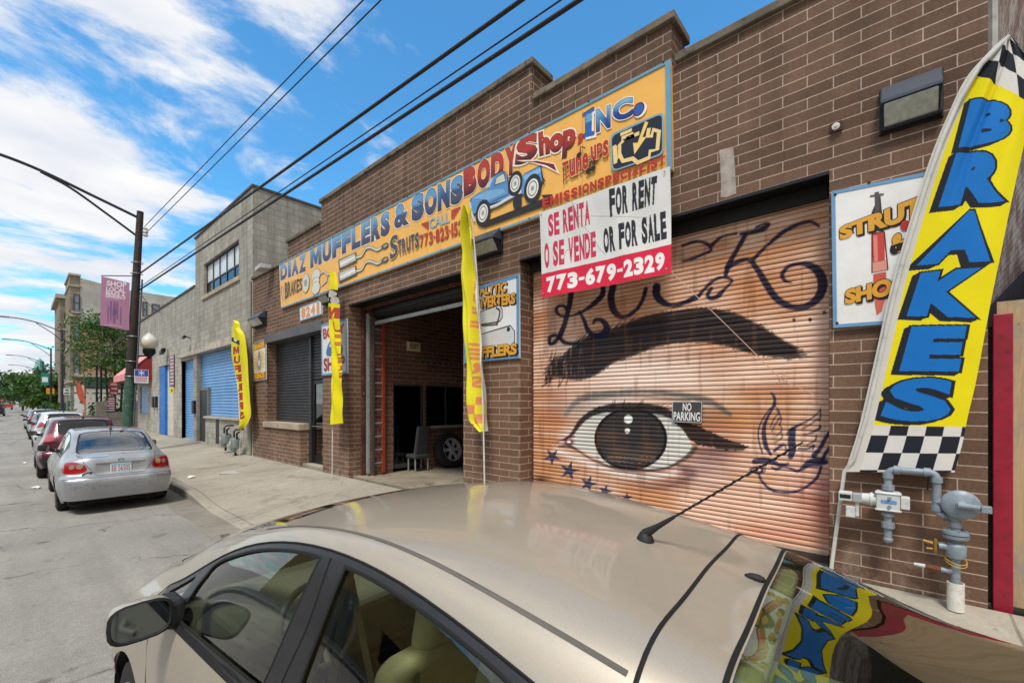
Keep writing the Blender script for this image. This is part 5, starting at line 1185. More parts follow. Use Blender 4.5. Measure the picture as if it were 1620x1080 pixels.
# ================================================================== wall lamps
SLATE = M('slate painted hood', '464c58', 0.45, 0.2, var=0.15, vs=4); LAMPB = M('black cast housing', '1e2024', 0.5, 0.2, var=0.2)
LENS = M('clouded prismatic lens', 'a9a898', 0.18, var=0.22, vs=22, bmp=0.5, bs=70, coat=0.4)
def wall_pack(label, px, X=X0, dep=0.20, dirt=False):
    x0, yt, ybm, x1 = px                               # left edge column, its top and bottom rows, right edge column
    p, q, p2 = W(x0, yt, X - dep * 0.5), W(x1, yt, X - dep * 0.5), W(x0, ybm, X - dep * 0.5)
    ya, yb = p[1], q[1]; w = abs(ya - yb); zt, zb = p[2], p2[2]; h = zt - zb; yc = (ya + yb) / 2
    r = thing('wall_lamp', label, 'wall lamp', (X, yc, zb), 'dark wall lamps with pale lenses')
    mp = lambda e: (lambda u, v, d: (X - u * dep, d, zb + v * h))
    ylo, yhi = yc - w / 2, yc + w / 2
    m = MB().box(X - 0.035, X - 0.001, ylo - 0.01, yhi + 0.01, zb - 0.01, zt); m.prism([(0.02, 0.0), (0.45, 0.0), (0.52, 0.06), (0.14, 0.06)], mp(0), ylo, yhi); m.prism([(0.1, 0.05), (0.42, 0.05), (0.98, 0.5), (0.98, 0.56), (0.1, 0.56)], mp(0), ylo + 0.012, ylo + 0.02); m.prism([(0.1, 0.05), (0.42, 0.05), (0.98, 0.5), (0.98, 0.56), (0.1, 0.56)], mp(0), yhi - 0.02, yhi - 0.012)
    m.build('housing', LAMPB, r, bevel=0.006)
    m = MB().prism([(0.15, 0.98), (0.30, 1.0), (1.0, 0.58), (1.0, 0.50), (0.15, 0.53)], mp(0), ylo, yhi); m.build('hood', SLATE, r, bevel=0.008)
    m = MB().prism([(0.2, 0.07), (0.45, 0.07), (0.96, 0.49), (0.2, 0.49)], mp(0), ylo + 0.021, yhi - 0.021); m.build('lens', LENS, r, bevel=0.01)
    return r
wall_pack('large dark wall lamp high on the brick wall beside the tall blue lettered flag', (1393, 137, 208, 1491), dep=0.16)
wall_pack('black wall lamp over the converter sign behind the limp flag', (748, 373, 410, 788), dep=0.22)
wall_pack('grey wall lamp above the narrow yellow flag by the number sign', (508, 462, 482, 522), dep=0.22)
wall_pack('small dark wall lamp at the left end of the brick front', (398, 497, 519, 415), dep=0.25)
# bell push on a rusty plate
p = W(1323, 203); r = thing('alarm_bell', 'small round bell on a rusty square plate left of the large wall lamp', 'bell', (X0, p[1], p[2]))
MB().box(X0 - 0.03, X0 - 0.001, p[1] - 0.045, p[1] + 0.045, p[2] - 0.045, p[2] + 0.045).build('plate', M('rusty plate', '4a2a22', 0.8, var=0.4, vs=20), r, bevel=0.004)
MB().lathe((X0 - 0.06, p[1], p[2]), [(0.0, 0.0), (0.012, 0.0), (0.016, 0.012), (0.03, 0.014), (0.032, 0.03)], 16, 'x').build('bell', M('white enamel', 'd9d7d0', 0.3), r, smooth=40)
# flood light on the grey block wall
p = W(421, 428, X0 - 0.1); r = thing('spot_light', 'small grey spot light on a bracket at the corner of the block building', 'spot light', (X0, p[1], p[2]))
MB().tube([(X0, p[1], p[2]), (X0 - 0.18, p[1] - 0.1, p[2] + 0.02)], 0.02, 6).build('bracket', GREYP, r)
MB().obox((X0 - 0.25, p[1] - 0.2, p[2]), (0.16, 0, 0.02), (0, 0.2, -0.02), (0, 0, 0.06)).build('lamp_head', M('off white casing', 'b9b8b2', 0.5), r, bevel=0.015)
p = W(257, 556, X0 - 0.2); r = thing('security_camera', 'small black camera over the blue framed doorway of the block building', 'camera', (X0, p[1], p[2]))
MB().tube([(X0, p[1], p[2] + 0.12), (X0 - 0.15, p[1], p[2] + 0.1)], 0.03, 6).build('bracket', GREYP, r)
MB().obox((X0 - 0.22, p[1] - 0.1, p[2]), (0.09, 0, 0.02), (0, 0.26, -0.05), (0, 0, 0.10)).build('camera_body', BLACKM, r, bevel=0.02)
p = W(297, 534, X0 - 0.1); MB
r = thing('security_camera', 'tiny dark camera bracket high on the grey wall above the blue shutter', 'camera', (X0, p[1], p[2]))
MB().tube([(X0, p[1], p[2]), (X0 - 0.22, p[1], p[2] + 0.03)], 0.025, 6).build('bracket', BLACKM, r)
MB().obox((X0 - 0.25, p[1] - 0.05, p[2]), (0.05, 0, 0), (0, 0.15, -0.02), (0, 0, 0.05)).build('camera_body', BLACKM, r, bevel=0.01)

# ================================================================== gas regulators
PIPE = M('grey blue pipe paint', '848f98', 0.5, 0.1, var=0.15, vs=9, bmp=0.15, bs=80, dirt='5d646a', dirt_amt=0.45)
WPAINT = M('chipped white casting', 'c9cbc9', 0.5, var=0.12, vs=12, dirt='7a7d7c', dirt_amt=0.5, bmp=0.2, bs=60)
BRASS = M('dull brass', '9a7a3f', 0.45, 0.6, var=0.25, vs=14)
XG = X0 - 0.17
gp = lambda x, y, X=XG: W(x, y, X)
r = thing('gas_meter', 'grey gas regulator pipework with white valve standing before the brick wall by the large flag', 'gas meter', (XG, gp(1512, 968)[1], wall_z(0)))
def elbow(a, b, c, n=5, k=0.5):
    a, b, c = Vector(a), Vector(b), Vector(c); p, q = b + (a - b).normalized() * 0.055, b + (c - b).normalized() * 0.055
    return [p] + [(1 - t) ** 2 * p + 2 * t * (1 - t) * b + t * t * q for t in [i / n for i in range(1, n)]] + [q]
V1, V2, V3, V4 = gp(1405, 853), gp(1405, 742), gp(1482, 742), gp(1482, 802)
V1 = (XG, V2[1], V1[2]); V3 = (XG, V3[1], V2[2]); V4 = (XG, V3[1], gp(1482, 814)[2]); V5 = (XG, gp(1512, 814)[1], V4[2]); V6 = (XG, V5[1], wall_z(0) + 0.2)
m = MB(); m.tube([V1] + elbow(V1, V2, V3) + elbow(V2, V3, V4) + elbow(V3, V4, V5) + elbow(V4, V5, V6) + [V6], 0.027, 14)
for a, d in ((V2, (0, -1, 0)), (V2, (0, 0, -1)), (V3, (0, 1, 0)), (V3, (0, 0, -1)), (V4, (0, 0, 1)), (V4, (0, -1, 0)), (V5, (0, 1, 0)), (V5, (0, 0, -1))):
    a, d = Vector(a), Vector(d); m.tube([a + d * 0.035, a + d * 0.075], 0.036, 14)
m.tube([(XG, V2[1], V2[2] - 0.13), (XG, V2[1], V2[2] - 0.17)], 0.042, 8); m.tube([(XG, V1[1], V1[2] + 0.10), (XG, V1[1], V1[2] + 0.15)], 0.044, 8); m.tube([(XG, V1[1], V1[2] + 0.20), (XG, V1[1], V1[2] + 0.225)], 0.044, 8); m.ball((XG, V1[1], V1[2]), 0.034, 0.034, 0.03)
m.build('pipe', PIPE, r, smooth=40)
zm = gp(1405, 792)[2]; ym = V1[1]
m = MB().box(XG - 0.055, XG + 0.055, ym - 0.075, ym + 0.075, zm - 0.08, zm + 0.08).box(XG - 0.045, XG + 0.04, ym - 0.135, ym - 0.078, zm - 0.05, zm + 0.05).box(XG - 0.062, XG + 0.05, ym - 0.085, ym + 0.085, zm + 0.062, zm + 0.074).box(XG - 0.062, XG + 0.05, ym - 0.085, ym + 0.085, zm - 0.076, zm - 0.064)
m.build('valve_body', WPAINT, r, bevel=0.012)
m = MB().tube([(XG, ym + 0.077, zm), (XG, ym + 0.17, zm)], [0.05, 0.045], 14).tube([(XG, ym + 0.10, zm), (XG, ym + 0.115, zm)], 0.058, 14); m.build('valve_neck', WPAINT, r, smooth=40)
m = MB().box(XG - 0.05, XG + 0.03, ym + 0.17, ym + 0.235, zm - 0.035, zm + 0.04); m.build('register', M('pale grey housing', '9fa3a2', 0.45, var=0.1), r, bevel=0.008)
m = MB().box(XG - 0.055, XG + 0.03, ym + 0.236, ym + 0.33, zm - 0.03, zm + 0.045); m.build('counter', WPAINT, r, bevel=0.006)
m = MB().box(XG - 0.058, XG - 0.0555, ym + 0.245, ym + 0.32, zm - 0.008, zm + 0.025); m.build('counter_window', M('dark green display', '24342c', 0.2), r)
m = MB().box(XG - 0.03, XG + 0.0, ym + 0.19, ym + 0.215, zm - 0.16, zm - 0.03).box(XG - 0.045, XG + 0.01, ym + 0.216, ym + 0.28, zm - 0.17, zm - 0.075); m.build('pulse_box', WPAINT, r, bevel=0.005)
m = MB().box(XG - 0.058, XG - 0.0555, ym - 0.055, ym + 0.045, zm - 0.012, zm + 0.014); m.build('name_plate', M('blue plate', '5f8fc4', 0.5, var=0.3, vs=60), r)
m = MB().lathe((XG - 0.072, ym - 0.01, zm + 0.035), [(0.0, 0.0), (0.011, 0.0), (0.013, 0.012)], 10, 'x').lathe((XG - 0.072, ym - 0.01, zm - 0.035), [(0.0, 0.0), (0.011, 0.0), (0.013, 0.012)], 10, 'x'); m.build('bolt_head', PIPE, r)
yr_, zr_ = gp(1519, 797)[1], gp(1519, 797)[2]
m = MB().lathe((XG - 0.085, yr_ + 0.0, zr_), [(0.0, 0.0), (0.028, 0.0), (0.034, 0.012), (0.075, 0.022), (0.105, 0.034), (0.112, 0.044), (0.112, 0.058), (0.10, 0.066), (0.06, 0.085), (0.03, 0.10)], 28, 'x'); m.tube([(XG, V4[1], zr_), (XG - 0.03, yr_ + 0.06, zr_)], 0.03, 10)
m.build('regulator', PIPE, r, smooth=35)
m = MB().tube([(XG - 0.09, yr_ + 0.02, zr_ + 0.005), (XG - 0.10, yr_ - 0.10, zr_ + 0.0)], [0.024, 0.020], 10).box(XG - 0.13, XG - 0.08, yr_ - 0.155, yr_ - 0.10, zr_ - 0.028, zr_ + 0.022); m.build('vent_spout', PIPE, r, bevel=0.004)
zf_ = gp(1513, 843)[2]
m = MB().lathe((XG, V5[1], zf_ - 0.03), [(0.04, -0.01), (0.075, -0.008), (0.078, 0.016), (0.04, 0.018), (0.04, 0.022), (0.078, 0.024), (0.076, 0.046), (0.04, 0.05)], 20)
for k in range(6): m.lathe((XG + 0.06 * math.cos(k * 1.047 + 0.3), V5[1] + 0.06 * math.sin(k * 1.047 + 0.3), zf_ + 0.01), [(0.011, 0), (0.011, 0.022)], 6)
m.build('flange', PIPE, r, smooth=40)
zb_ = gp(1513, 866)[2]
m = MB().lathe((XG, V5[1], zb_ - 0.075), [(0.03, -0.01), (0.055, 0.0), (0.062, 0.03), (0.062, 0.085), (0.05, 0.11), (0.03, 0.12)], 20).tube([(XG, V5[1], zb_), (XG - 0.02, V5[1] + 0.10, zb_)], [0.035, 0.024], 12); m.build('shut_off_valve', PIPE, r, smooth=40)
m = MB().box(XG - 0.05, XG + 0.0, V5[1] + 0.105, V5[1] + 0.125, zb_ - 0.06, zb_ + 0.05).tube([(XG - 0.03, V5[1] + 0.12, zb_ + 0.01), (XG - 0.04, V5[1] + 0.19, zb_ + 0.03)], 0.012, 8).tube([(XG - 0.03, V5[1] + 0.12, zb_ - 0.03), (XG - 0.04, V5[1] + 0.17, zb_ - 0.03)], 0.010, 8); m.build('brass_tap', BRASS, r, bevel=0.003)
z9 = gp(1512, 905)[2]
m = MB().tube([(XG, V5[1], z9), (XG - 0.01, V5[1] + 0.085, z9 + 0.005)], 0.02, 10); m.build('branch_pipe', PIPE, r, smooth=40)
m = MB().tube([(XG - 0.01, V5[1] + 0.085, z9 + 0.005), (XG - 0.015, V5[1] + 0.105, z9 + 0.007), (XG - 0.02, V5[1] + 0.175, z9 + 0.012)], [0.018, 0.024, 0.02], 8); m.build('rusty_tap', M('rust', '6a3a24', 0.85, var=0.4, vs=30, bmp=0.5, bs=90), r)
m = MB().tube([(XG - 0.02, V5[1] + 0.175, z9 + 0.012), (XG - 0.025, V5[1] + 0.24, z9 + 0.016)], [0.017, 0.012], 8); m.build('pipe_cap', WPAINT, r)
m = MB().lathe((XG, V5[1], wall_z(0) - 0.01), [(0.05, 0.0), (0.05, 0.215), (0.043, 0.215), (0.043, 0.19)], 22); m.build('riser_sleeve', M('white pipe sleeve', 'd6d3c8', 0.6, var=0.12, vs=8, dirt='9d8f78', dirt_amt=0.5), r, smooth=40)
m = MB(); pts = [(XG + 0.05 * math.cos(a), V5[1] + 0.062 * math.sin(a), z9 + 0.07 + 0.03 * math.sin(a * 1.0 + 1) + 0.02 * a / 6) for a in [i * 0.4 for i in range(34)]]; m.tube(pts, 0.003, 5); m.build('tracer_wire', M('yellow wire', 'c9a63a', 0.5), r)
m = MB().tube([(XG - 0.02, V3[1] + 0.05, V3[2] - 0.03), (XG - 0.025, V3[1] + 0.055, V3[2] - 0.14)], 0.006, 5); m.build('hanging_strap', BLACKM, r)
# grey meters at the foot of the block wall
METER = M('meter grey', '77827f', 0.45, 0.1, var=0.2, vs=7, dirt='4a4a48', dirt_amt=0.4)
r0 = None
for i, (px, py, lab) in enumerate(((357, 693, 'smaller grey gas meter with dark pipes at the foot of the grey block wall'), (372.5, 700, 'grey gas meter hung lower beside the brick corner on dark pipes'))):
    p = W(px, py, X0 - 0.3)
    if r0 is None:
        r = thing('wall_meter', lab, 'gas meter', (0, 0, 0), 'gas meters under the blue shutter'); r0 = r
        m = MB().lathe((0, 0, 0.0), [(0.12, -0.18), (0.17, -0.16), (0.17, 0.10), (0.15, 0.15), (0.08, 0.17)], 16).box(-0.12, 0.0, -0.12, 0.12, -0.30, -0.17); m.build('meter_body', METER, r, smooth=40)
        m = MB().lathe((-0.17, 0, 0.0), [(0.0, 0), (0.07, 0.0), (0.08, 0.03)], 14, 'x'); m.build('meter_dial', M('dial white', 'b9bab5', 0.4), r)
        m = MB().tube([(0, 0.14, 0.12), (0, 0.14, 0.34), (0.05, 0.14, 0.42), (0.28, 0.14, 0.42)], 0.03, 8).tube([(0, -0.14, 0.12), (0, -0.14, 0.30), (0, -0.35, 0.36)], 0.03, 8).tube([(0.0, 0.0, -0.3), (0.0, 0.0, -0.42)], 0.035, 8); m.build('meter_pipe', M('dark iron pipe', '34302e', 0.6, 0.3, var=0.3), r, smooth=50)
        r.location = p
    else: dup(r0, p, 0, lab)

# ================================================================== fence and passage at the right end
r = thing('red_post', 'tall narrow red painted steel post at the right end of the brick wall', 'post', (X0 + 0.1, -0.61, wall_z(0)))
RED = M('crimson gate paint', '93192f', 0.45, 0.0, var=0.2, vs=5, dirt='5c1a24', dirt_amt=0.6, bmp=0.15, bs=40)
MB().box(X0 + 0.04, X0 + 0.14, -0.672, -0.566, wall_z(0) - 0.02, 2.69).build('post', RED, r, bevel=0.006)
MB().box(X0 + 0.10, X0 + 0.13, -0.566, -0.545, 0.42, 2.6).build('hinge_bar', BLACKM, r)
def plywood():
    m, nt, b = newmat('weathered plywood'); p = objpos(nt)
    mp_ = nd(nt, 'ShaderNodeMapping'); nt.links.new(p, mp_.inputs[0]); mp_.inputs['Scale'].default_value = (1, 6, 0.5)
    c = ramp2(nt, noise(nt, mp_.outputs[0], 3.0, 8, 0.65, 1.2), 0.3, 0.7, hx('a58a68'), hx('c4ac88'))
    c = mixc_(nt, ramp2(nt, noise(nt, p, 2.4, 8, 0.75), 0.5, 0.68), c, hx('8f8c86')); c = mixc_(nt, mth(nt, 'MULTIPLY', ramp2(nt, noise(nt, p, 6, 4, 0.7), 0.62, 0.7), 0.7), c, hx('5d4a36'))
    nt.links.new(c, b.inputs['Base Color']); b.inputs['Roughness'].default_value = 0.9; bump(nt, b, noise(nt, mp_.outputs[0], 9, 5), 0.4, 0.004)
    return m
r = thing('plywood_hoarding', 'weathered grey plywood sheet closing the passage behind the red post', 'hoarding', (X0 + 0.16, -1.2, wall_z(0)))
MB().box(X0 + 0.15, X0 + 0.175, -1.99, -0.60, wall_z(0) + 0.01, 2.80).build('plywood_sheet', plywood(), r)
MB().box(X0 + 0.18, X0 + 0.26, -1.88, -0.62, 0.9, 1.0).box(X0 + 0.18, X0 + 0.26, -1.88, -0.62, 2.5, 2.6).build('rail', M('fence rail', '7d6a52', 0.9), r)
r = thing('brick_building', 'old brick side wall with peeling pale paint seen above the hoarding', 'building', (X0 + 8, -1.3, 0.3))
SHADED_BRICK = brickmat('shaded bare brick', '7d5240', '5f3d31', '9a8672', 0.215, 0.075, 0.006, 0.5, None)  # lower wall: bare brick, darkened with the shade of the passage
PALE2 = brickmat('peeling pale brick upper', 'c98a66', 'a8694a', '7a5a48', 0.43, 0.15, 0.012, 0.05, 'f6c8a4')
MB().box(X0, 34, -2.4, -2.0, 0, 4.75).build('lower_wall', SHADED_BRICK, r); MB().box(X0, 34, -2.4, -1.995, 4.754, 15).build('upper_wall', PALE2, r)
MB().box(X0 - 0.02, 34, -12, -2.404, 0, 15).build('front_wall', COMMON, r)
MB().tube([(X0 + 0.6, -0.50 - 0.12, 4.9), (X0 + 0.6, -0.62, 9.0)], 0.05, 8).build('drain_pipe', GREYP, r)
# bits of yellow kerb paint left on the threshold, litter
m = MB(); c = GR(1290, 886, wall_z(0.6) + 0.004)
for k in range(9):
    a, b_ = c[0] + rnd.uniform(-0.12, 0.08), c[1] + rnd.uniform(-0.28, 0.28); n = 7; rr_ = rnd.uniform(0.015, 0.05)
    m.poly([(a + rr_ * math.cos(2 * math.pi * i / n) * rnd.uniform(0.6, 1.3), b_ + 1.8 * rr_ * math.sin(2 * math.pi * i / n) * rnd.uniform(0.6, 1.3), wall_z(0.6) + 0.006 - 0.06 * max(0, 0) ) for i in range(n)])
settag(m.build('paint_flake', M('flaking yellow paint', 'cfb02a', 0.7, var=0.2)), 'flaking yellow paint on the pavement at the foot of the painted shutter', 'paint', kind='stuff')

# ================================================================== things inside the open bay
r = thing('ladder', 'orange ladder leaning inside the open bay on its left wall', 'ladder', (5.7, 9.0, 0.35))
OR = M('orange fibreglass', '8f3d24', 0.55, var=0.25, vs=3)
for x in (5.56, 5.60): pass
MB().box(5.66, 5.735, 9.03, 9.10, 0.36, 3.9).build('ladder_rail', OR, r, bevel=0.006); MB().box(5.435, 5.46, 9.03, 9.10, 0.36, 3.9).build('ladder_rail', M('aluminium rail', '4a4744', 0.5, 0.4), r, bevel=0.006)
for k in range(11): MB().tube([(5.46, 9.065, 0.6 + k * 0.31), (5.66, 9.065, 0.6 + k * 0.31)], 0.016, 8).build('rung', GREYP, r)
q = [AY(644, 540, 9.1), AY(663, 541, 9.1), AY(663, 556.5, 9.1), AY(644, 556, 9.1)]
r = thing('exit_sign', 'pale exit sign on the brick wall inside the open bay', 'sign', (q[0][0], 9.1, q[2][2]))
x0_, x1_, zt_, zb_ = q[0][0], q[1][0], q[0][2], q[2][2]
MB().box(x0_, x1_, PART_Y - 0.08, PART_Y - 0.002, zb_, zt_).build('sign_box', M('pale sign plastic', 'cbbb98', 0.5), r, bevel=0.008)
v, f, _ = text_mesh('EXIT', 0.03); lo, hi = v.min(0), v.max(0); n_ = (v - lo) / (hi - lo)
MB().add([(x0_ + 0.06 + a * (x1_ - x0_ - 0.12), PART_Y - 0.082, zb_ + 0.05 + b_ * (zt_ - zb_ - 0.1)) for a, b_ in n_], f).build('lettering', M('red letters', '7a2a22', 0.5), r, fix=False)
def wheel_parts(root, R_, w, axis='y', rim='7', side=-1, dark=False, spokes=6, rimmat=None, o=(0, 0, 0)):
    """tyre + rim as parts of root; axle along x, outer face towards side"""
    TY = M('tyre rubber', '1b1b1c', 0.85, var=0.25, vs=12, bmp=0.2, bs=90)
    rm = rimmat or M('alloy rim', 'b9bbbd', 0.28, 0.85, var=0.12)
    h = w / 2
    t = MB().lathe(o, [(R_ * 0.64, -h * 0.9), (R_ * 0.80, -h), (R_ * 0.96, -h * 0.82), (R_, -h * 0.5), (R_, h * 0.5), (R_ * 0.96, h * 0.82), (R_ * 0.80, h), (R_ * 0.64, h * 0.9), (R_ * 0.60, h * 0.6), (R_ * 0.60, -h * 0.6), (R_ * 0.64, -h * 0.9)], 32, 'x', cap=False).build('tyre', TY, root, smooth=40)
    m = MB().lathe(o, [(R_ * 0.62, side * h * 0.92), (R_ * 0.655, side * h * 0.95), (R_ * 0.66, side * h * 0.85), (R_ * 0.6, side * h * 0.75), (R_ * 0.58, side * h * 0.2), (0.0, side * h * 0.15)], 32, 'x', cap=False)
    for k in range(spokes):
        a = 2 * math.pi * k / spokes; c, s_ = math.cos(a), math.sin(a); u = Vector((0, c, s_)); p = Vector((0, -s_, c)); b0 = Vector(o) + Vector((side * h * 0.78, 0, 0))
        wd = R_ * 0.62 * math.pi / spokes * 0.30
        q_ = [b0 + u * R_ * 0.08 - p * wd * 0.8, b0 + u * R_ * 0.08 + p * wd * 0.8, b0 + u * R_ * 0.6 + p * wd * 1.1, b0 + u * R_ * 0.6 - p * wd * 1.1]
        off = Vector((-side * 0.025, 0, 0)); m.add([*q_, *[x + off for x in q_]], [(0, 1, 2, 3), (7, 6, 5, 4), (0, 1, 5, 4), (1, 2, 6, 5), (2, 3, 7, 6), (3, 0, 4, 7)])
    MB().lathe(o, [(R_ * 0.56, side * h * 0.22), (0.0, side * h * 0.2)], 24, 'x').build('gap_backing', M('spoke gap shade', '0f0f10', 0.6, 0.3), root, fix=False)  # dark backing disc, coloured as the shade between the spokes
    m.lathe(o, [(R_ * 0.16, side * h * 0.6), (R_ * 0.14, side * h * 0.88), (0.0, side * h * 0.9)], 16, 'x')
    m.build('rim', rm, root, smooth=35)
    return t
r = thing('loose_wheel', 'black tyre with chrome rim leaning against the low brick wall inside the bay', 'wheel', (0, 0, 0))
wheel_parts(r, 0.46, 0.28, side=-1, spokes=6, rimmat=M('chrome rim', 'c9cbce', 0.25, 0.35, var=0.1, coat=1.0))
c_ = AY(711, 704, 8.8); r.location = (c_[0], 8.80, wall_z(8) + 0.46); r.rotation_euler = (R(0), R(14), R(90))
r = thing('seat_frame', 'bare grey metal chair frame standing before the dark inner doorway', 'chair frame', (6.6, 8.95, 0.35))
MB().obox((6.62, 8.80, 1.05), (0.2, 0, 0), (0, 0.04, 0.01), (0.02, -0.05, 0.38)).build('backrest', M('grey vinyl', '3d3f42', 0.6), r, bevel=0.05)
MB().obox((6.6, 8.95, 0.68), (0.22, 0, 0), (0, 0.2, 0), (0, 0, 0.05)).build('seat', M('grey vinyl', '3d3f42', 0.6), r, bevel=0.03)
for x in (6.42, 6.8):
    for y in (8.80, 9.08): MB().tube([(x, y, 0.34), (x, y, 0.64)], 0.02, 8).build('leg', GREYP, r)
r = thing('hose_bundle', 'bundle of grey hoses hung high on the brick wall inside the bay', 'hose', (7.0, 9.0, 3.0))
m = MB()
for k in range(7): m.tube([(6.85 + k * 0.19 + 0.10 * math.cos(a), PART_Y - 0.05, 3.05 + 0.07 * math.sin(a)) for a in [i * 0.6 for i in range(12)]], 0.012, 5)
m.build('hose', M('grey hose', '6e6e70', 0.5), r)

r = thing('tool_cabinet', 'dark red rolling tool cabinet deep inside the open bay', 'cabinet', (9.6, 8.4, 0.35))
MB().box(9.2, 10.0, 8.2, 8.7, 0.45, 1.35).build('cabinet_body', M('cabinet red', '5a1c1a', 0.4, 0.2), r, bevel=0.01)
for k in range(5): MB().box(9.22, 9.98, 8.185, 8.199, 0.5 + k * 0.165, 0.64 + k * 0.165).build('drawer', M('cabinet drawer', '6d2320', 0.4, 0.2), r)
r0_ = thing('stacked_tyre', 'lowest tyre of the stack deep inside the open bay', 'tyre', (0, 0, 0), 'tyres stacked inside the bay')
MB().lathe((0, 0, 0.0), [(0.20, 0.02), (0.26, 0.0), (0.33, 0.04), (0.34, 0.11), (0.33, 0.18), (0.26, 0.22), (0.20, 0.20)], 28, cap=False).build('tyre', M('tyre rubber', '1b1b1c', 0.85), r0_, smooth=40)
r0_.location = (8.9, 7.9, 0.36)
for k, l in enumerate(('second tyre of the stack deep inside the open bay', 'third tyre of the stack deep inside the open bay', 'topmost tyre of the stack deep inside the open bay')): dup(r0_, (8.9 + 0.02 * (k % 2), 7.9, 0.36 + 0.222 * (k + 1)), 0, l)
# ================================================================== vehicles: spline-lofted bodies
def nat_basis(t):
    """cardinal natural cubic splines on knots t -> function(x) giving (N, n) weights"""
    n = len(t); h = np.diff(t); A = np.zeros((n, n)); B = np.zeros((n, n)); A[0, 0] = A[-1, -1] = 1
    for i in range(1, n - 1):
        A[i, i - 1], A[i, i], A[i, i + 1] = h[i - 1], 2 * (h[i - 1] + h[i]), h[i]
        B[i, i - 1], B[i, i], B[i, i + 1] = 6 / h[i - 1], -6 / h[i - 1] - 6 / h[i], 6 / h[i]
    M2 = np.linalg.solve(A, B); I = np.eye(n)
    def f(x):
        i = np.clip(np.searchsorted(t, x, 'right') - 1, 0, n - 2); hh = h[i]; a = (t[i + 1] - x) / hh; b = (x - t[i]) / hh
        return a[:, None] * I[i] + b[:, None] * I[i + 1] + ((a ** 3 - a)[:, None] * M2[i] + (b ** 3 - b)[:, None] * M2[i + 1]) * (hh ** 2)[:, None] / 6
    return f
class Surf:
    """car skin P(s, r): s runs over the stations, r over the rings (0 centre line, negative on the left)"""
    def __init__(s, stations):
        c = np.array(stations, float)                                # (ns, nr, 3), x >= 0
        l = c[:, 1:][:, ::-1].copy(); l[..., 0] *= -1
        s.c = np.concatenate([l, c], 1); s.ns, s.nr = len(c), c.shape[1] - 1
        ds = np.maximum(0.05, np.linalg.norm(np.diff(c[:, [0, 2, 4, 5]], axis=0), axis=2).mean(1)); s.ts = np.r_[0, np.cumsum(ds)]
        dr = np.maximum(0.03, np.linalg.norm(np.diff(s.c, axis=1), axis=2).mean(0)); s.tr = np.r_[0, np.cumsum(dr)]
        s.Bs, s.Br = nat_basis(s.ts), nat_basis(s.tr)
        s.yc = c[:, 0, 1]
    def P(s, S_, R_):
        S_ = np.atleast_1d(np.asarray(S_, float)); R_ = np.atleast_1d(np.asarray(R_, float))
        x = np.interp(S_, np.arange(s.ns), s.ts); y = np.interp(R_, np.arange(-s.nr, s.nr + 1), s.tr)
        return np.einsum('ni,nj,ijk->nk', s.Bs(x), s.Br(y), s.c, optimize=True)
    def N(s, S_, R_):
        e = 0.01; S_ = np.clip(S_, e, s.ns - 1 - e); R_ = np.clip(R_, -s.nr + e, s.nr - e)
        n = np.cross(s.P(S_ + e, R_) - s.P(S_ - e, R_), s.P(S_, R_ + e) - s.P(S_, R_ - e))
        n /= np.linalg.norm(n, axis=1)[:, None] + 1e-12
        return n * s.sg if hasattr(s, 'sg') else n
    def sy(s, y):
        """station coordinate of centre-line position y (y falls or rises with s)"""
        yc = s.yc if s.yc[0] < s.yc[-1] else s.yc
        o = np.argsort(yc); return float(np.interp(y, yc[o], o.astype(float)))
    def inv(s, x, y, z, rlo, rhi, slo=None, shi=None):
        """nearest (s, r) to a body point seen from the side"""
        if not hasattr(s, 'lut'):
            a, b = np.meshgrid(np.linspace(0, s.ns - 1, 240), np.linspace(0, s.nr, 160)); s.lut = (a.ravel(), b.ravel(), s.P(a.ravel(), b.ravel()))
        A_, B_, Q = s.lut; m = (B_ >= rlo) & (B_ <= rhi)
        if slo is not None: m &= (A_ >= slo) & (A_ <= shi)
        d = (Q[m, 1] - y) ** 2 + (Q[m, 2] - z) ** 2 + (0 if x is None else (Q[m, 0] - x) ** 2)
        i = np.argmin(d); a, b = A_[m][i], B_[m][i]
        for _ in range(6):
            p = s.P(a, b)[0]; e = 0.01; da = (s.P(a + e, b)[0] - p) / e; db = (s.P(a, b + e)[0] - p) / e
            J = np.array([[da[1], db[1]], [da[2], db[2]]]); rr = np.array([y - p[1], z - p[2]])
            try: st = np.linalg.solve(J, rr)
            except Exception: break
            a = min(s.ns - 1, max(0, a + np.clip(st[0], -0.3, 0.3))); b = min(rhi, max(rlo, b + np.clip(st[1], -0.3, 0.3)))
        return (a, b)
def dens(poly, step):
    out_ = []
    for i in range(len(poly)):
        a, b = poly[i], poly[(i + 1) % len(poly)]; L = math.hypot(a[0] - b[0], a[1] - b[1]); k = max(1, int(L / step))
        for j in range(k): out_.append((a[0] + (b[0] - a[0]) * j / k, a[1] + (b[1] - a[1]) * j / k))
    return out_
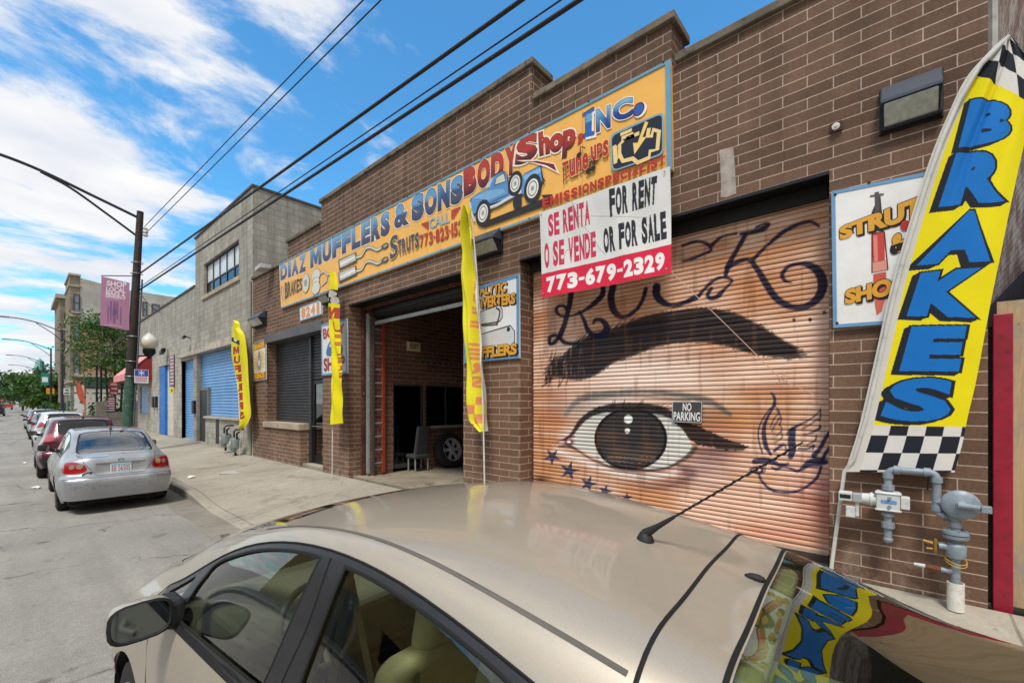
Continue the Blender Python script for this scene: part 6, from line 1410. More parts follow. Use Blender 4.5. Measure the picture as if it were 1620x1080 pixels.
def region(S, name, mats, outer, holes=(), parent=None, step=0.25, off=0.0, thick=0.0, label=None, fine=None):
    """piece of the car skin bounded by outline(s) in (s, r)"""
    outer = dens(outer, fine or step * 0.7); holes = [dens(h, fine or step * 0.7) for h in holes]
    xs_ = [p[0] for p in outer]; ys_ = [p[1] for p in outer]
    gx = np.arange(min(xs_), max(xs_) + step, step); gy = np.arange(min(ys_), max(ys_) + step, step)
    GX, GY = [a.ravel() for a in np.meshgrid(gx, gy)]; GX = GX + (np.arange(len(GX)) % 2) * 1e-4
    ok = in_poly(GX, GY, outer)
    for h in holes: ok &= ~in_poly(GX, GY, h)
    bd = np.array(outer + [p for h in holes for p in h])
    pts = [(a, b) for a, b in zip(GX[ok], GY[ok])]
    if pts:
        q = np.array(pts); d = np.min((q[:, None, 0] - bd[None, :, 0]) ** 2 + (q[:, None, 1] - bd[None, :, 1]) ** 2, 1) if len(q) * len(bd) < 3e7 else np.ones(len(q)); pts = [p for p, dd in zip(pts, d) if dd > (step * 0.3) ** 2]
    V = list(outer); E = [(i, (i + 1) % len(outer)) for i in range(len(outer))]
    for h in holes:
        o = len(V); V += h; E += [(o + i, o + (i + 1) % len(h)) for i in range(len(h))]
    V += pts
    r = delaunay_2d_cdt([Vector(v) for v in V], E, [], 0, 1e-7)
    v2 = np.array([tuple(v) for v in r[0]]); F = np.array([f for f in r[2] if len(f) == 3])
    cen = v2[F].mean(1); k = in_poly(cen[:, 0], cen[:, 1], outer)
    for h in holes: k &= ~in_poly(cen[:, 0], cen[:, 1], h)
    F = F[k]; used = np.unique(F); mp = -np.ones(len(v2), int); mp[used] = np.arange(len(used)); F = mp[F]; v2 = v2[used]
    nrm = S.N(v2[:, 0], v2[:, 1]); co = S.P(v2[:, 0], v2[:, 1]) + nrm * off
    me = bpy.data.meshes.new(name); me.from_pydata(co.tolist(), [], F.tolist())
    fn = np.zeros(len(F) * 3); me.polygons.foreach_get('normal', fn); fn = fn.reshape(-1, 3)
    if (fn * nrm[F[:, 0]]).sum() < 0: me.flip_normals()
    for m_ in (mats if isinstance(mats, (list, tuple)) else [mats]): me.materials.append(m_)
    me.polygons.foreach_set('use_smooth', [True] * len(F)); me.update()
    me.normals_split_custom_set_from_vertices(nrm.tolist())
    o = bpy.data.objects.new(name, me); COL.objects.link(o)
    if parent is not None: o.parent = parent; ORG[o.name] = ORG[parent.name]
    if label: o['label'] = label
    return o
def stroke(S, mb, pts, w, eps=0.0015, sm=6, closed=False, m=0):
    P2 = np.array(smooth_pts(pts, sm, closed) if sm else pts); co = S.P(P2[:, 0], P2[:, 1]); nn = S.N(P2[:, 0], P2[:, 1]); n = len(co)
    t = (np.roll(co, -1, 0) - np.roll(co, 1, 0)) if closed else np.gradient(co, axis=0)
    sd_ = np.cross(nn, t); sd_ /= np.linalg.norm(sd_, axis=1)[:, None] + 1e-12
    a = co + nn * eps + sd_ * w / 2; b = co + nn * eps - sd_ * w / 2; c = co + nn * eps * 2.2
    vs = [tuple(q) for i in range(n) for q in (a[i], c[i], b[i])]; fs = []
    for i in range(n if closed else n - 1):
        j = (i + 1) % n
        for k in (0, 1): fs.append((3 * i + k, 3 * i + k + 1, 3 * j + k + 1, 3 * j + k))
    mb.add(vs, fs, m)
def fullring(pts):
    """(x, z, dy) rings"""
    return pts
def table(rows):
    """rows: y, z0, then 7 rings (x, z[, dy])"""
    out_ = []
    for y, z0, *rg in rows:
        out_.append([(0, y, z0)] + [(q[0], y + (q[2] if len(q) > 2 else 0), q[1]) for q in rg])
    return out_
def carpaint(name, col, flake=0.35, rough=0.32, dirt=0.25, metal=0.35, coat=0.9):
    if name in MATS: return MATS[name]
    m, nt, b = newmat(name); p = objpos(nt); c = hx(col)
    fl = nd(nt, 'ShaderNodeTexVoronoi'); nt.links.new(p, fl.inputs['Vector']); fl.inputs['Scale'].default_value = 900
    f = mixc_(nt, 0.12, c, fl.outputs['Color'], 'OVERLAY')
    f = mixc_(nt, mth(nt, 'MULTIPLY', ramp2(nt, noise(nt, p, 3.5, 8, 0.7), 0.42, 0.75), dirt), f, hx('8a8074'))
    f = mixc_(nt, mth(nt, 'MULTIPLY', ramp2(nt, noise(nt, p, 160, 2, 0.6), 0.70, 0.74), 0.5 * dirt), f, hx('d8d2c6'))
    nt.links.new(f, b.inputs['Base Color']); b.inputs['Metallic'].default_value = metal; b.inputs['Roughness'].default_value = rough
    b.inputs['Coat Weight'].default_value = coat
    cr_ = ramp2(nt, noise(nt, p, 5, 5, 0.6), 0.3, 0.7, (0.03,) * 3, (0.12,) * 3); nt.links.new(cr_, b.inputs['Coat Roughness'])
    MATS[name] = m
    return m
TRIM = M('black window trim', '232225', 0.42, 0.0, var=0.25, vs=7, coat=0.15); GAP = M('panel gap', '060606', 0.8); RUBBER = M('black rubber', '161617', 0.7, var=0.2)
CARGL = glassmat('green tinted car glass', (0.70, 0.78, 0.70), 0.95, 1.5); CARGL2 = glassmat('rear car glass', (0.50, 0.60, 0.50), 0.85, 1.45)
PLASTIC = M('dark bumper plastic', '232426', 0.65, var=0.2, vs=8)
def chrome(): return M('bright chrome', 'd4d6d8', 0.12, 0.95, var=0.05)
def arch_poly(S, yc, zc, rad, side, n=26, x=None):
    pts = []
    for k in range(n + 1):
        a = math.pi * k / n * 1.0; y, z = yc + rad * math.cos(a), zc + rad * math.sin(a)
        s_, r_ = S.inv(x, y, z, 3.6, S.nr); pts.append((s_, min(r_, S.nr) * side))
    pts.append((pts[-1][0], side * (S.nr + 0.4))); pts.append((pts[0][0], side * (S.nr + 0.4)))
    return pts
def wheels(root, half, R_, w, ys, spokes=6, rimmat=None):
    for y in ys:
        for sd_ in (-1, 1):
            e = bpy.data.objects.new('wheel', None); COL.objects.link(e); e.parent = root; e.location = (sd_ * (half - w / 2), y, R_); e.empty_display_size = 0.1; ORG[e.name] = Vector((0, 0, 0))
            wheel_parts(e, R_, w, side=sd_, spokes=spokes, rimmat=rimmat)
def well(root, half, R_, ys):
    for y in ys:
        for sd_ in (-1, 1):
            x0_, x1_ = sd_ * (half - 0.34), sd_ * (half - 0.015)
            hb = [(y + R_ * 1.19 * math.cos(a), R_ + R_ * 1.19 * math.sin(a)) for a in np.linspace(-0.25, math.pi + 0.25, 22)]; hm = MB(); k_ = len(hb)
            hm.add([(x0_, p, q) for p, q in hb] + [(x1_, p, q) for p, q in hb], [(i, i + 1, k_ + i + 1, k_ + i) for i in range(k_ - 1)] + [tuple(range(k_))]); hm.build('wheel_well', M('wheel well', '0b0b0c', 0.95), root, fix=False)
def mirror_sh(root, c, side, paint, sx=0.10, sy=0.07, sz=0.075, glass=True):
    """door mirror: rounded shell, arm, reflecting face looking back"""
    x, y, z = c
    m = MB(); n = 20; prof = [(0.0, 0.0), (0.55, 0.05), (0.85, 0.25), (0.97, 0.55), (1.0, 0.85), (1.0, 1.0)]
    vs = []
    for k, (q, d) in enumerate(prof):
        for j in range(n):
            a = 2 * math.pi * j / n; ca, sa = math.cos(a), math.sin(a); e = 0.62
            vs.append((x + sx * q * math.copysign(abs(ca) ** e, ca), y + sy * (1 - d) * 1.6 - sy * 0.6, z + sz * q * math.copysign(abs(sa) ** e, sa) + 0.01 * math.copysign(1, side) * side * ca * 0))
    k = len(prof); fs = [(i * n + j, i * n + (j + 1) % n, (i + 1) * n + (j + 1) % n, (i + 1) * n + j) for i in range(k - 1) for j in range(n)]
    m.add(vs, fs); o = m.build('mirror', paint, root, smooth=50)
    m = MB(); fr = []
    for q, d in ((1.0, -0.002), (0.90, -0.006), (0.86, 0.006)):
        for j in range(n):
            a = 2 * math.pi * j / n; ca, sa = math.cos(a), math.sin(a); fr.append((x + sx * q * math.copysign(abs(ca) ** 0.62, ca), y - sy * 0.6 + d, z + sz * q * math.copysign(abs(sa) ** 0.62, sa)))
    m.add(fr, [(i * n + j, i * n + (j + 1) % n, (i + 1) * n + (j + 1) % n, (i + 1) * n + j) for i in range(2) for j in range(n)]); m.build('mirror_rim', RUBBER, o, smooth=40)
    if glass:
        m = MB(); m.add([(x + sx * 0.87 * math.copysign(abs(math.cos(2 * math.pi * j / n)) ** 0.62, math.cos(2 * math.pi * j / n)), y - sy * 0.6 + 0.004, z + sz * 0.87 * math.copysign(abs(math.sin(2 * math.pi * j / n)) ** 0.62, math.sin(2 * math.pi * j / n))) for j in range(n)], [tuple(range(n))])
        m.build('mirror_glass', M('mirror silver', '7a8386', 0.03, 1.0, var=0.02), o, fix=False)
    MB().tube([(x - side * sx * 0.8, y, z - sz * 0.55), (x - side * (sx + 0.06), y + 0.02, z - sz * 0.9)], [0.035, 0.045], 10).build('mirror_arm', RUBBER, o, smooth=50)
    return o

# ------------------------------------------------------------------ the beige hatchback in the foreground
BE = carpaint('champagne metallic', 'a59b8a', rough=0.42, dirt=0.25, metal=0.25, coat=0.85)
low = lambda y, w=0.86: [(w, 0.78), (w, 0.44), (0.80, 0.2)]
HB = Surf(table([
    (3.50, 0.26, (0.30, 0.26), (0.50, 0.26, -0.02), (0.60, 0.26, -0.06), (0.66, 0.26, -0.12), (0.70, 0.25, -0.2), (0.71, 0.23, -0.26), (0.70, 0.20, -0.3)),
    (3.54, 0.52, (0.30, 0.52, -0.01), (0.50, 0.52, -0.05), (0.62, 0.52, -0.13), (0.70, 0.50, -0.24), (0.775, 0.45, -0.36), (0.79, 0.34, -0.40), (0.77, 0.2, -0.42)),
    (3.46, 0.74, (0.30, 0.735, -0.01), (0.50, 0.71, -0.06), (0.62, 0.685, -0.13), (0.71, 0.65, -0.26), (0.80, 0.55, -0.42), (0.815, 0.38, -0.46), (0.78, 0.2, -0.46)),
    (3.22, 0.925, (0.30, 0.915), (0.55, 0.88, -0.03), (0.66, 0.835, -0.06), (0.745, 0.78, -0.12), (0.835, 0.62, -0.25), (0.845, 0.42, -0.3), (0.79, 0.2, -0.3)),
    (2.95, 1.045, (0.30, 1.035), (0.61, 0.985), (0.69, 0.94), (0.775, 0.875), (0.848, 0.68), (0.853, 0.43), (0.80, 0.2)),
    (2.62, 1.195, (0.30, 1.18), (0.655, 1.075), (0.725, 0.995), (0.79, 0.945), (0.855, 0.72), (0.857, 0.44), (0.80, 0.2)),
    (2.25, 1.335, (0.30, 1.32), (0.625, 1.235), (0.705, 1.125), (0.812, 1.015), (0.858, 0.75), (0.858, 0.44), (0.80, 0.2)),
    (1.88, 1.45, (0.30, 1.44), (0.600, 1.375), (0.672, 1.300), (0.815, 1.035), (0.86, 0.77), (0.86, 0.44), (0.80, 0.2)),
    (1.45, 1.537, (0.30, 1.528), (0.588, 1.490), (0.657, 1.440), (0.815, 1.045), (0.862, 0.79), (0.86, 0.44), (0.80, 0.2)),
    (1.02, 1.580, (0.30, 1.572), (0.580, 1.546), (0.650, 1.497), (0.814, 1.058), (0.862, 0.80), (0.86, 0.44), (0.80, 0.2)),
    (0.64, 1.580, (0.30, 1.572), (0.578, 1.538), (0.650, 1.478), (0.812, 1.075), (0.862, 0.81), (0.86, 0.44), (0.80, 0.2)),
    (0.30, 1.548, (0.30, 1.540), (0.575, 1.488), (0.653, 1.408), (0.808, 1.095), (0.862, 0.83), (0.86, 0.45), (0.80, 0.2)),
    (0.00, 1.490, (0.30, 1.481), (0.570, 1.430), (0.658, 1.330), (0.800, 1.11), (0.860, 0.85), (0.86, 0.46), (0.80, 0.2)),
    (-0.35, 1.402, (0.30, 1.393), (0.565, 1.342), (0.655, 1.250), (0.790, 1.12), (0.855, 0.86), (0.855, 0.47), (0.79, 0.22)),
    (-0.68, 1.312, (0.30, 1.303), (0.56, 1.252), (0.65, 1.180, 0.01), (0.768, 1.08, 0.02), (0.838, 0.86, 0.04), (0.845, 0.48, 0.05), (0.78, 0.24, 0.05)),
    (-0.90, 1.246, (0.30, 1.237, 0.0), (0.555, 1.187, 0.01), (0.63, 1.10, 0.06), (0.735, 1.00, 0.10), (0.80, 0.82, 0.16), (0.82, 0.48, 0.18), (0.76, 0.26, 0.18)),
    (-0.985, 1.00, (0.30, 1.00, 0.01), (0.53, 0.98, 0.05), (0.61, 0.95, 0.09), (0.70, 0.88, 0.15), (0.77, 0.72, 0.24), (0.79, 0.45, 0.27), (0.74, 0.28, 0.27)),
    (-1.06, 0.62, (0.30, 0.62, 0.01), (0.53, 0.62, 0.05), (0.61, 0.60, 0.09), (0.69, 0.58, 0.15), (0.75, 0.52, 0.26), (0.77, 0.38, 0.30), (0.72, 0.28, 0.30)),
    (-1.00, 0.30, (0.30, 0.30, 0.01), (0.50, 0.30, 0.05), (0.58, 0.30, 0.09), (0.65, 0.30, 0.15), (0.69, 0.29, 0.24), (0.70, 0.28, 0.28), (0.68, 0.27, 0.30)),
]))
HB.sg = 1
t_ = HB.N(np.array([9.0]), np.array([0.1]))
if t_[0, 2] < 0: HB.sg = -1
car = thing('parked_hatchback', 'beige hatchback car parked in the foreground before the painted shutter', 'car', (0, 0, 0)); car.name = 'parked_hatchback'
sy = HB.sy
def dlo(sd_): return [(s_, r_ * sd_) for s_, r_ in [(sy(2.46), 3.05), (sy(2.25), 2.99), (sy(1.88), 2.98), (sy(1.45), 2.98), (sy(1.02), 2.98), (sy(0.64), 2.98), (sy(0.30), 2.98), (sy(0.02), 2.98), (sy(-0.20), 3.02), (sy(-0.36), 3.35), (sy(-0.30), 3.7), (sy(-0.05), 3.92), (sy(0.30), 4.0), (sy(0.7), 4.02), (sy(1.2), 4.03), (sy(1.7), 4.03), (sy(2.1), 4.02), (sy(2.38), 3.96)]]
def win(sd_, pts): return [(sy(y), r_ * sd_) for y, r_ in pts]
FRONTW = [(1.93, 3.13), (1.7, 3.095), (1.45, 3.085), (1.19, 3.085), (1.065, 3.09), (1.06, 3.13), (1.10, 3.55), (1.15, 3.93), (1.17, 3.96), (1.6, 3.965), (1.93, 3.96), (1.97, 3.90), (1.975, 3.5)]
REARW = [(0.90, 3.09), (0.70, 3.085), (0.45, 3.09), (0.25, 3.10), (0.18, 3.16), (0.14, 3.5), (0.12, 3.86), (0.16, 3.92), (0.5, 3.95), (0.93, 3.96), (0.96, 3.93), (0.93, 3.5), (0.91, 3.12)]
QUARTW = [(2.35, 3.30), (2.25, 3.20), (2.12, 3.15), (2.085, 3.18), (2.08, 3.6), (2.09, 3.88), (2.2, 3.86)]
TAILW = [(0.05, 3.14), (-0.12, 3.18), (-0.22, 3.4), (-0.2, 3.62), (0.0, 3.8), (0.05, 3.75)]
WIND = [(sy(2.90), 0.0)] + [(sy(y), r_) for y, r_ in ((2.88, 0.9), (2.80, 1.75), (2.6, 1.9), (2.25, 1.9), (1.88, 1.88), (1.6, 1.84), (1.54, 1.6), (1.52, 0.8))] + [(sy(1.515), 0.0)] + [(sy(y), -r_) for y, r_ in ((1.52, 0.8), (1.54, 1.6), (1.6, 1.84), (1.88, 1.88), (2.25, 1.9), (2.6, 1.9), (2.80, 1.75), (2.88, 0.9))]
REARG = [(sy(-0.155), r_) for r_ in (-2.03, -1.0, 0.0, 1.0, 2.03)] + [(sy(y), r_) for y, r_ in ((-0.4, 2.03), (-0.68, 2.0), (-0.84, 1.9), (-0.86, 1.0), (-0.86, 0), (-0.86, -1.0), (-0.84, -1.9), (-0.68, -2.0), (-0.4, -2.03))]
FY, RY, WR = 2.62, -0.10 - 0.0, 0.315
arches = [arch_poly(HB, y, WR, WR * 1.17, sd_) for y in (FY, RY) for sd_ in (-1, 1)]
FDOOR = [(2.30, 4.06), (1.7, 4.06), (1.10, 4.06), (1.06, 5.0), (1.06, 6.4), (1.15, 6.65), (2.0, 6.65), (2.2, 6.2), (2.26, 5.2)]
BDOOR = [(1.055, 4.06), (0.5, 4.05), (0.0, 3.98), (-0.02, 4.6), (0.20, 5.2), (0.36, 6.2), (0.42, 6.65), (1.03, 6.65), (1.04, 5.2)]
S_END = HB.ns - 1
body_out = [(0, -7), (S_END, -7), (S_END, 7), (0, 7)]
doors = {(n, sd_): win(sd_, q) for n, q in (('f', FDOOR), ('b', BDOOR)) for sd_ in (-1, 1)}
HOOD = [(sy(3.40), -1.6), (sy(3.43), 0), (sy(3.40), 1.6), (sy(3.2), 1.92), (sy(2.97), 1.92), (sy(2.93), 1.0), (sy(2.925), 0), (sy(2.93), -1.0), (sy(2.97), -1.92), (sy(3.2), -1.92)]
def clip7(p): return [(a, max(-6.98, min(6.98, b))) for a, b in p]
region(HB, 'body', BE, body_out, [WIND, REARG, HOOD] + [dlo(k) for k in (-1, 1)] + [clip7(a) for a in arches] + list(doors.values()), car, 0.17)
for (n, sd_), q in doors.items():
    d = region(HB, 'front_door' if n == 'f' else 'rear_door', BE, q, (), car, 0.17)
    yb_ = (1.22, 1.42) if n == 'f' else (0.15, 0.35); hm = MB()
    a = HB.P([sy(y) for y in yb_], [4.75 * sd_] * 2); hm.tube([tuple(a[0] + np.array([0.0, 0, 0])), tuple((a[0] + a[1]) / 2 + np.array([0.035 * sd_, 0, 0.0])), tuple(a[1])], 0.014, 8); hm.build('handle', BE, d, smooth=60)
region(HB, 'hood', BE, HOOD, (), car, 0.17)
for sd_ in (-1, 1):
    fr = region(HB, 'window_frame', TRIM, dlo(sd_), [win(sd_, FRONTW), win(sd_, REARW), win(sd_, QUARTW), win(sd_, TAILW)], car, 0.12, 0.001)
    for q, nm in ((FRONTW, 'front_window'), (REARW, 'rear_window'), (QUARTW, 'quarter_window'), (TAILW, 'quarter_window')): region(HB, nm, CARGL, win(sd_, q), (), car, 0.12, -0.007)
    m = MB()
    stroke(HB, m, [(a, b) for a, b in dlo(sd_)], 0.008, 0.003, 4, True); stroke(HB, m, win(sd_, FRONTW), 0.012, 0.001, 4, True); stroke(HB, m, win(sd_, REARW), 0.012, 0.001, 4, True); stroke(HB, m, [(sy(1.0), 3.06 * sd_), (sy(1.0), 3.5 * sd_), (sy(1.06), 4.02 * sd_), (sy(1.06), 5.2 * sd_), (sy(1.06), 6.6 * sd_)], 0.007, 0.0018)
    stroke(HB, m, [(sy(2.32), 4.07 * sd_), (sy(1.7), 4.07 * sd_), (sy(1.0), 4.07 * sd_), (sy(0.3), 4.05 * sd_), (sy(-0.06), 3.95 * sd_)], 0.022, 0.004)
    m.build('window_seal', GAP, fr, fix=False)
region(HB, 'windshield', CARGL, WIND, (), car, 0.2, -0.003); region(HB, 'rear_glass', CARGL2, REARG, (), car, 0.2, 0.001)
m = MB()
for sd_ in (-1, 1):
    m = MB(); stroke(HB, m, [(sy(y), 2.02 * sd_) for y in (1.62, 1.45, 1.2, 1.0, 0.8, 0.5, 0.25, 0.02)], 0.013, 0.002); m.build('roof_strip', M('grey roof strip', '5b5750', 0.6, var=0.2), car, fix=False)
m = MB(); stroke(HB, m, [(sy(0.0) , r_) for r_ in np.linspace(-2.3, 2.3, 15)], 0.011, 0.0012, 2); stroke(HB, m, [(sy(-0.145), r_) for r_ in np.linspace(-2.05, 2.05, 15)], 0.012, 0.0016, 2); m.build('hatch_gap', GAP, car, fix=False)
m = MB(); stroke(HB, m, HOOD, 0.006, 0.0012, 3, True); m.build('panel_gap', GAP, car, fix=False)
for (n, sd_), q in doors.items(): m = MB(); stroke(HB, m, q, 0.006, 0.0012, 2, True); m.build('panel_gap', GAP, car, fix=False)
for sd_ in (-1, 1):
    hl = [(s_, r_ * sd_) for s_, r_ in ((1.12, 2.7), (1.45, 2.8), (1.55, 3.2), (1.45, 3.7), (1.12, 3.7))]; region(HB, 'headlight', M('clear lamp', 'c9cdd0', 0.08, 0.3, var=0.2, vs=20, coat=1.0), hl, (), car, 0.07, 0.003)
    tlq = [(s_, r_ * sd_) for s_, r_ in ((14.9, 2.6), (15.2, 4.4), (16.6, 4.3), (16.8, 2.8))]; region(HB, 'taillight', M('red lamp', '8f1420', 0.12, var=0.2, vs=18, coat=1.0), tlq, (), car, 0.2, 0.003)
# radio mast, washer nozzle
ap = HB.P(sy(0.20), 0.0)[0]; an = MB(); d_ = Vector((0.0, -0.80, 0.60)).normalized()
an.lathe((0, ap[1] - 0.0, ap[2] - 0.004), [(0.030, 0.0), (0.028, 0.008), (0.016, 0.03), (0.0, 0.034)], 18)
an2 = [Vector((0, ap[1], ap[2] + 0.02)) + d_ * t for t in (0, 0.05, 0.10, 0.12, 0.15, 0.55)]
an.tube(an2[:4], [0.017, 0.010, 0.007, 0.0055], 10); an.tube(an2[3:], [0.0035, 0.0035, 0.0022], 8)
co = [];
for i in range(160):
    t = 0.13 + 0.40 * i / 160; a = i * 0.55; e1 = Vector((1, 0, 0)); e2 = d_.cross(e1); co.append(Vector((0, ap[1], ap[2] + 0.02)) + d_ * t + (e1 * math.cos(a) + e2 * math.sin(a)) * 0.0038)
an.tube(co, 0.0016, 4); an.build('antenna', RUBBER, car, smooth=50)
wp = HB.P(sy(-0.115), 0.15)[0]; MB().ball((wp[0], wp[1], wp[2] + 0.004), 0.014, 0.03, 0.013, 12).build('washer_nozzle', RUBBER, car, smooth=60)
mirror_sh(car, (-0.945, 1.98, 1.10), -1, BE, 0.108, 0.07, 0.080); mirror_sh(car, (0.955, 1.98, 1.10), 1, BE, 0.115, 0.07, 0.082)
for sd_ in (-1, 1): MB().obox((sd_ * 0.835, 2.02, 1.085), (0.045, 0, 0), (0, 0.07, 0), (0, 0, 0.055)).build('mirror_base', RUBBER, car, bevel=0.02)
well(car, 0.862, WR, (FY, RY)); wheels(car, 0.85, WR, 0.19, (FY, RY), 5)
MB().box(-0.52, 0.52, -0.8, 3.2, 0.17, 0.24).build('underbody', M('underbody', '101010', 0.9), car)
# --- interior
TAN = M('tan upholstery', 'd0c294', 0.8, var=0.12, vs=7, bmp=0.2, bs=120); TAN2 = M('beige plastic', 'a99d80', 0.55, var=0.1); DARKI = M('dark interior plastic', '2b2a28', 0.6, var=0.2)
def rbox(name, c, hx_, hy_, hz_, mat, par, tilt_=0.0, bev=0.05):
    m = MB(); ct, st_ = math.cos(tilt_), math.sin(tilt_); m.obox(c, (hx_, 0, 0), (0, hy_ * ct, -hy_ * st_), (0, -hz_ * st_ * -1 * -1, hz_ * ct) if 0 else (0, -hz_ * st_, hz_ * ct)); o = m.build(name, mat, par, smooth=60)
    md = o.modifiers.new('bevel', 'BEVEL'); md.width = bev; md.segments = 5; md.limit_method = 'NONE'; return o
def seat(x, y, rear=False):
    st_ = bpy.data.objects.new('seat', None); COL.objects.link(st_); st_.parent = car; ORG[st_.name] = Vector((0, 0, 0))
    rbox('cushion', (x, y, 0.52), 0.25 if not rear else 0.62, 0.27, 0.10, TAN, st_, -0.1, 0.06); rbox('backrest', (x, y - 0.33, 0.86), 0.24 if not rear else 0.62, 0.085, 0.34, TAN, st_, 0.30, 0.07)
    for hx0 in ((x,) if not rear else (x - 0.38, x + 0.38)):
        rbox('headrest', (hx0, y - 0.47, 1.27), 0.135, 0.06, 0.105, TAN, st_, 0.22, 0.05)
        MB().tube([(hx0 - 0.06, y - 0.44, 1.1), (hx0 - 0.06, y - 0.46, 1.2)], 0.008, 8).build('headrest_post', chrome(), st_); MB().tube([(hx0 + 0.06, y - 0.44, 1.1), (hx0 + 0.06, y - 0.46, 1.2)], 0.008, 8).build('headrest_post', chrome(), st_)
seat(-0.37, 1.22); seat(0.37, 1.22); seat(0, 0.35, True)
m = MB(); m.prism([(1.62, 0.96), (1.75, 1.02), (2.15, 1.03), (2.5, 0.94), (2.5, 0.5), (1.95, 0.5), (1.7, 0.7)], lambda u, v, d: (d, u, v), -0.68, 0.68); m.build('dashboard', M('taupe dashboard', '75705f', 0.7, var=0.12, bmp=0.2, bs=90), car, bevel=0.03)
m = MB(); sw = []
for i in range(33): a = 2 * math.pi * i / 32; sw.append((-0.37 + 0.18 * math.cos(a), 1.60 + 0.18 * math.sin(a) * 0.40, 0.97 + 0.18 * math.sin(a) * 0.92))
m.tube(sw, 0.015, 10, cap=False); wheel_ = m.build('steering_wheel', M('grey wheel rim', '6d685e', 0.5), car, smooth=60)
m = MB().ball((-0.37, 1.62, 0.965), 0.07, 0.035, 0.06, 14)
for a in (0.2, math.pi - 0.2, -math.pi / 2): m.tube([(-0.37, 1.62, 0.965), (-0.37 + 0.17 * math.cos(a), 1.60 + 0.17 * math.sin(a) * 0.4, 0.97 + 0.17 * math.sin(a) * 0.92)], 0.014, 6)
m.build('wheel_hub', M('pale wheel hub', '9c9787', 0.5), wheel_, smooth=60)
MB().box(-0.74, 0.74, 0.35, 2.2, 0.245, 0.30).build('cabin_floor', DARKI, car); MB().box(-0.60, 0.60, -0.85, 0.02, 0.93, 0.96).build('parcel_shelf', M('grey green shelf', '8f988a', 0.85, var=0.15), car, bevel=0.01)
region(HB, 'headliner', M('pale headliner', 'bdb6a4', 0.95), [(sy(1.45), -2.7), (sy(-0.1), -2.7), (sy(-0.1), 2.7), (sy(1.45), 2.7)], (), car, 0.4, -0.03)
for sd_ in (-1, 1):
    region(HB, 'door_lining', TAN2, win(sd_, [(2.25, 4.1), (-0.25, 4.0), (0.1, 6.6), (2.15, 6.6)]), (), car, 0.4, -0.05)
    m = MB(); a, b = HB.P(sy(1.02), 3.15 * sd_)[0], HB.P(sy(1.12), 4.4 * sd_)[0]; m.tube([a + np.array([-0.06 * sd_, -0.02, -0.03]), b + np.array([-0.07 * sd_, -0.02, 0])], 0.035, 10); m.build('pillar_lining', TAN2, car, smooth=60)
    m = MB(); p0_, p1_ = Vector((0.59 * sd_, 1.0, 1.42)), Vector((0.68 * sd_, 1.10, 0.6)); w_ = Vector((0, 0.024, 0)); m.add([p0_ - w_, p0_ + w_, p1_ + w_, p1_ - w_], [(0, 1, 2, 3)]); p0_ += Vector((0, 0, -0.02)); p2_ = Vector((0.42 * sd_, 1.05, 0.7)); m.add([p0_ - w_, p0_ + w_, p2_ + w_, p2_ - w_], [(0, 1, 2, 3)]); m.build('seat_belt', M('tan webbing', 'b3a684', 0.8), car, fix=False)
PSI = R(3.6)
car.location = (1.40, 0.43, 0.012); car.rotation_euler = (0, 0, PSI)

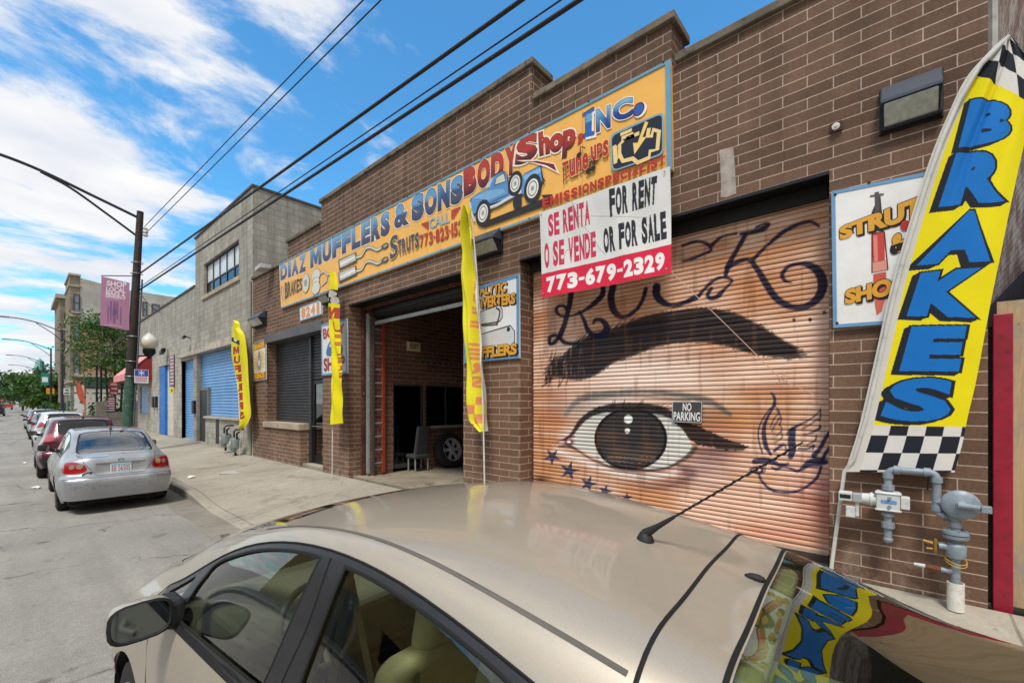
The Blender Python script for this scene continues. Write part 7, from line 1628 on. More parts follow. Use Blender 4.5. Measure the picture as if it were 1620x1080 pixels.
# ------------------------------------------------------------------ generic sedan and tall car bodies (y = 0 at the rear bumper)
SEDAN = table([
    (0.06, 0.27, (0.30, 0.27), (0.55, 0.27, 0.01), (0.66, 0.27, 0.04), (0.73, 0.27, 0.11), (0.76, 0.26, 0.22), (0.765, 0.24, 0.32), (0.75, 0.2, 0.40)),
    (0.00, 0.48, (0.30, 0.48), (0.55, 0.48, 0.02), (0.69, 0.48, 0.07), (0.78, 0.47, 0.18), (0.825, 0.45, 0.36), (0.83, 0.36, 0.46), (0.78, 0.2, 0.50)),
    (0.02, 0.655, (0.30, 0.655), (0.55, 0.655, 0.02), (0.70, 0.65, 0.08), (0.79, 0.64, 0.20), (0.838, 0.57, 0.40), (0.84, 0.40, 0.50), (0.79, 0.2, 0.52)),
    (0.10, 0.71, (0.30, 0.71), (0.55, 0.71, 0.02), (0.695, 0.705, 0.09), (0.785, 0.70, 0.21), (0.84, 0.61, 0.42), (0.842, 0.42, 0.50), (0.79, 0.2, 0.52)),
    (0.13, 0.88, (0.30, 0.88), (0.55, 0.875, 0.03), (0.68, 0.865, 0.10), (0.772, 0.84, 0.22), (0.842, 0.68, 0.44), (0.845, 0.42, 0.5), (0.79, 0.2, 0.5)),
    (0.18, 1.00, (0.30, 0.997), (0.54, 0.985, 0.03), (0.66, 0.96, 0.10), (0.765, 0.905, 0.22), (0.845, 0.71, 0.44), (0.846, 0.42, 0.5), (0.79, 0.2, 0.5)),
    (0.38, 1.035, (0.30, 1.03), (0.56, 1.01), (0.67, 0.975, 0.05), (0.767, 0.925, 0.14), (0.848, 0.72, 0.36), (0.848, 0.42, 0.40), (0.79, 0.2, 0.40)),
    (0.66, 1.06, (0.30, 1.055), (0.60, 1.03), (0.675, 0.995), (0.768, 0.94), (0.85, 0.73, 0.1), (0.85, 0.42, 0.1), (0.80, 0.2, 0.1)),
    (1.00, 1.25, (0.30, 1.24), (0.575, 1.20), (0.645, 1.15), (0.770, 0.95), (0.85, 0.74), (0.85, 0.42), (0.80, 0.2)),
    (1.32, 1.41, (0.30, 1.40), (0.540, 1.365), (0.605, 1.32), (0.771, 0.955), (0.85, 0.74), (0.85, 0.42), (0.80, 0.2)),
    (1.60, 1.46, (0.30, 1.452), (0.520, 1.425), (0.588, 1.385), (0.772, 0.955), (0.85, 0.74), (0.85, 0.42), (0.80, 0.2)),
    (2.20, 1.485, (0.30, 1.475), (0.520, 1.45), (0.588, 1.408), (0.772, 0.95), (0.85, 0.74), (0.85, 0.42), (0.80, 0.2)),
    (2.75, 1.44, (0.30, 1.43), (0.525, 1.405), (0.595, 1.355), (0.772, 0.94), (0.85, 0.73), (0.85, 0.42), (0.80, 0.2)),
    (3.10, 1.29, (0.30, 1.28), (0.565, 1.24), (0.640, 1.17), (0.772, 0.93), (0.85, 0.72), (0.85, 0.42), (0.80, 0.2)),
    (3.55, 1.04, (0.30, 1.035), (0.640, 0.99), (0.695, 0.955), (0.765, 0.905), (0.85, 0.70), (0.85, 0.42), (0.80, 0.2)),
    (4.05, 0.93, (0.30, 0.925), (0.60, 0.89), (0.675, 0.85), (0.75, 0.80), (0.838, 0.62, -0.06), (0.84, 0.40, -0.06), (0.79, 0.2, -0.06)),
    (4.38, 0.80, (0.30, 0.79), (0.55, 0.76, -0.04), (0.65, 0.72, -0.10), (0.73, 0.66, -0.18), (0.80, 0.52, -0.32), (0.815, 0.38, -0.36), (0.78, 0.2, -0.36)),
    (4.52, 0.52, (0.30, 0.52), (0.50, 0.52, -0.05), (0.62, 0.51, -0.12), (0.70, 0.50, -0.24), (0.77, 0.44, -0.40), (0.79, 0.34, -0.44), (0.76, 0.2, -0.44)),
    (4.48, 0.26, (0.30, 0.26), (0.50, 0.26, -0.05), (0.58, 0.26, -0.10), (0.66, 0.26, -0.18), (0.70, 0.25, -0.28), (0.71, 0.23, -0.32), (0.70, 0.2, -0.32)),
])
TALL = table([
    (0.08, 0.34, (0.30, 0.34), (0.55, 0.34, 0.01), (0.67, 0.34, 0.05), (0.76, 0.34, 0.13), (0.79, 0.33, 0.24), (0.80, 0.31, 0.32), (0.78, 0.28, 0.40)),
    (0.00, 0.58, (0.30, 0.58), (0.58, 0.58, 0.02), (0.72, 0.58, 0.07), (0.82, 0.57, 0.18), (0.875, 0.54, 0.36), (0.88, 0.44, 0.46), (0.83, 0.28, 0.50)),
    (0.04, 0.76, (0.30, 0.76), (0.58, 0.76, 0.02), (0.72, 0.755, 0.07), (0.82, 0.74, 0.18), (0.885, 0.66, 0.38), (0.89, 0.48, 0.48), (0.84, 0.28, 0.52)),
    (0.12, 0.82, (0.30, 0.82), (0.57, 0.82, 0.02), (0.71, 0.815, 0.08), (0.815, 0.80, 0.19), (0.888, 0.70, 0.40), (0.892, 0.48, 0.50), (0.84, 0.28, 0.52)),
    (0.13, 1.02, (0.30, 1.02), (0.57, 1.015, 0.02), (0.70, 1.005, 0.08), (0.80, 0.985, 0.20), (0.888, 0.78, 0.44), (0.895, 0.50, 0.52), (0.84, 0.28, 0.54)),
    (0.20, 1.20, (0.30, 1.20), (0.56, 1.195, 0.03), (0.675, 1.18, 0.09), (0.79, 1.06, 0.24), (0.888, 0.82, 0.50), (0.895, 0.50, 0.56), (0.84, 0.28, 0.58)),
    (0.34, 1.42, (0.30, 1.415), (0.55, 1.40, 0.03), (0.64, 1.37, 0.09), (0.79, 1.09, 0.26), (0.888, 0.83, 0.50), (0.895, 0.50, 0.54), (0.84, 0.28, 0.56)),
    (0.46, 1.585, (0.30, 1.58), (0.54, 1.555, 0.04), (0.62, 1.51, 0.10), (0.79, 1.10, 0.26), (0.888, 0.83, 0.46), (0.895, 0.50, 0.5), (0.84, 0.28, 0.5)),
    (0.72, 1.645, (0.30, 1.635), (0.55, 1.605), (0.63, 1.555, 0.03), (0.79, 1.10, 0.15), (0.888, 0.83, 0.3), (0.895, 0.50, 0.3), (0.84, 0.28, 0.3)),
    (1.40, 1.675, (0.30, 1.665), (0.565, 1.635), (0.645, 1.585), (0.792, 1.09), (0.888, 0.83), (0.895, 0.50), (0.84, 0.28)),
    (2.20, 1.665, (0.30, 1.655), (0.570, 1.625), (0.650, 1.57), (0.794, 1.08), (0.888, 0.82), (0.895, 0.50), (0.84, 0.28)),
    (2.80, 1.59, (0.30, 1.58), (0.58, 1.545), (0.66, 1.48), (0.794, 1.07), (0.888, 0.82), (0.895, 0.50), (0.84, 0.28)),
    (3.15, 1.42, (0.30, 1.41), (0.62, 1.36), (0.70, 1.28), (0.794, 1.06), (0.888, 0.81), (0.895, 0.50), (0.84, 0.28)),
    (3.55, 1.15, (0.30, 1.145), (0.66, 1.10), (0.72, 1.06), (0.79, 1.01), (0.885, 0.80), (0.893, 0.50), (0.84, 0.28)),
    (4.05, 1.05, (0.30, 1.045), (0.62, 1.01), (0.70, 0.97), (0.77, 0.92), (0.865, 0.72, -0.05), (0.875, 0.48, -0.05), (0.83, 0.28, -0.05)),
    (4.42, 0.90, (0.30, 0.89), (0.56, 0.86, -0.04), (0.67, 0.82, -0.1), (0.75, 0.76, -0.18), (0.83, 0.60, -0.32), (0.845, 0.45, -0.36), (0.81, 0.28, -0.36)),
    (4.55, 0.60, (0.30, 0.60), (0.52, 0.60, -0.05), (0.64, 0.59, -0.12), (0.72, 0.57, -0.24), (0.79, 0.50, -0.40), (0.81, 0.42, -0.44), (0.78, 0.28, -0.44)),
    (4.50, 0.34, (0.30, 0.34), (0.52, 0.34, -0.05), (0.60, 0.34, -0.10), (0.68, 0.34, -0.18), (0.72, 0.33, -0.28), (0.73, 0.31, -0.32), (0.72, 0.28, -0.32)),
])
def build_car(kind, name, label, paint, loc, yaw=0.0, scale=1.0, step=0.3, group=None, plate='', lamp='9c1420', low_trim=None, near=False, cat='car', wide=1.0, tinted=CARGL2, tallness=1.0):
    S = Surf(SEDAN if kind == 'sedan' else TALL); S.sg = 1
    if S.N(np.array([10.0]), np.array([0.1]))[0, 2] < 0: S.sg = -1
    r = thing(name, label, cat, (0, 0, 0), group); sy = S.sy; q = lambda sd_, pts: [(sy(y), k * sd_) for y, k in pts]
    sed = kind == 'sedan'
    if sed:
        RG = [(7.05, k) for k in (-1.75, -1, 0, 1, 1.75)] + [(8, 1.82), (8.8, 1.75), (9.15, 1.5)] + [(9.2, 0)] + [(9.15, -1.5), (8.8, -1.75), (8, -1.82)]
        WS = [(sy(2.83), k) for k in (-1.5, 0, 1.5)] + [(sy(3.1), 1.88), (sy(3.48), 1.8), (sy(3.52), 0), (sy(3.48), -1.8), (sy(3.1), -1.88)]
        W1 = [(1.95, 3.1), (1.95, 3.93), (1.2, 3.93), (1.15, 3.7), (1.3, 3.14)]; W2 = [(2.02, 3.1), (2.8, 3.1), (3.05, 3.2), (3.35, 3.8), (3.3, 3.93), (2.02, 3.93)]; D = [(1.0, 3.02), (1.05, 3.98), (1.2, 4.0), (3.4, 4.0), (3.5, 3.8), (3.05, 3.03), (2.2, 3.02)]
        TL = [(3.25, 3.05), (3.4, 3.9), (4.0, 4.12), (4.72, 3.8), (4.75, 3.0), (4.3, 2.05), (3.7, 1.72), (3.3, 1.9), (3.15, 2.5)]; FYc, RYc, WRr = 3.62, 0.98, 0.305
    else:
        RG = [(5.15, k) for k in (-1.7, -1, 0, 1, 1.7)] + [(6, 1.78), (6.8, 1.75), (7.0, 1.4), (7.02, 0), (7.0, -1.4), (6.8, -1.75), (6, -1.78)]
        WS = [(sy(2.88), k) for k in (-1.5, 0, 1.5)] + [(sy(3.15), 1.88), (sy(3.5), 1.8), (sy(3.52), 0), (sy(3.5), -1.8), (sy(3.15), -1.88)]
        W1 = [(1.9, 3.12), (1.9, 3.93), (1.15, 3.93), (1.1, 3.5), (1.15, 3.15)]; W2 = [(1.98, 3.12), (2.75, 3.12), (3.1, 3.3), (3.4, 3.8), (3.35, 3.93), (1.98, 3.93)]; D = [(0.72, 3.1), (0.78, 3.95), (1.0, 4.0), (3.42, 4.0), (3.5, 3.75), (3.1, 3.05), (2.2, 3.02), (1.2, 3.02)]
        TL = [(4.1, 3.0), (4.1, 4.0), (4.7, 4.3), (5.25, 4.0), (5.3, 3.0), (5.0, 2.2), (4.3, 2.1)]; FYc, RYc, WRr = 3.65, 0.98, 0.34
    ar = [arch_poly(S, y, WRr, WRr * 1.18, sd_) for y in (FYc, RYc) for sd_ in (-1, 1)]
    TL = smooth_pts(TL, 4, True); tls = {sd_: [(a, b * sd_) for a, b in TL] for sd_ in (-1, 1)}
    E_ = S.ns - 1
    region(S, 'body', paint, [(0, -7), (E_, -7), (E_, 7), (0, 7)], [RG, WS] + [q(k, D) for k in (-1, 1)] + [clip7(a) for a in ar] + list(tls.values()), r, step)
    region(S, 'rear_window', tinted, RG, (), r, step, -0.003); region(S, 'windshield', CARGL, WS, (), r, step, -0.003)
    if near:
        m = MB(); stroke(S, m, RG, 0.03, 0.001, 3, True); m.build('window_seal', RUBBER, r, fix=False)
    for sd_ in (-1, 1):
        region(S, 'window_frame', TRIM, q(sd_, D), [q(sd_, W1), q(sd_, W2)], r, step)
        region(S, 'side_window', tinted, q(sd_, W1), (), r, step, -0.004); region(S, 'side_window', tinted, q(sd_, W2), (), r, step, -0.004)
        tl = region(S, 'taillight', M('tail lamp ' + lamp, lamp, 0.12, var=0.25, vs=14, coat=1.0), tls[sd_], (), r, step * 0.6, 0.002)
        if sed and near:
            for a, b, rad in ((3.95, 2.12, 0.050), (3.95, 2.85, 0.042)):
                p = S.P(a, b * sd_)[0]; nn = S.N(np.array([a]), np.array([b * sd_]))[0]; m = MB(); e1 = np.cross(nn, (0, 0, 1)); e1 /= np.linalg.norm(e1); e2 = np.cross(e1, nn)
                m.add([tuple(p + nn * 0.004 + rad * (e1 * math.cos(t) + e2 * math.sin(t))) for t in np.linspace(0, 2 * math.pi, 20)[:-1]], [tuple(range(19))]); m.add([tuple(p + nn * 0.006 + rad * 0.35 * (e1 * math.cos(t) + e2 * math.sin(t))) for t in np.linspace(0, 2 * math.pi, 20)[:-1]], [tuple(range(19))]); m.build('lamp_cup', M('silver lamp cup', 'c9a9a0', 0.15, 0.6, var=0.2, vs=60, coat=1), tl, fix=False)
        mirror_sh(r, (sd_ * 0.93, 3.05, 1.03 if sed else 1.14), sd_, paint if not low_trim else PLASTIC, 0.10, 0.06, 0.07)
        region(S, 'headlight', M('clear lamp', 'c9cdd0', 0.08, 0.3, var=0.2, vs=20, coat=1.0), [(a, b * sd_) for a, b in ((15.2, 2.3), (15.3, 3.8), (16.3, 3.9), (16.5, 2.4))], (), r, step, 0.003)
    if near:
        gaps = [([(2.05, k) for k in np.linspace(-4.2, 4.2, 21)], 0.008, 2), ([(7.0 if sed else 5.0, -1.9), (6, -2.0), (5, -1.95), (4.2, -1.85), (3.5, -1.5), (2.95, -1.25), (2.75, -1.0), (2.7, 0), (2.75, 1.0), (2.95, 1.25), (3.5, 1.5), (4.2, 1.85), (5, 1.95), (6, 2.0), (7.0 if sed else 5.0, 1.9)], 0.007, 4)]
        for sd_ in (-1, 1): gaps += [(q(sd_, [(1.98, 4.0), (1.98, 5.0), (1.98, 6.6)]), 0.007, 3), (q(sd_, [(1.35, 4.0), (1.3, 4.6), (1.45, 5.6), (1.5, 6.6)]), 0.007, 3)]
        for pts, w_, sm_ in gaps: m = MB(); stroke(S, m, pts, w_, 0.0015, sm_); m.build('panel_gap', GAP, r, fix=False)
    if low_trim:
        region(S, 'lower_bumper', PLASTIC, [(0.0, -4.5), (1.25, -4.5), (1.25, 4.5), (0.0, 4.5)], (), r, step, 0.004)
        for sd_ in (-1, 1): region(S, 'sill_trim', PLASTIC, q(sd_, [(1.45, 6.2), (3.2, 6.2), (3.2, 6.95), (1.45, 6.95)]), (), r, step, 0.004)
    # number plate
    pz = 0.80 if sed else 0.92; ps = S.inv(None, None, None, 0, 0.1) if 0 else None
    sp = 3.62 if sed else 4.5
    p = S.P(sp, 0.0)[0]; m = MB().box(-0.153, 0.153, p[1] - 0.012, p[1] - 0.002, p[2] - 0.076, p[2] + 0.076); pm = m.build('number_plate', M('plate white', 'd9dde0', 0.4, var=0.05), r, bevel=0.004)
    MB().box(-0.148, 0.148, p[1] - 0.0135, p[1] - 0.0121, p[2] + 0.045, p[2] + 0.073).build('plate_band', M('plate blue', '7fb9d8', 0.4), pm)
    if plate:
        v, f, _ = text_mesh(plate, 0.0); lo, hi = v.min(0), v.max(0); n_ = (v - lo) / (hi - lo)
        MB().add([(-0.132 + a * 0.264, p[1] - 0.0136, p[2] - 0.062 + b * 0.10) for a, b in n_], f).build('plate_text', M('plate ink', '8a2f3a', 0.5), pm, fix=False)
    if sed and near:
        region(S, 'plate_recess', M('recess paint', '9b9c9e', 0.4, 0.3), [(3.25, -0.9), (4.05, -1.0), (4.05, 1.0), (3.25, 0.9)], (), r, 0.2, 0.001)
        a = S.P(4.15, 0.0)[0]; MB().box(-0.36, 0.36, a[1] - 0.02, a[1] + 0.02, a[2] - 0.012, a[2] + 0.02).build('trunk_grip', paint, r, bevel=0.008)
        bz = S.P(4.45, 0.0)[0]; m = MB()
        for k in (0, 1, 2): m.tube([(0.045 * (0.5 + 0.25 * k) * math.cos(t) * (1.6 if k == 0 else 1.0), bz[1] - 0.012, bz[2] + 0.03 * (1 if k != 2 else 0.55) * math.sin(t) + (0.01 if k == 2 else 0)) for t in np.linspace(0, 2 * math.pi, 18)], 0.004, 5, cap=False)
        m.build('emblem', chrome(), r, smooth=60)
    ap_ = S.P(9.6 if sed else 7.6, 0.0)[0]; MB().lathe((0, ap_[1], ap_[2] - 0.005), [(0.03, 0), (0.02, 0.03), (0.0, 0.04)], 12).tube([(0, ap_[1], ap_[2]), (0, ap_[1] - 0.10, ap_[2] + (0.22 if sed else 0.12))], [0.008, 0.004], 6).build('antenna', RUBBER, r)
    hw = 0.85 if sed else 0.895
    well(r, hw, WRr, (FYc, RYc)); wheels(r, hw - 0.01, WRr, 0.20, (FYc, RYc), 6)
    MB().box(-0.70, 0.70, 0.25, 4.2, 0.17 if sed else 0.25, 0.32).build('underbody', M('underbody', '101010', 0.9), r)
    # seats seen through the glass
    for x in (-0.36, 0.36): rbox2(r, (x, 2.1, 1.0 if sed else 1.15), 0.2, 0.09, 0.3); rbox2(r, (x, 2.05, 1.33 if sed else 1.5), 0.11, 0.05, 0.08, 'headrest')
    rbox2(r, (0, 1.15, 0.88 if sed else 1.0), 0.6, 0.1, 0.24)
    r.location = loc; r.rotation_euler = (0, 0, yaw); r.scale = (scale * wide, scale, scale * tallness)
    return r, S
def rbox2(par, c, a, b, d, name='seat_back'):
    o = MB().obox(c, (a, 0, 0), (0, b, 0.03), (0, -0.05, d)).build(name, M('grey upholstery', '57565a', 0.85), par, bevel=0.04); return o
SILV = carpaint('silver metallic', 'a4a7ab', rough=0.35, dirt=0.3, metal=0.55); MAR = carpaint('maroon metallic', '5e1526', rough=0.3, dirt=0.12, metal=0.35)
WHITEP = carpaint('pearl white paint', 'c9cccf', rough=0.35, dirt=0.2, metal=0.15); BLKP = carpaint('black paint', '16171a', rough=0.3, dirt=0.1, metal=0.1); GREYC = carpaint('grey paint', '6d7074', rough=0.35, dirt=0.2, metal=0.3); BLUEC = carpaint('dark blue paint', '1d2a40', rough=0.3, dirt=0.1)
PKG = 'cars parked along the kerb'
sed_, SS = build_car('sedan', 'parked_sedan', 'silver sedan with scuffed rear bumper parked at the kerb, plate to the camera', SILV, (1.285, 10.75, 0.0), 0.0, 1.0, 0.22, PKG, 'EE 56505', near=True, wide=0.97, tinted=glassmat('pale rear glass', (0.62, 0.68, 0.64), 1.0, 1.75))
sc_ = MB()                                   # scuffs and chips on the bumper, stickers on the boot lid
for k in range(90):
    a, b = 0.9 + 0.9 * rnd.random(), rnd.uniform(-3.0, 3.0)
    if rnd.random() < 0.5 and abs(b) < 1: continue
    s0 = rnd.uniform(0.03, 0.10) * 0.5; stroke(SS, sc_, [(a, b), (a + rnd.uniform(-0.03, 0.03), b + s0 * 1.5), (a + rnd.uniform(-0.04, 0.04), b + s0 * 3)], rnd.uniform(0.002, 0.007), 0.0015, 0)
sc_.build('bumper_scuff', M('bare scuffed plastic', '626161', 0.8), sed_, fix=False)
region(SS, 'rear_sticker', M('pale blue sticker', '7fa9cc', 0.5, var=0.1, vs=30), [(5.15, -1.75), (5.55, -1.78), (5.55, -0.55), (5.15, -0.52)], (), sed_, 0.2, 0.003)
m = MB(); p = SS.P(3.1, -1.75)[0]; m.add([(p[0] + 0.075 * math.cos(t) , p[1] - 0.010, p[2] + 0.035 * math.sin(t) + 0.02 * math.cos(t)) for t in np.linspace(0, 2 * math.pi, 18)[:-1]], [tuple(range(17))]); m.build('oval_sticker', M('black sticker', '1b1c1d', 0.5), sed_, fix=False)
m = MB(); m.add([(p[0] + 0.045 * math.cos(t) , p[1] - 0.012, p[2] + 0.014 * math.sin(t) + 0.012 * math.cos(t)) for t in np.linspace(0, 2 * math.pi, 18)[:-1]], [tuple(range(17))]); m.build('sticker_motif', M('sticker white', 'b9bcbb', 0.5), sed_, fix=False)
build_car('tall', 'parked_suv', 'maroon suv parked between the silver sedan and the white suv', MAR, (1.20, 16.2, 0), 0.0, 0.97, 0.25, PKG, lamp='a84a56', low_trim=True, near=True)
build_car('tall', 'parked_suv', 'white suv with dark lower bumper parked ahead of the maroon suv', WHITEP, (1.30, 25.8, 0), 0.0, 0.98, 0.4, PKG, lamp='9c1424', low_trim=True)
build_car('sedan', 'parked_sedan', 'dark grey sedan parked directly ahead of the white suv', GREYC, (1.25, 34.5, 0), 0.0, 1.0, 0.6, PKG)
build_car('tall', 'parked_suv', 'black suv parked fourth car beyond the silver sedan', BLKP, (1.25, 41.5, 0), 0.0, 0.95, 0.6, PKG)
build_car('sedan', 'parked_sedan', 'pale silver sedan parked beyond the black suv', SILV, (1.20, 49, 0), 0.0, 1.0, 0.6, PKG)
TRG = 'vehicles driving away down the street'
build_car('tall', 'driven_suv', 'dark blue suv cut by the left edge of the picture', BLUEC, (-2.45, 72, 0), 0.0, 1.0, 0.6, TRG)
build_car('tall', 'driven_suv', 'dark tall suv driving ahead of the dark blue one', BLKP, (-2.2, 100, 0), 0.0, 1.12, 0.6, TRG)
r = thing('fire_truck', 'red truck far down the street at its vanishing end', 'truck', (-2.0, 190, 0), TRG)
MB().box(-3.25, -0.75, 190, 197, 0.7, 3.1).build('body', M('red truck paint', '9c2a26', 0.45, var=0.15), r, bevel=0.08)
MB().box(-3.15, -0.85, 197, 199, 0.7, 3.3).build('cab', M('red truck paint', '9c2a26', 0.45), r, bevel=0.08); MB().box(-3.0, -1.0, 189.98, 190.0, 1.6, 2.7).build('rear_shutter', M('grey shutter', '8d8d8d', 0.5), r); MB().box(-3.25, -0.75, 189.95, 190.0, 0.75, 1.1).build('bumper', M('striped bumper', 'b9453a', 0.5), r)
for x in (-3.0, -1.0):
    for y in (191.5, 197.5): MB().lathe((x - 0.15, y, 0.5), [(0.0, 0), (0.5, 0), (0.5, 0.3), (0.0, 0.3)], 16, 'x').build('wheel', RUBBER, r)
# ================================================================== street furniture
class ArtY(Art):
    """painted shapes on a plane y = Y that faces the camera side"""
    def to(s, px, py):
        p = AY(px, py, s.X); return p[0], p[2]
    def p3(s, xz, L): return (xz[0], s.X - L * s.step, xz[1])
PY_ = 20.8
def poleat(z): return 2.585 + (z - 0.15) * 0.0455
WOOD = M('creosoted pole', '2e2622', 0.85, var=0.35, vs=3, bmp=0.4, bs=30, dirt='5a4c40', dirt_amt=0.4); GRN = M('flaking green pole paint', '2f4f40', 0.6, var=0.3, vs=4, dirt='8a8f84', dirt_amt=0.45)
STEELD = M('dark galvanised arm', '33363a', 0.5, 0.4, var=0.2)
r = thing('utility_pole', 'dark timber utility pole with green painted foot carrying a pink banner and a globe lamp', 'utility pole', (2.59, PY_, 0.14))
MB().tube([(poleat(0.1), PY_, 0.1), (poleat(2.9), PY_, 2.9)], [0.175, 0.15], 16).build('pole_foot', GRN, r, smooth=60)
MB().tube([(poleat(2.9), PY_, 2.9), (poleat(9.0), PY_, 9.0)], [0.148, 0.10], 16).build('pole', WOOD, r, smooth=60)
MB().tube(smooth_pts([(poleat(8.75), PY_, 8.75), (1.7, PY_, 9.15), (0.5, PY_, 9.52), (-0.4, PY_, 9.68), (-1.3, PY_, 9.72)], 6), [0.05] * 25, 8).build('lamp_arm', STEELD, r, smooth=60)
MB().tube(smooth_pts([(poleat(8.05), PY_, 8.05), (2.1, PY_, 8.62), (1.2, PY_, 9.2), (0.5, PY_, 9.48)], 6), 0.04, 8).build('arm_brace', STEELD, r, smooth=60)
MB().obox((-1.6, PY_, 9.70), (0.36, 0, 0), (0, 0.13, 0), (0, 0, 0.07)).build('lamp_head', M('grey lamp casing', '7d8084', 0.5), r, bevel=0.05)
MB().lathe((3.12, PY_ - 0.1, 8.1), [(0.05, 0), (0.09, 0.05), (0.05, 0.1), (0.09, 0.16), (0.05, 0.22), (0.08, 0.3), (0.03, 0.34)], 12).build('insulator', M('white glazed insulator', 'c9c5bc', 0.3), r, smooth=40)
m = MB()
for z in (2.95, 3.5, 4.4, 6.7, 7.1): m.tube([(poleat(z) + 0.17 * math.cos(a), PY_ + 0.17 * math.sin(a), z) for a in np.linspace(0, 2 * math.pi, 16)], 0.012, 5, cap=False)
m.build('steel_band', M('steel band', '9a9a98', 0.4, 0.7), r)
MB().tube([(poleat(z) + 0.15, PY_ - 0.12, z) for z in (0.2, 3, 6.5)], 0.03, 6).build('cable_conduit', M('grey conduit', '55585a', 0.5), r)
# banner
bqd = [(160.5, 437), (205, 447.5), (204.5, 522.5), (158.5, 514.5)]; bxz = [AY(*p, PY_ - 0.1) for p in bqd]
rb_ = thing('street_banner', 'pink shop local banner hanging on the dark utility pole', 'banner', (2.3, PY_ - 0.1, 4.5))
m = MB(); m.col = hx('b884a4'); m.add([(p[0], p[1], p[2]) for p in bxz] + [(p[0], p[1] + 0.02, p[2]) for p in bxz], [(0, 1, 2, 3), (7, 6, 5, 4), (0, 4, 5, 1), (1, 5, 6, 2), (2, 6, 7, 3), (3, 7, 4, 0)]); m.build('banner_sheet', paintmat('banner print', 0.6, 0.08), rb_, colors=True)
A = ArtY(PY_ - 0.1, 0.0008); zb_n = crop(60, 400, 4.5)
for t, q in (('SHOP', (490, 196, 632, 208, 630, 250, 488, 234)), ('LOCAL', (486, 238, 626, 252, 624, 288, 484, 272)), ('MAKE A', (484, 272, 624, 290, 622, 316, 482, 298)), ('DIFFERENCE', (482, 298, 624, 316, 623, 334, 481, 318))): A.text(t, zb_n(*q), 'efe2ea', bold=0.04)
for x, y0, y1, w in ((520, 340, 480, 0.05), (545, 345, 500, 0.09), (566, 345, 470, 0.05), (500, 370, 500, 0.025), (590, 380, 510, 0.025)): A.line(zb_n(x, y0, x - 3, (y0 + y1) / 2, x - 2, y1), [w * 0.6, w, w * 0.5], '8a6690')
A.line(zb_n(540, 400, 555, 420, 535, 440), 0.06, '6d5c86'); A.line(zb_n(475, 512, 560, 520, 600, 530), 0.02, 'd9c2d2')
A.build('banner_print', paintmat('banner print', 0.6, 0.08), rb_, colors=True, fix=False)
MB().tube([AY(160, 436, PY_ - 0.09), (poleat(6.6), PY_, 6.62)], 0.018, 6).tube([AY(158, 516, PY_ - 0.09), (poleat(4.65), PY_, 4.66)], 0.018, 6).build('banner_rod', STEELD, rb_)
# globe lamp on a bracket
lx_ = 3.24
r = thing('globe_lamp', 'white glass globe street lamp on a black bracket beside the utility pole', 'street lamp', (lx_, PY_, 3.2))
MB().tube([(poleat(3.35) + 0.1, PY_, 3.45), (2.95, PY_, 3.72), (lx_, PY_, 3.74)], 0.03, 8).tube([(poleat(3.0) + 0.1, PY_, 3.15), (3.05, PY_, 3.5), (lx_, PY_, 3.68)], 0.02, 8).build('bracket', BLACKM, r, smooth=60)
MB().lathe((lx_, PY_, 3.62), [(0.04, 0), (0.06, 0.08), (0.15, 0.16), (0.19, 0.22), (0.2, 0.36), (0.17, 0.38)], 20).build('collar', BLACKM, r, smooth=40)
MB().lathe((lx_, PY_, 4.0), [(0.17, 0), (0.25, 0.12), (0.28, 0.26), (0.26, 0.32)], 24).build('globe', M('opal glass', 'd6cab2', 0.15, var=0.04, coat=0.6), r, smooth=60)
MB().lathe((lx_, PY_, 4.32), [(0.265, 0), (0.22, 0.09), (0.09, 0.22), (0.03, 0.28), (0.012, 0.52), (0.0, 0.55)], 24).build('lamp_cap', M('frosted cap', 'c3c4bf', 0.35), r, smooth=40)
# blue snow route sign
s1, s2 = AY(212.5, 584, PY_ - 0.22), AY(235, 606, PY_ - 0.22)
r = thing('parking_sign', 'small blue and white parking sign with snowflake beside the utility pole', 'sign', (s1[0], PY_ - 0.2, s2[2]))
x0_, x1_, zt_, zb_ = s1[0], s2[0], s1[2], s2[2]
MB().box(x0_, x1_, PY_ - 0.215, PY_ - 0.20, zb_, zt_).build('panel', M('sign white', 'dfe1e4', 0.4, var=0.05), r)
MB().box(x0_ + 0.015, x1_ - 0.015, PY_ - 0.2175, PY_ - 0.2155, zb_ + (zt_ - zb_) * 0.52, zt_ - 0.015).build('blue_field', M('sign blue', '2b4fb0', 0.4, var=0.05), r)
m = MB(); cx_, cz_ = (x0_ + x1_) / 2, zb_ + (zt_ - zb_) * 0.75
for k in range(3): a = k * math.pi / 3 + math.pi / 2; d = Vector((math.cos(a), 0, math.sin(a))) * 0.10; n_ = Vector((-math.sin(a), 0, math.cos(a))) * 0.014; c = Vector((cx_, PY_ - 0.2195 - 0.0005 * k, cz_)); m.add([c - d - n_, c + d - n_, c + d + n_, c - d + n_], [(0, 1, 2, 3)])
m.build('snowflake', M('sign white', 'dfe1e4', 0.4), r, fix=False)
for k in range(3):
    m = MB(); z = zb_ + (zt_ - zb_) * (0.12 + 0.13 * k)
    for j in range(6): m.box(x0_ + 0.03 + j * (x1_ - x0_ - 0.06) / 6, x0_ + 0.03 + (j + 0.65) * (x1_ - x0_ - 0.06) / 6, PY_ - 0.2175, PY_ - 0.2155, z, z + 0.04)
    m.build('red_print', M('sign red', 'c2455a', 0.4), r)
MB().box(poleat(3.2), x0_ + 0.06, PY_ - 0.2, PY_ - 0.16, zb_ + 0.08, zb_ + 0.13).build('sign_clamp', STEELD, r)
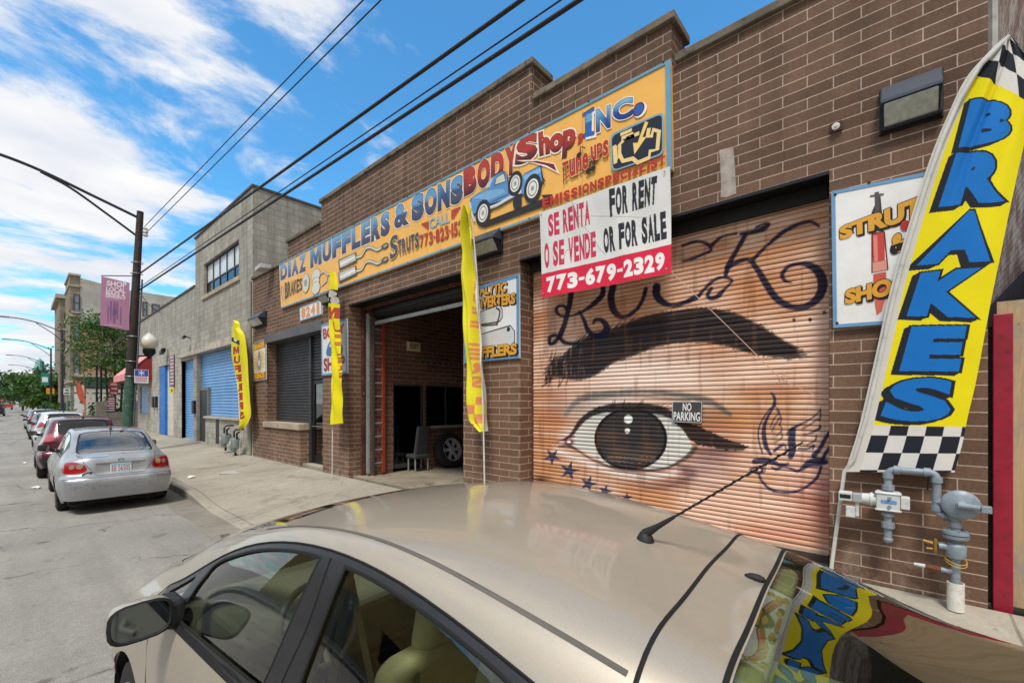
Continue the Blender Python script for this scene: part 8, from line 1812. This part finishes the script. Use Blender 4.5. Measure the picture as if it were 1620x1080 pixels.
# awning
r = thing('awning', 'faded red awning over the last window of the block building', 'awning', (X0, 33.4, 3.2))
m = MB(); a0, a1 = 31.3, 35.4; m.prism([(X0 - 0.01, 4.75), (X0 - 1.15, 3.55), (X0 - 1.15, 3.2), (X0 - 0.01, 3.2)], lambda u, v, d: (u, d, v), a0, a1); m.build('canopy', M('awning red', '8a2028', 0.8, var=0.15, vs=1.5), r)
m = MB().add([(X0 - 0.02, a0, 4.765), (X0 - 0.02, a1, 4.765), (X0 - 1.165, a1, 3.56), (X0 - 1.165, a0, 3.56)], [(0, 1, 2, 3)]).add([(X0 - 1.155, a0, 3.22), (X0 - 1.155, a1, 3.22), (X0 - 1.16, a1, 3.55), (X0 - 1.16, a0, 3.55)], [(0, 1, 2, 3)]); m.build('lit_faded_front', M('lit faded red', 'd9908a', 0.8, var=0.15, vs=2), r, fix=False)  # paler red on the front holds both fading and the light on it
# wall strips by the blue door
r = thing('price_strip', 'narrow vertical strip of small notices on the post by the blue doorway', 'notice', (X0 - 0.02, 26.7, 1.5))
q = [W(268, 563, X0 - 0.03), W(275.5, 561, X0 - 0.03), W(275.5, 612, X0 - 0.03), W(268, 611, X0 - 0.03)]
MB().prism([(p[1], p[2]) for p in q], lambda u, v, d: (d, u, v), X0 - 0.03, X0 - 0.01).build('strip', M('dark notice board', '3a2f33', 0.6), r)
m = MB()
for k in range(9):
    z = q[3][2] + 0.06 + k * (q[0][2] - q[3][2]) / 9.3; m.box(X0 - 0.034, X0 - 0.031, q[1][1] + 0.1, q[0][1] - 0.12 - 0.1 * (k % 2), z, z + 0.11)
m.build('notice_print', M('pinkish print', 'c9a5ac', 0.6), r)
q = W(272, 618, X0 - 0.03); r = thing('yellow_notice', 'small yellow notice under the strip of notices by the blue doorway', 'notice', (X0 - 0.03, q[1], q[2] - 0.3))
MB().box(X0 - 0.035, X0 - 0.005, q[1] - 0.35, q[1] + 0.35, q[2] - 0.14, q[2] + 0.16).build('notice_card', M('yellow card', 'd9c22e', 0.6), r); MB().box(X0 - 0.038, X0 - 0.0352, q[1] - 0.12, q[1] + 0.12, q[2] - 0.06, q[2] + 0.08).build('notice_print', M('dark print', '4a4030', 0.6), r)

# ------------------------------------------------------------------ overhead wires
def wire(name, label, a, b, ext, rad, sag=0.12, group='power lines along the street'):
    a, b = Vector(a), Vector(b); d = b - a; pts = []
    for i in range(25): t = i / 24 * ext; pts.append(a + d * t - Vector((0, 0, sag * 4 * (t / ext) * (1 - t / ext))))
    settag(MB().tube(pts, rad, 7).build(name, M('black cable', '14161a', 0.5), smooth=60), label, 'cable', group)
wire('power_line', 'thick black cable rising from the utility pole, uppermost of the heavy cables', (poleat(6.8) + 0.1, PY_, 6.75), (3.78, 3.17, 6.56), 2.0, 0.026, 0.0)
wire('power_line', 'thick black cable lowest of those crossing over the painted sign', (poleat(6.1) + 0.1, PY_, 6.12), (3.90, 2.48, 6.22), 2.0, 0.026, 0.0)
wire('power_line', 'thin dark messenger wire just above the lowest thick cable', (poleat(6.1) + 0.08, PY_, 6.2), (3.90, 2.62, 6.36), 2.0, 0.010, 0.0)
wire('power_line', 'upper of two thin wires high in the sky from the pole insulator', (3.1, PY_, 8.48), (3.64, 6.36, 8.40), 2.2, 0.011, 0.0)
wire('power_line', 'lower of two thin wires high in the sky from the pole insulator', (3.12, PY_, 8.22), (3.70, 5.95, 8.19), 2.2, 0.011, 0.0)
wire('service_cable', 'pale slack cable drooping from the pole across the tree to the far flats', (poleat(5.3), PY_, 5.0), (3.9, 62, 6.3), 1.0, 0.02, 0.9)
wire('service_cable', 'dark drop wire from the pole to the block building parapet', (poleat(6.1) + 0.1, PY_, 6.05), (5.2, 30, 6.9), 1.0, 0.012, 0.15)

# ------------------------------------------------------------------ street lamps further on
def lamp(y, label, first=[None]):
    if first[0] is None:
        r = thing('street_lamp', label, 'street lamp', (0, 0, 0), 'street lamps down the kerb'); first[0] = r
        MB().tube([(0, 0, 0), (0, 0, 8.5)], [0.13, 0.075], 10).build('pole', STEELD, r, smooth=60)
        MB().tube(smooth_pts([(0, 0, 8.3), (-1.2, 0, 8.85), (-2.4, 0, 9.15), (-3.3, 0, 9.2)], 5), 0.045, 6).tube(smooth_pts([(0, 0, 7.5), (-0.7, 0, 8.2), (-1.6, 0, 8.9)], 4), 0.035, 6).build('lamp_arm', STEELD, r, smooth=60)
        MB().obox((-3.5, 0, 9.2), (0.36, 0, 0), (0, 0.13, 0), (0, 0, 0.06)).build('lamp_head', M('grey lamp casing', '7d8084', 0.5), r, bevel=0.04)
        r.location = (2.72, y, 0.13)
    else: dup(first[0], (2.72, y, 0.13), 0, label)
for y, l in ((57, 'nearest curved arm street lamp before the flats'), (77, 'second curved arm street lamp, by the teal banner'), (102, 'third curved arm street lamp against the sky'), (128, 'fourth curved arm street lamp, below the third arm'), (160, 'fifth curved arm street lamp above the far trees'), (200, 'farthest and smallest curved arm street lamp')): lamp(y, l)
def flatsign(name, label, q, Y, col, post=None, cat='sign', lines=None, lcol='2a2a2a', th=0.03, band=None):
    a, b = AY(q[0], q[1], Y), AY(q[2], q[3], Y); r = thing(name, label, cat, ((a[0] + b[0]) / 2, Y, 0.13 if post else b[2]))
    p = MB().box(a[0], b[0], Y - th, Y, b[2], a[2]).build('panel', M('panel ' + col, col, 0.5, var=0.08), r)
    if lines:
        m = MB(); h = (a[2] - b[2])
        for k in range(lines):
            z = b[2] + h * (k + 0.3) / (lines + 0.2); w_ = (b[0] - a[0]); m.box(a[0] + w_ * (0.12 + 0.1 * (k % 2)), b[0] - w_ * 0.14, Y - th - 0.004, Y - th - 0.001, z, z + h * 0.4 / lines)
        m.build('lettering', M('print ' + lcol, lcol, 0.5), r)
    if post: MB().tube([(post, Y + 0.04, 0.1), (post, Y + 0.04, a[2] + 0.1)], 0.045, 8).build('post', M('galvanised post', '8d9092', 0.45, 0.5), r)
    return r
flatsign('street_banner', 'teal street banner with pale square hung on the second street lamp', (65, 589.5, 77.5, 609), 76.8, '1f7a72', None, 'banner', 1, 'cfe3df')
flatsign('one_way_sign', 'white traffic sign with black arrow on a grey post before the flats', (100.5, 614, 110.5, 624), 44, 'dfe0df', AY(106.5, 620, 44)[0], lines=2)
flatsign('warning_sign', 'orange yellow rectangular sign beyond the teal banner', (73, 613.5, 86, 623), 80, 'd9951f', AY(80, 620, 80)[0], lines=None)
flatsign('street_name_sign', 'narrow green street name plate on a post before the flats', (108, 607.5, 121, 610.5), 46, '2f6b55', AY(113, 612, 46)[0])
flatsign('maroon_board', 'maroon notice board with white lines behind the low stone wall', (168.5, 628, 183, 650.5), 42, '6d1f30', None, 'sign', 6, 'd9c9cc')
flatsign('red_board', 'bright red board with pale print above the maroon board', (173, 603, 187, 625), 43, 'a3242c', None, 'sign', 3, 'c9a8a4')
# ------------------------------------------------------------------ trees
def leafmat(name, a, b):
    if name in MATS: return MATS[name]
    m, nt, bs = newmat(name); g = nd(nt, 'ShaderNodeNewGeometry')
    c = ramp2(nt, g.outputs['Random Per Island'], 0.1, 0.9, hx(a), hx(b)); nt.links.new(c, bs.inputs['Base Color']); bs.inputs['Roughness'].default_value = 0.55
    t = nd(nt, 'ShaderNodeBsdfTranslucent'); nt.links.new(mixc_(nt, 1.0, c, (1.3, 1.5, 0.6), 'MULTIPLY'), t.inputs[0]); x = nd(nt, 'ShaderNodeMixShader'); x.inputs[0].default_value = 0.3
    nt.links.new(bs.outputs[0], x.inputs[1]); nt.links.new(t.outputs[0], x.inputs[2]); nt.links.new(x.outputs[0], nt.nodes['Material Output'].inputs['Surface']); MATS[name] = m; return m
LEAF = leafmat('honey locust leaves', '2a451a', '4f6e28'); LEAFD = leafmat('dark tree leaves', '1f3a1a', '3f5f28'); BARK = M('grey bark', '4a4038', 0.9, var=0.3, vs=6, bmp=0.5, bs=30)
def tree(name, label, base, h, spread, leaf, nl, mat, trunk_r=0.12, seed=1, low_=0.35, layers=False, group=None, stems=1):
    rg = random.Random(seed); r = thing(name, label, 'tree', base, group); bx_, by_, bz_ = base
    t = MB(); lf = MB(); clumps = []
    for s_ in range(stems):
        ox = (s_ - (stems - 1) / 2) * 0.5; top_ = (bx_ + rg.uniform(-0.3, 0.3) + ox, by_ + rg.uniform(-0.3, 0.3), bz_ + h * 0.9)
        t.tube([(bx_ + ox * 0.6, by_, bz_), (bx_ + rg.uniform(-0.1, 0.1) + ox, by_, bz_ + h * 0.45), top_], [trunk_r, trunk_r * 0.75, trunk_r * 0.2], 8)
        for k in range(11):
            f = low_ + (1 - low_) * (k + rg.random()) / 11; a = rg.uniform(0, 2 * math.pi); z0 = bz_ + h * f * 0.85; L = spread * (1.05 - 0.55 * abs(f - 0.55) - 0.35 * max(0, f - 0.7)) * rg.uniform(0.7, 1.1)
            e = (bx_ + ox + L * math.cos(a), by_ + L * math.sin(a), z0 + h * rg.uniform(0.02, 0.14)); m_ = (bx_ + ox + L * 0.5 * math.cos(a), by_ + L * 0.5 * math.sin(a), z0 + h * 0.05)
            t.tube([(bx_ + ox, by_, z0), m_, e], [trunk_r * 0.4, trunk_r * 0.25, trunk_r * 0.08], 5)
            for q in (0.45, 0.7, 0.9, 1.0): clumps.append((bx_ + ox + (e[0] - bx_ - ox) * q + rg.gauss(0, 0.12 * spread), by_ + (e[1] - by_) * q + rg.gauss(0, 0.12 * spread), z0 + (e[2] - z0) * q + rg.gauss(0, 0.03 * h)))
    t.build('trunk', BARK, r, smooth=60)
    for i in range(nl):
        c = clumps[rg.randrange(len(clumps))]; q = spread * 0.20
        p = Vector((c[0] + rg.gauss(0, q), c[1] + rg.gauss(0, q), c[2] + rg.gauss(0, q * (0.35 if layers else 0.6))))
        n = Vector((rg.gauss(0, 1), rg.gauss(0, 1), rg.gauss(0, 1) + 0.8)).normalized(); u = n.orthogonal().normalized(); v = n.cross(u); an_ = rg.uniform(0, 6.28); u, v = u * math.cos(an_) + v * math.sin(an_), v * math.cos(an_) - u * math.sin(an_); s_ = leaf * rg.uniform(0.6, 1.2)
        lf.add([p - u * s_ * 0.5, p + v * s_ * 0.28, p + u * s_ * 0.5, p - v * s_ * 0.28], [(0, 1, 2, 3)])
    lf.build('crown', mat, r, fix=False)
    return r
tb = AY(182, 640, 45); tree('locust_tree', 'feathery green tree on thin trunks beside the utility pole before the flats', (tb[0], 45, 0.3), 8.6, 2.5, 0.21, 9000, LEAF, 0.09, 3, 0.40, True, None, 3)
TG = 'trees along the far pavement'
for i, (px, y, h, sp, lab) in enumerate(((52, 135, 9.0, 5.0, 'dark broad tree beyond the church tower foot, largest of the far trees'), (36, 150, 8.0, 5.0, 'dark tree reaching out over the far end of the street'), (70, 110, 6.8, 3.6, 'green street tree right of the broad dark far tree'), (86, 90, 5.6, 2.4, 'yellow green tree behind the orange sign'))):
    tb = AY(px, 637, y); tree('street_tree', lab, (tb[0], y, 0.2), h, sp, 0.75, 1900, LEAFD if i < 2 else LEAF, 0.2, 11 + i, 0.3, False, TG)
tb = AY(2, 637, 240); tree('street_tree', 'dark tree cut by the left edge at the far end of the street', (tb[0] - 4, 240, 0), 9, 6.5, 1.1, 1200, LEAFD, 0.3, 31, 0.15, False, TG)
def bush(label, x, y, z, rx, ry, rz, n, leaf, mat, seed):
    rg = random.Random(seed); m = MB()
    for i in range(n):
        a, b, c = rg.gauss(0, 0.45), rg.gauss(0, 0.45), abs(rg.gauss(0, 0.5)); p = Vector((x + rx * a, y + ry * b, z + rz * min(1.1, c))); nn = Vector((rg.gauss(0, 1), rg.gauss(0, 1), rg.gauss(0, 1) + 0.5)).normalized(); u = nn.orthogonal().normalized(); v = nn.cross(u); s_ = leaf * rg.uniform(0.6, 1.2)
        m.add([p - u * s_ * 0.5, p + v * s_ * 0.3, p + u * s_ * 0.5, p - v * s_ * 0.3], [(0, 1, 2, 3)])
    r = thing('shrub', label, 'shrub', (x, y, z)); m.build('foliage', mat, r, fix=False); MB().tube([(x, y, z - 0.1), (x, y, z + rz * 0.5)], 0.04, 6).build('stem', BARK, r)
tb = AY(92, 640, 60); bush('low bright green shrub beyond the white suv', tb[0], 60, 0.3, 1.3, 1.3, 1.6, 900, 0.35, LEAF, 41)
tb = AY(190, 640, 40); bush('dark leafy shrub behind the maroon board', tb[0], 43.5, 0.5, 1.6, 0.8, 2.0, 900, 0.28, LEAFD, 42)
# low stone wall with posts on the vacant corner
r = thing('stone_wall', 'low rough grey stone wall closing the corner lot by the block building', 'wall', (5, 40, 0.3))
a, b = AY(152, 640, 41)[0], AY(214, 640, 41)[0]; STW = brickmat('rough stone', '7d776c', '666056', '8d877a', 0.5, 0.25, 0.01, 0.2)
MB().box(a, AY(170, 640, 41)[0], 41, 41.4, 0.1, 2.1).build('wall_pier', STW, r); MB().box(AY(170, 640, 41)[0] + 0.002, b + 1, 41.02, 41.3, 0.1, 1.35).build('wall_panel', STW, r); MB().box(AY(208, 640, 41)[0], AY(219, 640, 41)[0], 40.9, 41.019, 0.1, 2.05).build('wall_pier', STW, r)
for i, (px, lab) in enumerate(((153, 'first thin dark post of the corner lot fence'), (160, 'second thin dark post of the corner lot fence'))):
    p = AY(px, 640, 42.5)
    r = thing('fence_post', lab, 'post', (p[0], 42.5, 0.3), 'thin dark fence posts in the corner lot'); MB().tube([(p[0], 42.5, 0.2), (p[0], 42.5, 4.6)], 0.06, 8).ball((p[0], 42.5, 4.65), 0.09, 0.09, 0.09, 8).build('post', BLACKM, r)
# white board with an orange oval
q1, q2 = AY(117.5, 609, 48), AY(133, 655, 48); r = thing('white_board', 'tall white board with a long orange oval standing before the flats', 'sign board', (q1[0], 48, 0.3))
MB().box(q1[0], q2[0], 47.95, 48, 0.3, q1[2]).build('panel', M('board white', 'dcdcda', 0.5, var=0.06), r); m = MB(); c = AY(127, 621, 48); m.add([(c[0] + 0.20 * math.cos(t) - 0.18 * math.sin(t), 47.945, c[2] + 0.95 * math.sin(t)) for t in np.linspace(0, 2 * math.pi, 25)[:-1]], [tuple(range(24))]); m.build('oval', M('board orange', 'd9694a', 0.5), r, fix=False)

# ------------------------------------------------------------------ flats beyond the corner
FYc_ = 73.0; r = thing('apartment_building', 'tall old stone fronted flats with bays and patched side wall', 'building', (5, 80, 0.3))
STN = brickmat('grey greystone', '968a78', '847866', '6d6458', 0.9, 0.45, 0.008, 0.35); PLAST = brickmat('patched side wall', 'b08468', '94694f', 'b5a592', 0.22, 0.075, 0.006, 0.15, None)
P_ = lambda x, y: AY(x, y, FYc_)
xr_ = 17.5; xa = P_(127, 500)[0]; zt_ = P_(127, 440)[2]
MB().box(xa, xr_, FYc_, 96, 0, 11.2).build('side_wall', PLAST, r); MB().box(xa, xr_, FYc_ - 0.06, 96, 11.204, 16.2).build('upper_render', M('grey render', 'aaa69d', 0.9, var=0.2, vs=0.35, dirt='8a7a68', dirt_amt=0.5), r)
MB().prism([(xa, 16.2), (xr_, 16.2), (xr_, 15.9), (xa + 4, 16.25), (xa, zt_)], lambda u, v, d: (u, d, v), FYc_ - 0.05, 96).build('parapet', STONE, r)
xb = P_(110.5, 500)[0]; MB().box(xb, xa - 0.004, FYc_ + 0.0, FYc_ + 7, 0, zt_ + 0.2).build('corner_bay', STN, r)
m = MB()
for z in (zt_ + 0.2, zt_ - 1.1, 12.2, 8.4, 4.4): m.box(xb - 0.12, xa + 0.05, FYc_ - 0.15, FYc_ + 7.1, z, z + 0.22)
m.build('cornice', STONE, r)
xc_ = AY(93, 500, 86)[0]; MB().box(xc_, xb + 0.3, 84, 95.8, 0, AY(93, 475, 86)[2]).build('front_bay', STN, r); z = AY(93, 475, 86)[2]; MB().box(xc_ - 0.4, xb + 0.3, 83.7, 96, z, z + 0.5).build('bay_cornice', STONE, r)
FRM = M('dark sash frame', '3a3a3a', 0.5); PANE = M('window reflecting sky', '6d7880', 0.05, var=0.2, vs=2)
def flatwin(x0w, y0w, x1w, y1w, Y=FYc_, par=r):
    a, b = AY(x0w, y0w, Y), AY(x1w, y1w, Y); f = MB(); yf = Y - 0.07
    f.box(a[0], a[0] + 0.09, yf - 0.1, yf, b[2], a[2]).box(b[0] - 0.09, b[0], yf - 0.1, yf, b[2], a[2]); zc_ = (a[2] + b[2]) / 2
    for z in (b[2], zc_ - 0.04, a[2] - 0.09): f.box(a[0] + 0.09, b[0] - 0.09, yf - 0.1, yf, z, z + 0.09)
    f = f.build('window', FRM, par); MB().box(a[0] + 0.09, b[0] - 0.09, yf - 0.05, yf - 0.02, b[2] + 0.09, zc_ - 0.04).box(a[0] + 0.09, b[0] - 0.09, yf - 0.05, yf - 0.02, zc_ + 0.05, a[2] - 0.09).build('pane', PANE, f); MB().box(a[0] - 0.15, b[0] + 0.15, yf - 0.2, yf - 0.001, b[2] - 0.25, b[2] - 0.002).build('sill', STONE, f)
for w_ in ((116, 465, 126, 493), (116, 510, 126, 540), (116, 560, 126, 592)): flatwin(*w_)
for w_ in ((225, 477, 232.5, 502), (239.5, 480.5, 252, 499), (257, 482, 264, 492)): flatwin(*w_)
for w_ in ((101.5, 495, 107, 520), (101, 535, 107, 560), (101, 575, 107, 600)): flatwin(*w_, 84.0)
MB().box(xa - 0.6, xr_, 72.2, 72.93, 5.1, 5.5).build('shop_cornice', STONE, r); MB().box(xa + 0.4, xa + 7, 72.4, 72.93, 3.9, 5.0).build('shop_awning', M('green awning', '2f4a40', 0.8), r); MB().box(xa + 0.5, xa + 9, 72.5, 72.93, 0.3, 3.7).build('shop_front', M('pale shop front', 'b5aea0', 0.7, var=0.2, vs=0.8), r); MB().box(10, 10.7, 75, 75.6, 16.2, 17.4).build('chimney', COMMON, r)
# church
CY = 230; p = AY(63, 637, CY); cx = p[0]; r = thing('church_tower', 'distant brown tower with green copper cap above the far trees', 'tower', (cx, CY, 0))
zz_ = lambda y: AY(63, y, CY)[2]; wv = abs(AY(72, 600, CY)[0] - AY(54, 600, CY)[0]) / 2
TB = M('tower brown stone', '6d5f55', 0.9, var=0.2, vs=0.3); CU = M('copper green', '6f9c8c', 0.7, var=0.2, vs=0.5)
MB().box(cx - wv, cx + wv, CY - wv, CY + wv, 0, zz_(586)).build('tower_shaft', TB, r); MB().box(cx - wv * 1.9, cx - wv - 0.01, CY - wv, CY + wv * 3, 0, zz_(596)).build('side_turret', TB, r); MB().box(cx + wv + 0.01, cx + wv * 3.4, CY, CY + 20, 0, zz_(598)).build('nave', TB, r)
MB().lathe((cx, CY, zz_(586)), [(wv * 1.35, 0), (wv * 0.85, zz_(576) - zz_(586)), (wv * 0.8, zz_(572) - zz_(586)), (wv * 0.4, zz_(569) - zz_(586)), (wv * 0.08, zz_(567) - zz_(586)), (0, zz_(564) - zz_(586))], 4).build('copper_cap', CU, r)
for dx in (-0.45, 0.45): MB().box(cx + dx * wv - 0.5, cx + dx * wv + 0.5, CY - wv - 0.1, CY - wv + 0.1, zz_(597), zz_(590)).build('belfry_window', M('dark opening', '1d1c1e', 0.9), r)
# low buildings closing the view
for i, (x0p, x1p, y, yt, col, lab) in enumerate(((80, 93, 120, 591, '9a9288', 'low pale building between the church tower and the flats'), (8, 30, 420, 619, 'c3cbd2', 'white distant building at the end of the street'), (30, 60, 300, 622, '8b857d', 'grey distant building behind the dark far trees'), (132, 224, 110, 606, 'a39a8d', 'pale brick building behind the feathery tree'))):
    a, b = AY(x0p, yt, y), AY(x1p, yt, y); r = thing('distant_building', lab, 'building', ((a[0] + b[0]) / 2, y, 0)); mm = M('far wall ' + col, col, 0.9, var=0.15, vs=0.2)
    MB().box(a[0], b[0], y, y + 14, 0, a[2]).build('wall', mm, r); MB().box(a[0] - 0.2, b[0] + 0.2, y - 0.2, y + 14.2, a[2], a[2] + 0.4).build('cornice', STONE, r)
    n = max(2, int((b[0] - a[0]) / 4)); zc_ = a[2] * 0.6
    for k in range(n): x = a[0] + (b[0] - a[0]) * (k + 0.5) / n; MB().box(x - 0.6, x + 0.6, y - 0.05, y - 0.002, zc_ - 1.0, zc_ + 0.9).build('window', M('far window', '4a535c', 0.3), r)
# ------------------------------------------------------------------ the other side of the street (seen mirrored in the car glass)
r = thing('garage_building', 'tan brick garage across the street mirrored in the hatchback windows', 'building', (-13, 5, 0))
OPP = brickmat('tan facing brick', 'dcae66', 'cb9a50', 'b8a070', 0.4, 0.2, 0.005, 0.15)
def osolid(y, z):
    for a, b, c, d in ((-9, -5, 0, 3.6), (-2.5, 0, 1.2, 2.8), (3, 7, 0, 3.6), (9.5, 12.5, 1.2, 2.8), (15, 19, 0, 3.6)):
        if a < y < b and c <= z < d: return False
    return True
m = MB(); wall_cells(m, [-22, -9, -5, -2.5, 0, 3, 7, 9.5, 12.5, 15, 19, 26], [0, 1.2, 2.8, 3.6, 6.4], osolid, -13.4, -13.0); m.build('front_wall', OPP, r)
m = MB().box(-13.2, -13.15, -9, -5, 0, 3.6).box(-13.2, -13.15, 3, 7, 0, 3.6).box(-13.2, -13.15, 15, 19, 0, 3.6); m.build('garage_door', M('grey green door', '6a7470', 0.6), r); MB().box(-13.25, -13.2, -2.5, 0, 1.2, 2.8).box(-13.25, -13.2, 9.5, 12.5, 1.2, 2.8).build('window', M('dark glass', '1a1f24', 0.08), r)
MB().box(-13.5, -12.9, -22.1, 26.1, 6.402, 6.6).build('coping', STONE, r); MB().box(-22, -13.41, -22, 26, 0, 6.0).build('building_mass', OPP, r)
g = MB().box(-12.99, -9.6, -40, 60, 0.004, 0.16); settag(g.build('sidewalk', CONC), kind='structure')
build_car('tall', 'parked_suv', 'grey suv parked across the street mirrored in the hatchback glass', GREYC, (-8.6, 6.4, 0), math.pi, 1.0, 0.6, 'cars parked across the street')
build_car('sedan', 'parked_sedan', 'silver sedan parked across the street mirrored in the hatchback glass', SILV, (-8.6, 0.4, 0), math.pi, 1.0, 0.6, 'cars parked across the street')
# ------------------------------------------------------------------ litter
for (px, py, z, sx, lab) in ((302, 755.5, 0.2, 0.10, 'crumpled white paper scrap on the pavement near the silver sedan'), (58, 772, 0.0, 0.09, 'white scrap of litter on the road beside the silver sedan'), (39.5, 733, 0.0, 0.08, 'small white scrap of litter on the road beside the maroon suv')):
    p = GR(px, py, walk_z(*GR(px, py, z)[:2]) if z else 0.0); m = MB(); n = 9
    m.add([(p[0] + sx * math.cos(2 * math.pi * i / n) * rnd.uniform(0.5, 1.2), p[1] + 1.4 * sx * math.sin(2 * math.pi * i / n) * rnd.uniform(0.5, 1.2), p[2] + rnd.uniform(0.005, 0.05)) for i in range(n)] + [(p[0], p[1], p[2] + 0.06)], [(i, (i + 1) % n, n) for i in range(n)])
    settag(m.build('paper_scrap', M('white paper', 'd9d7d0', 0.8)), lab, 'litter')
p = GR(366, 747, 0.22); m = MB().lathe((p[0], p[1], walk_z(p[0], p[1]) + 0.001), [(0.27, 0.0), (0.26, 0.006), (0.0, 0.006)], 26)
settag(m.build('cover_plate', M('worn steel cover', 'b5b1a8', 0.6, 0.2, var=0.15, vs=6), smooth=30), 'pale round cover plate set in the pavement before the shuttered window', 'cover plate')
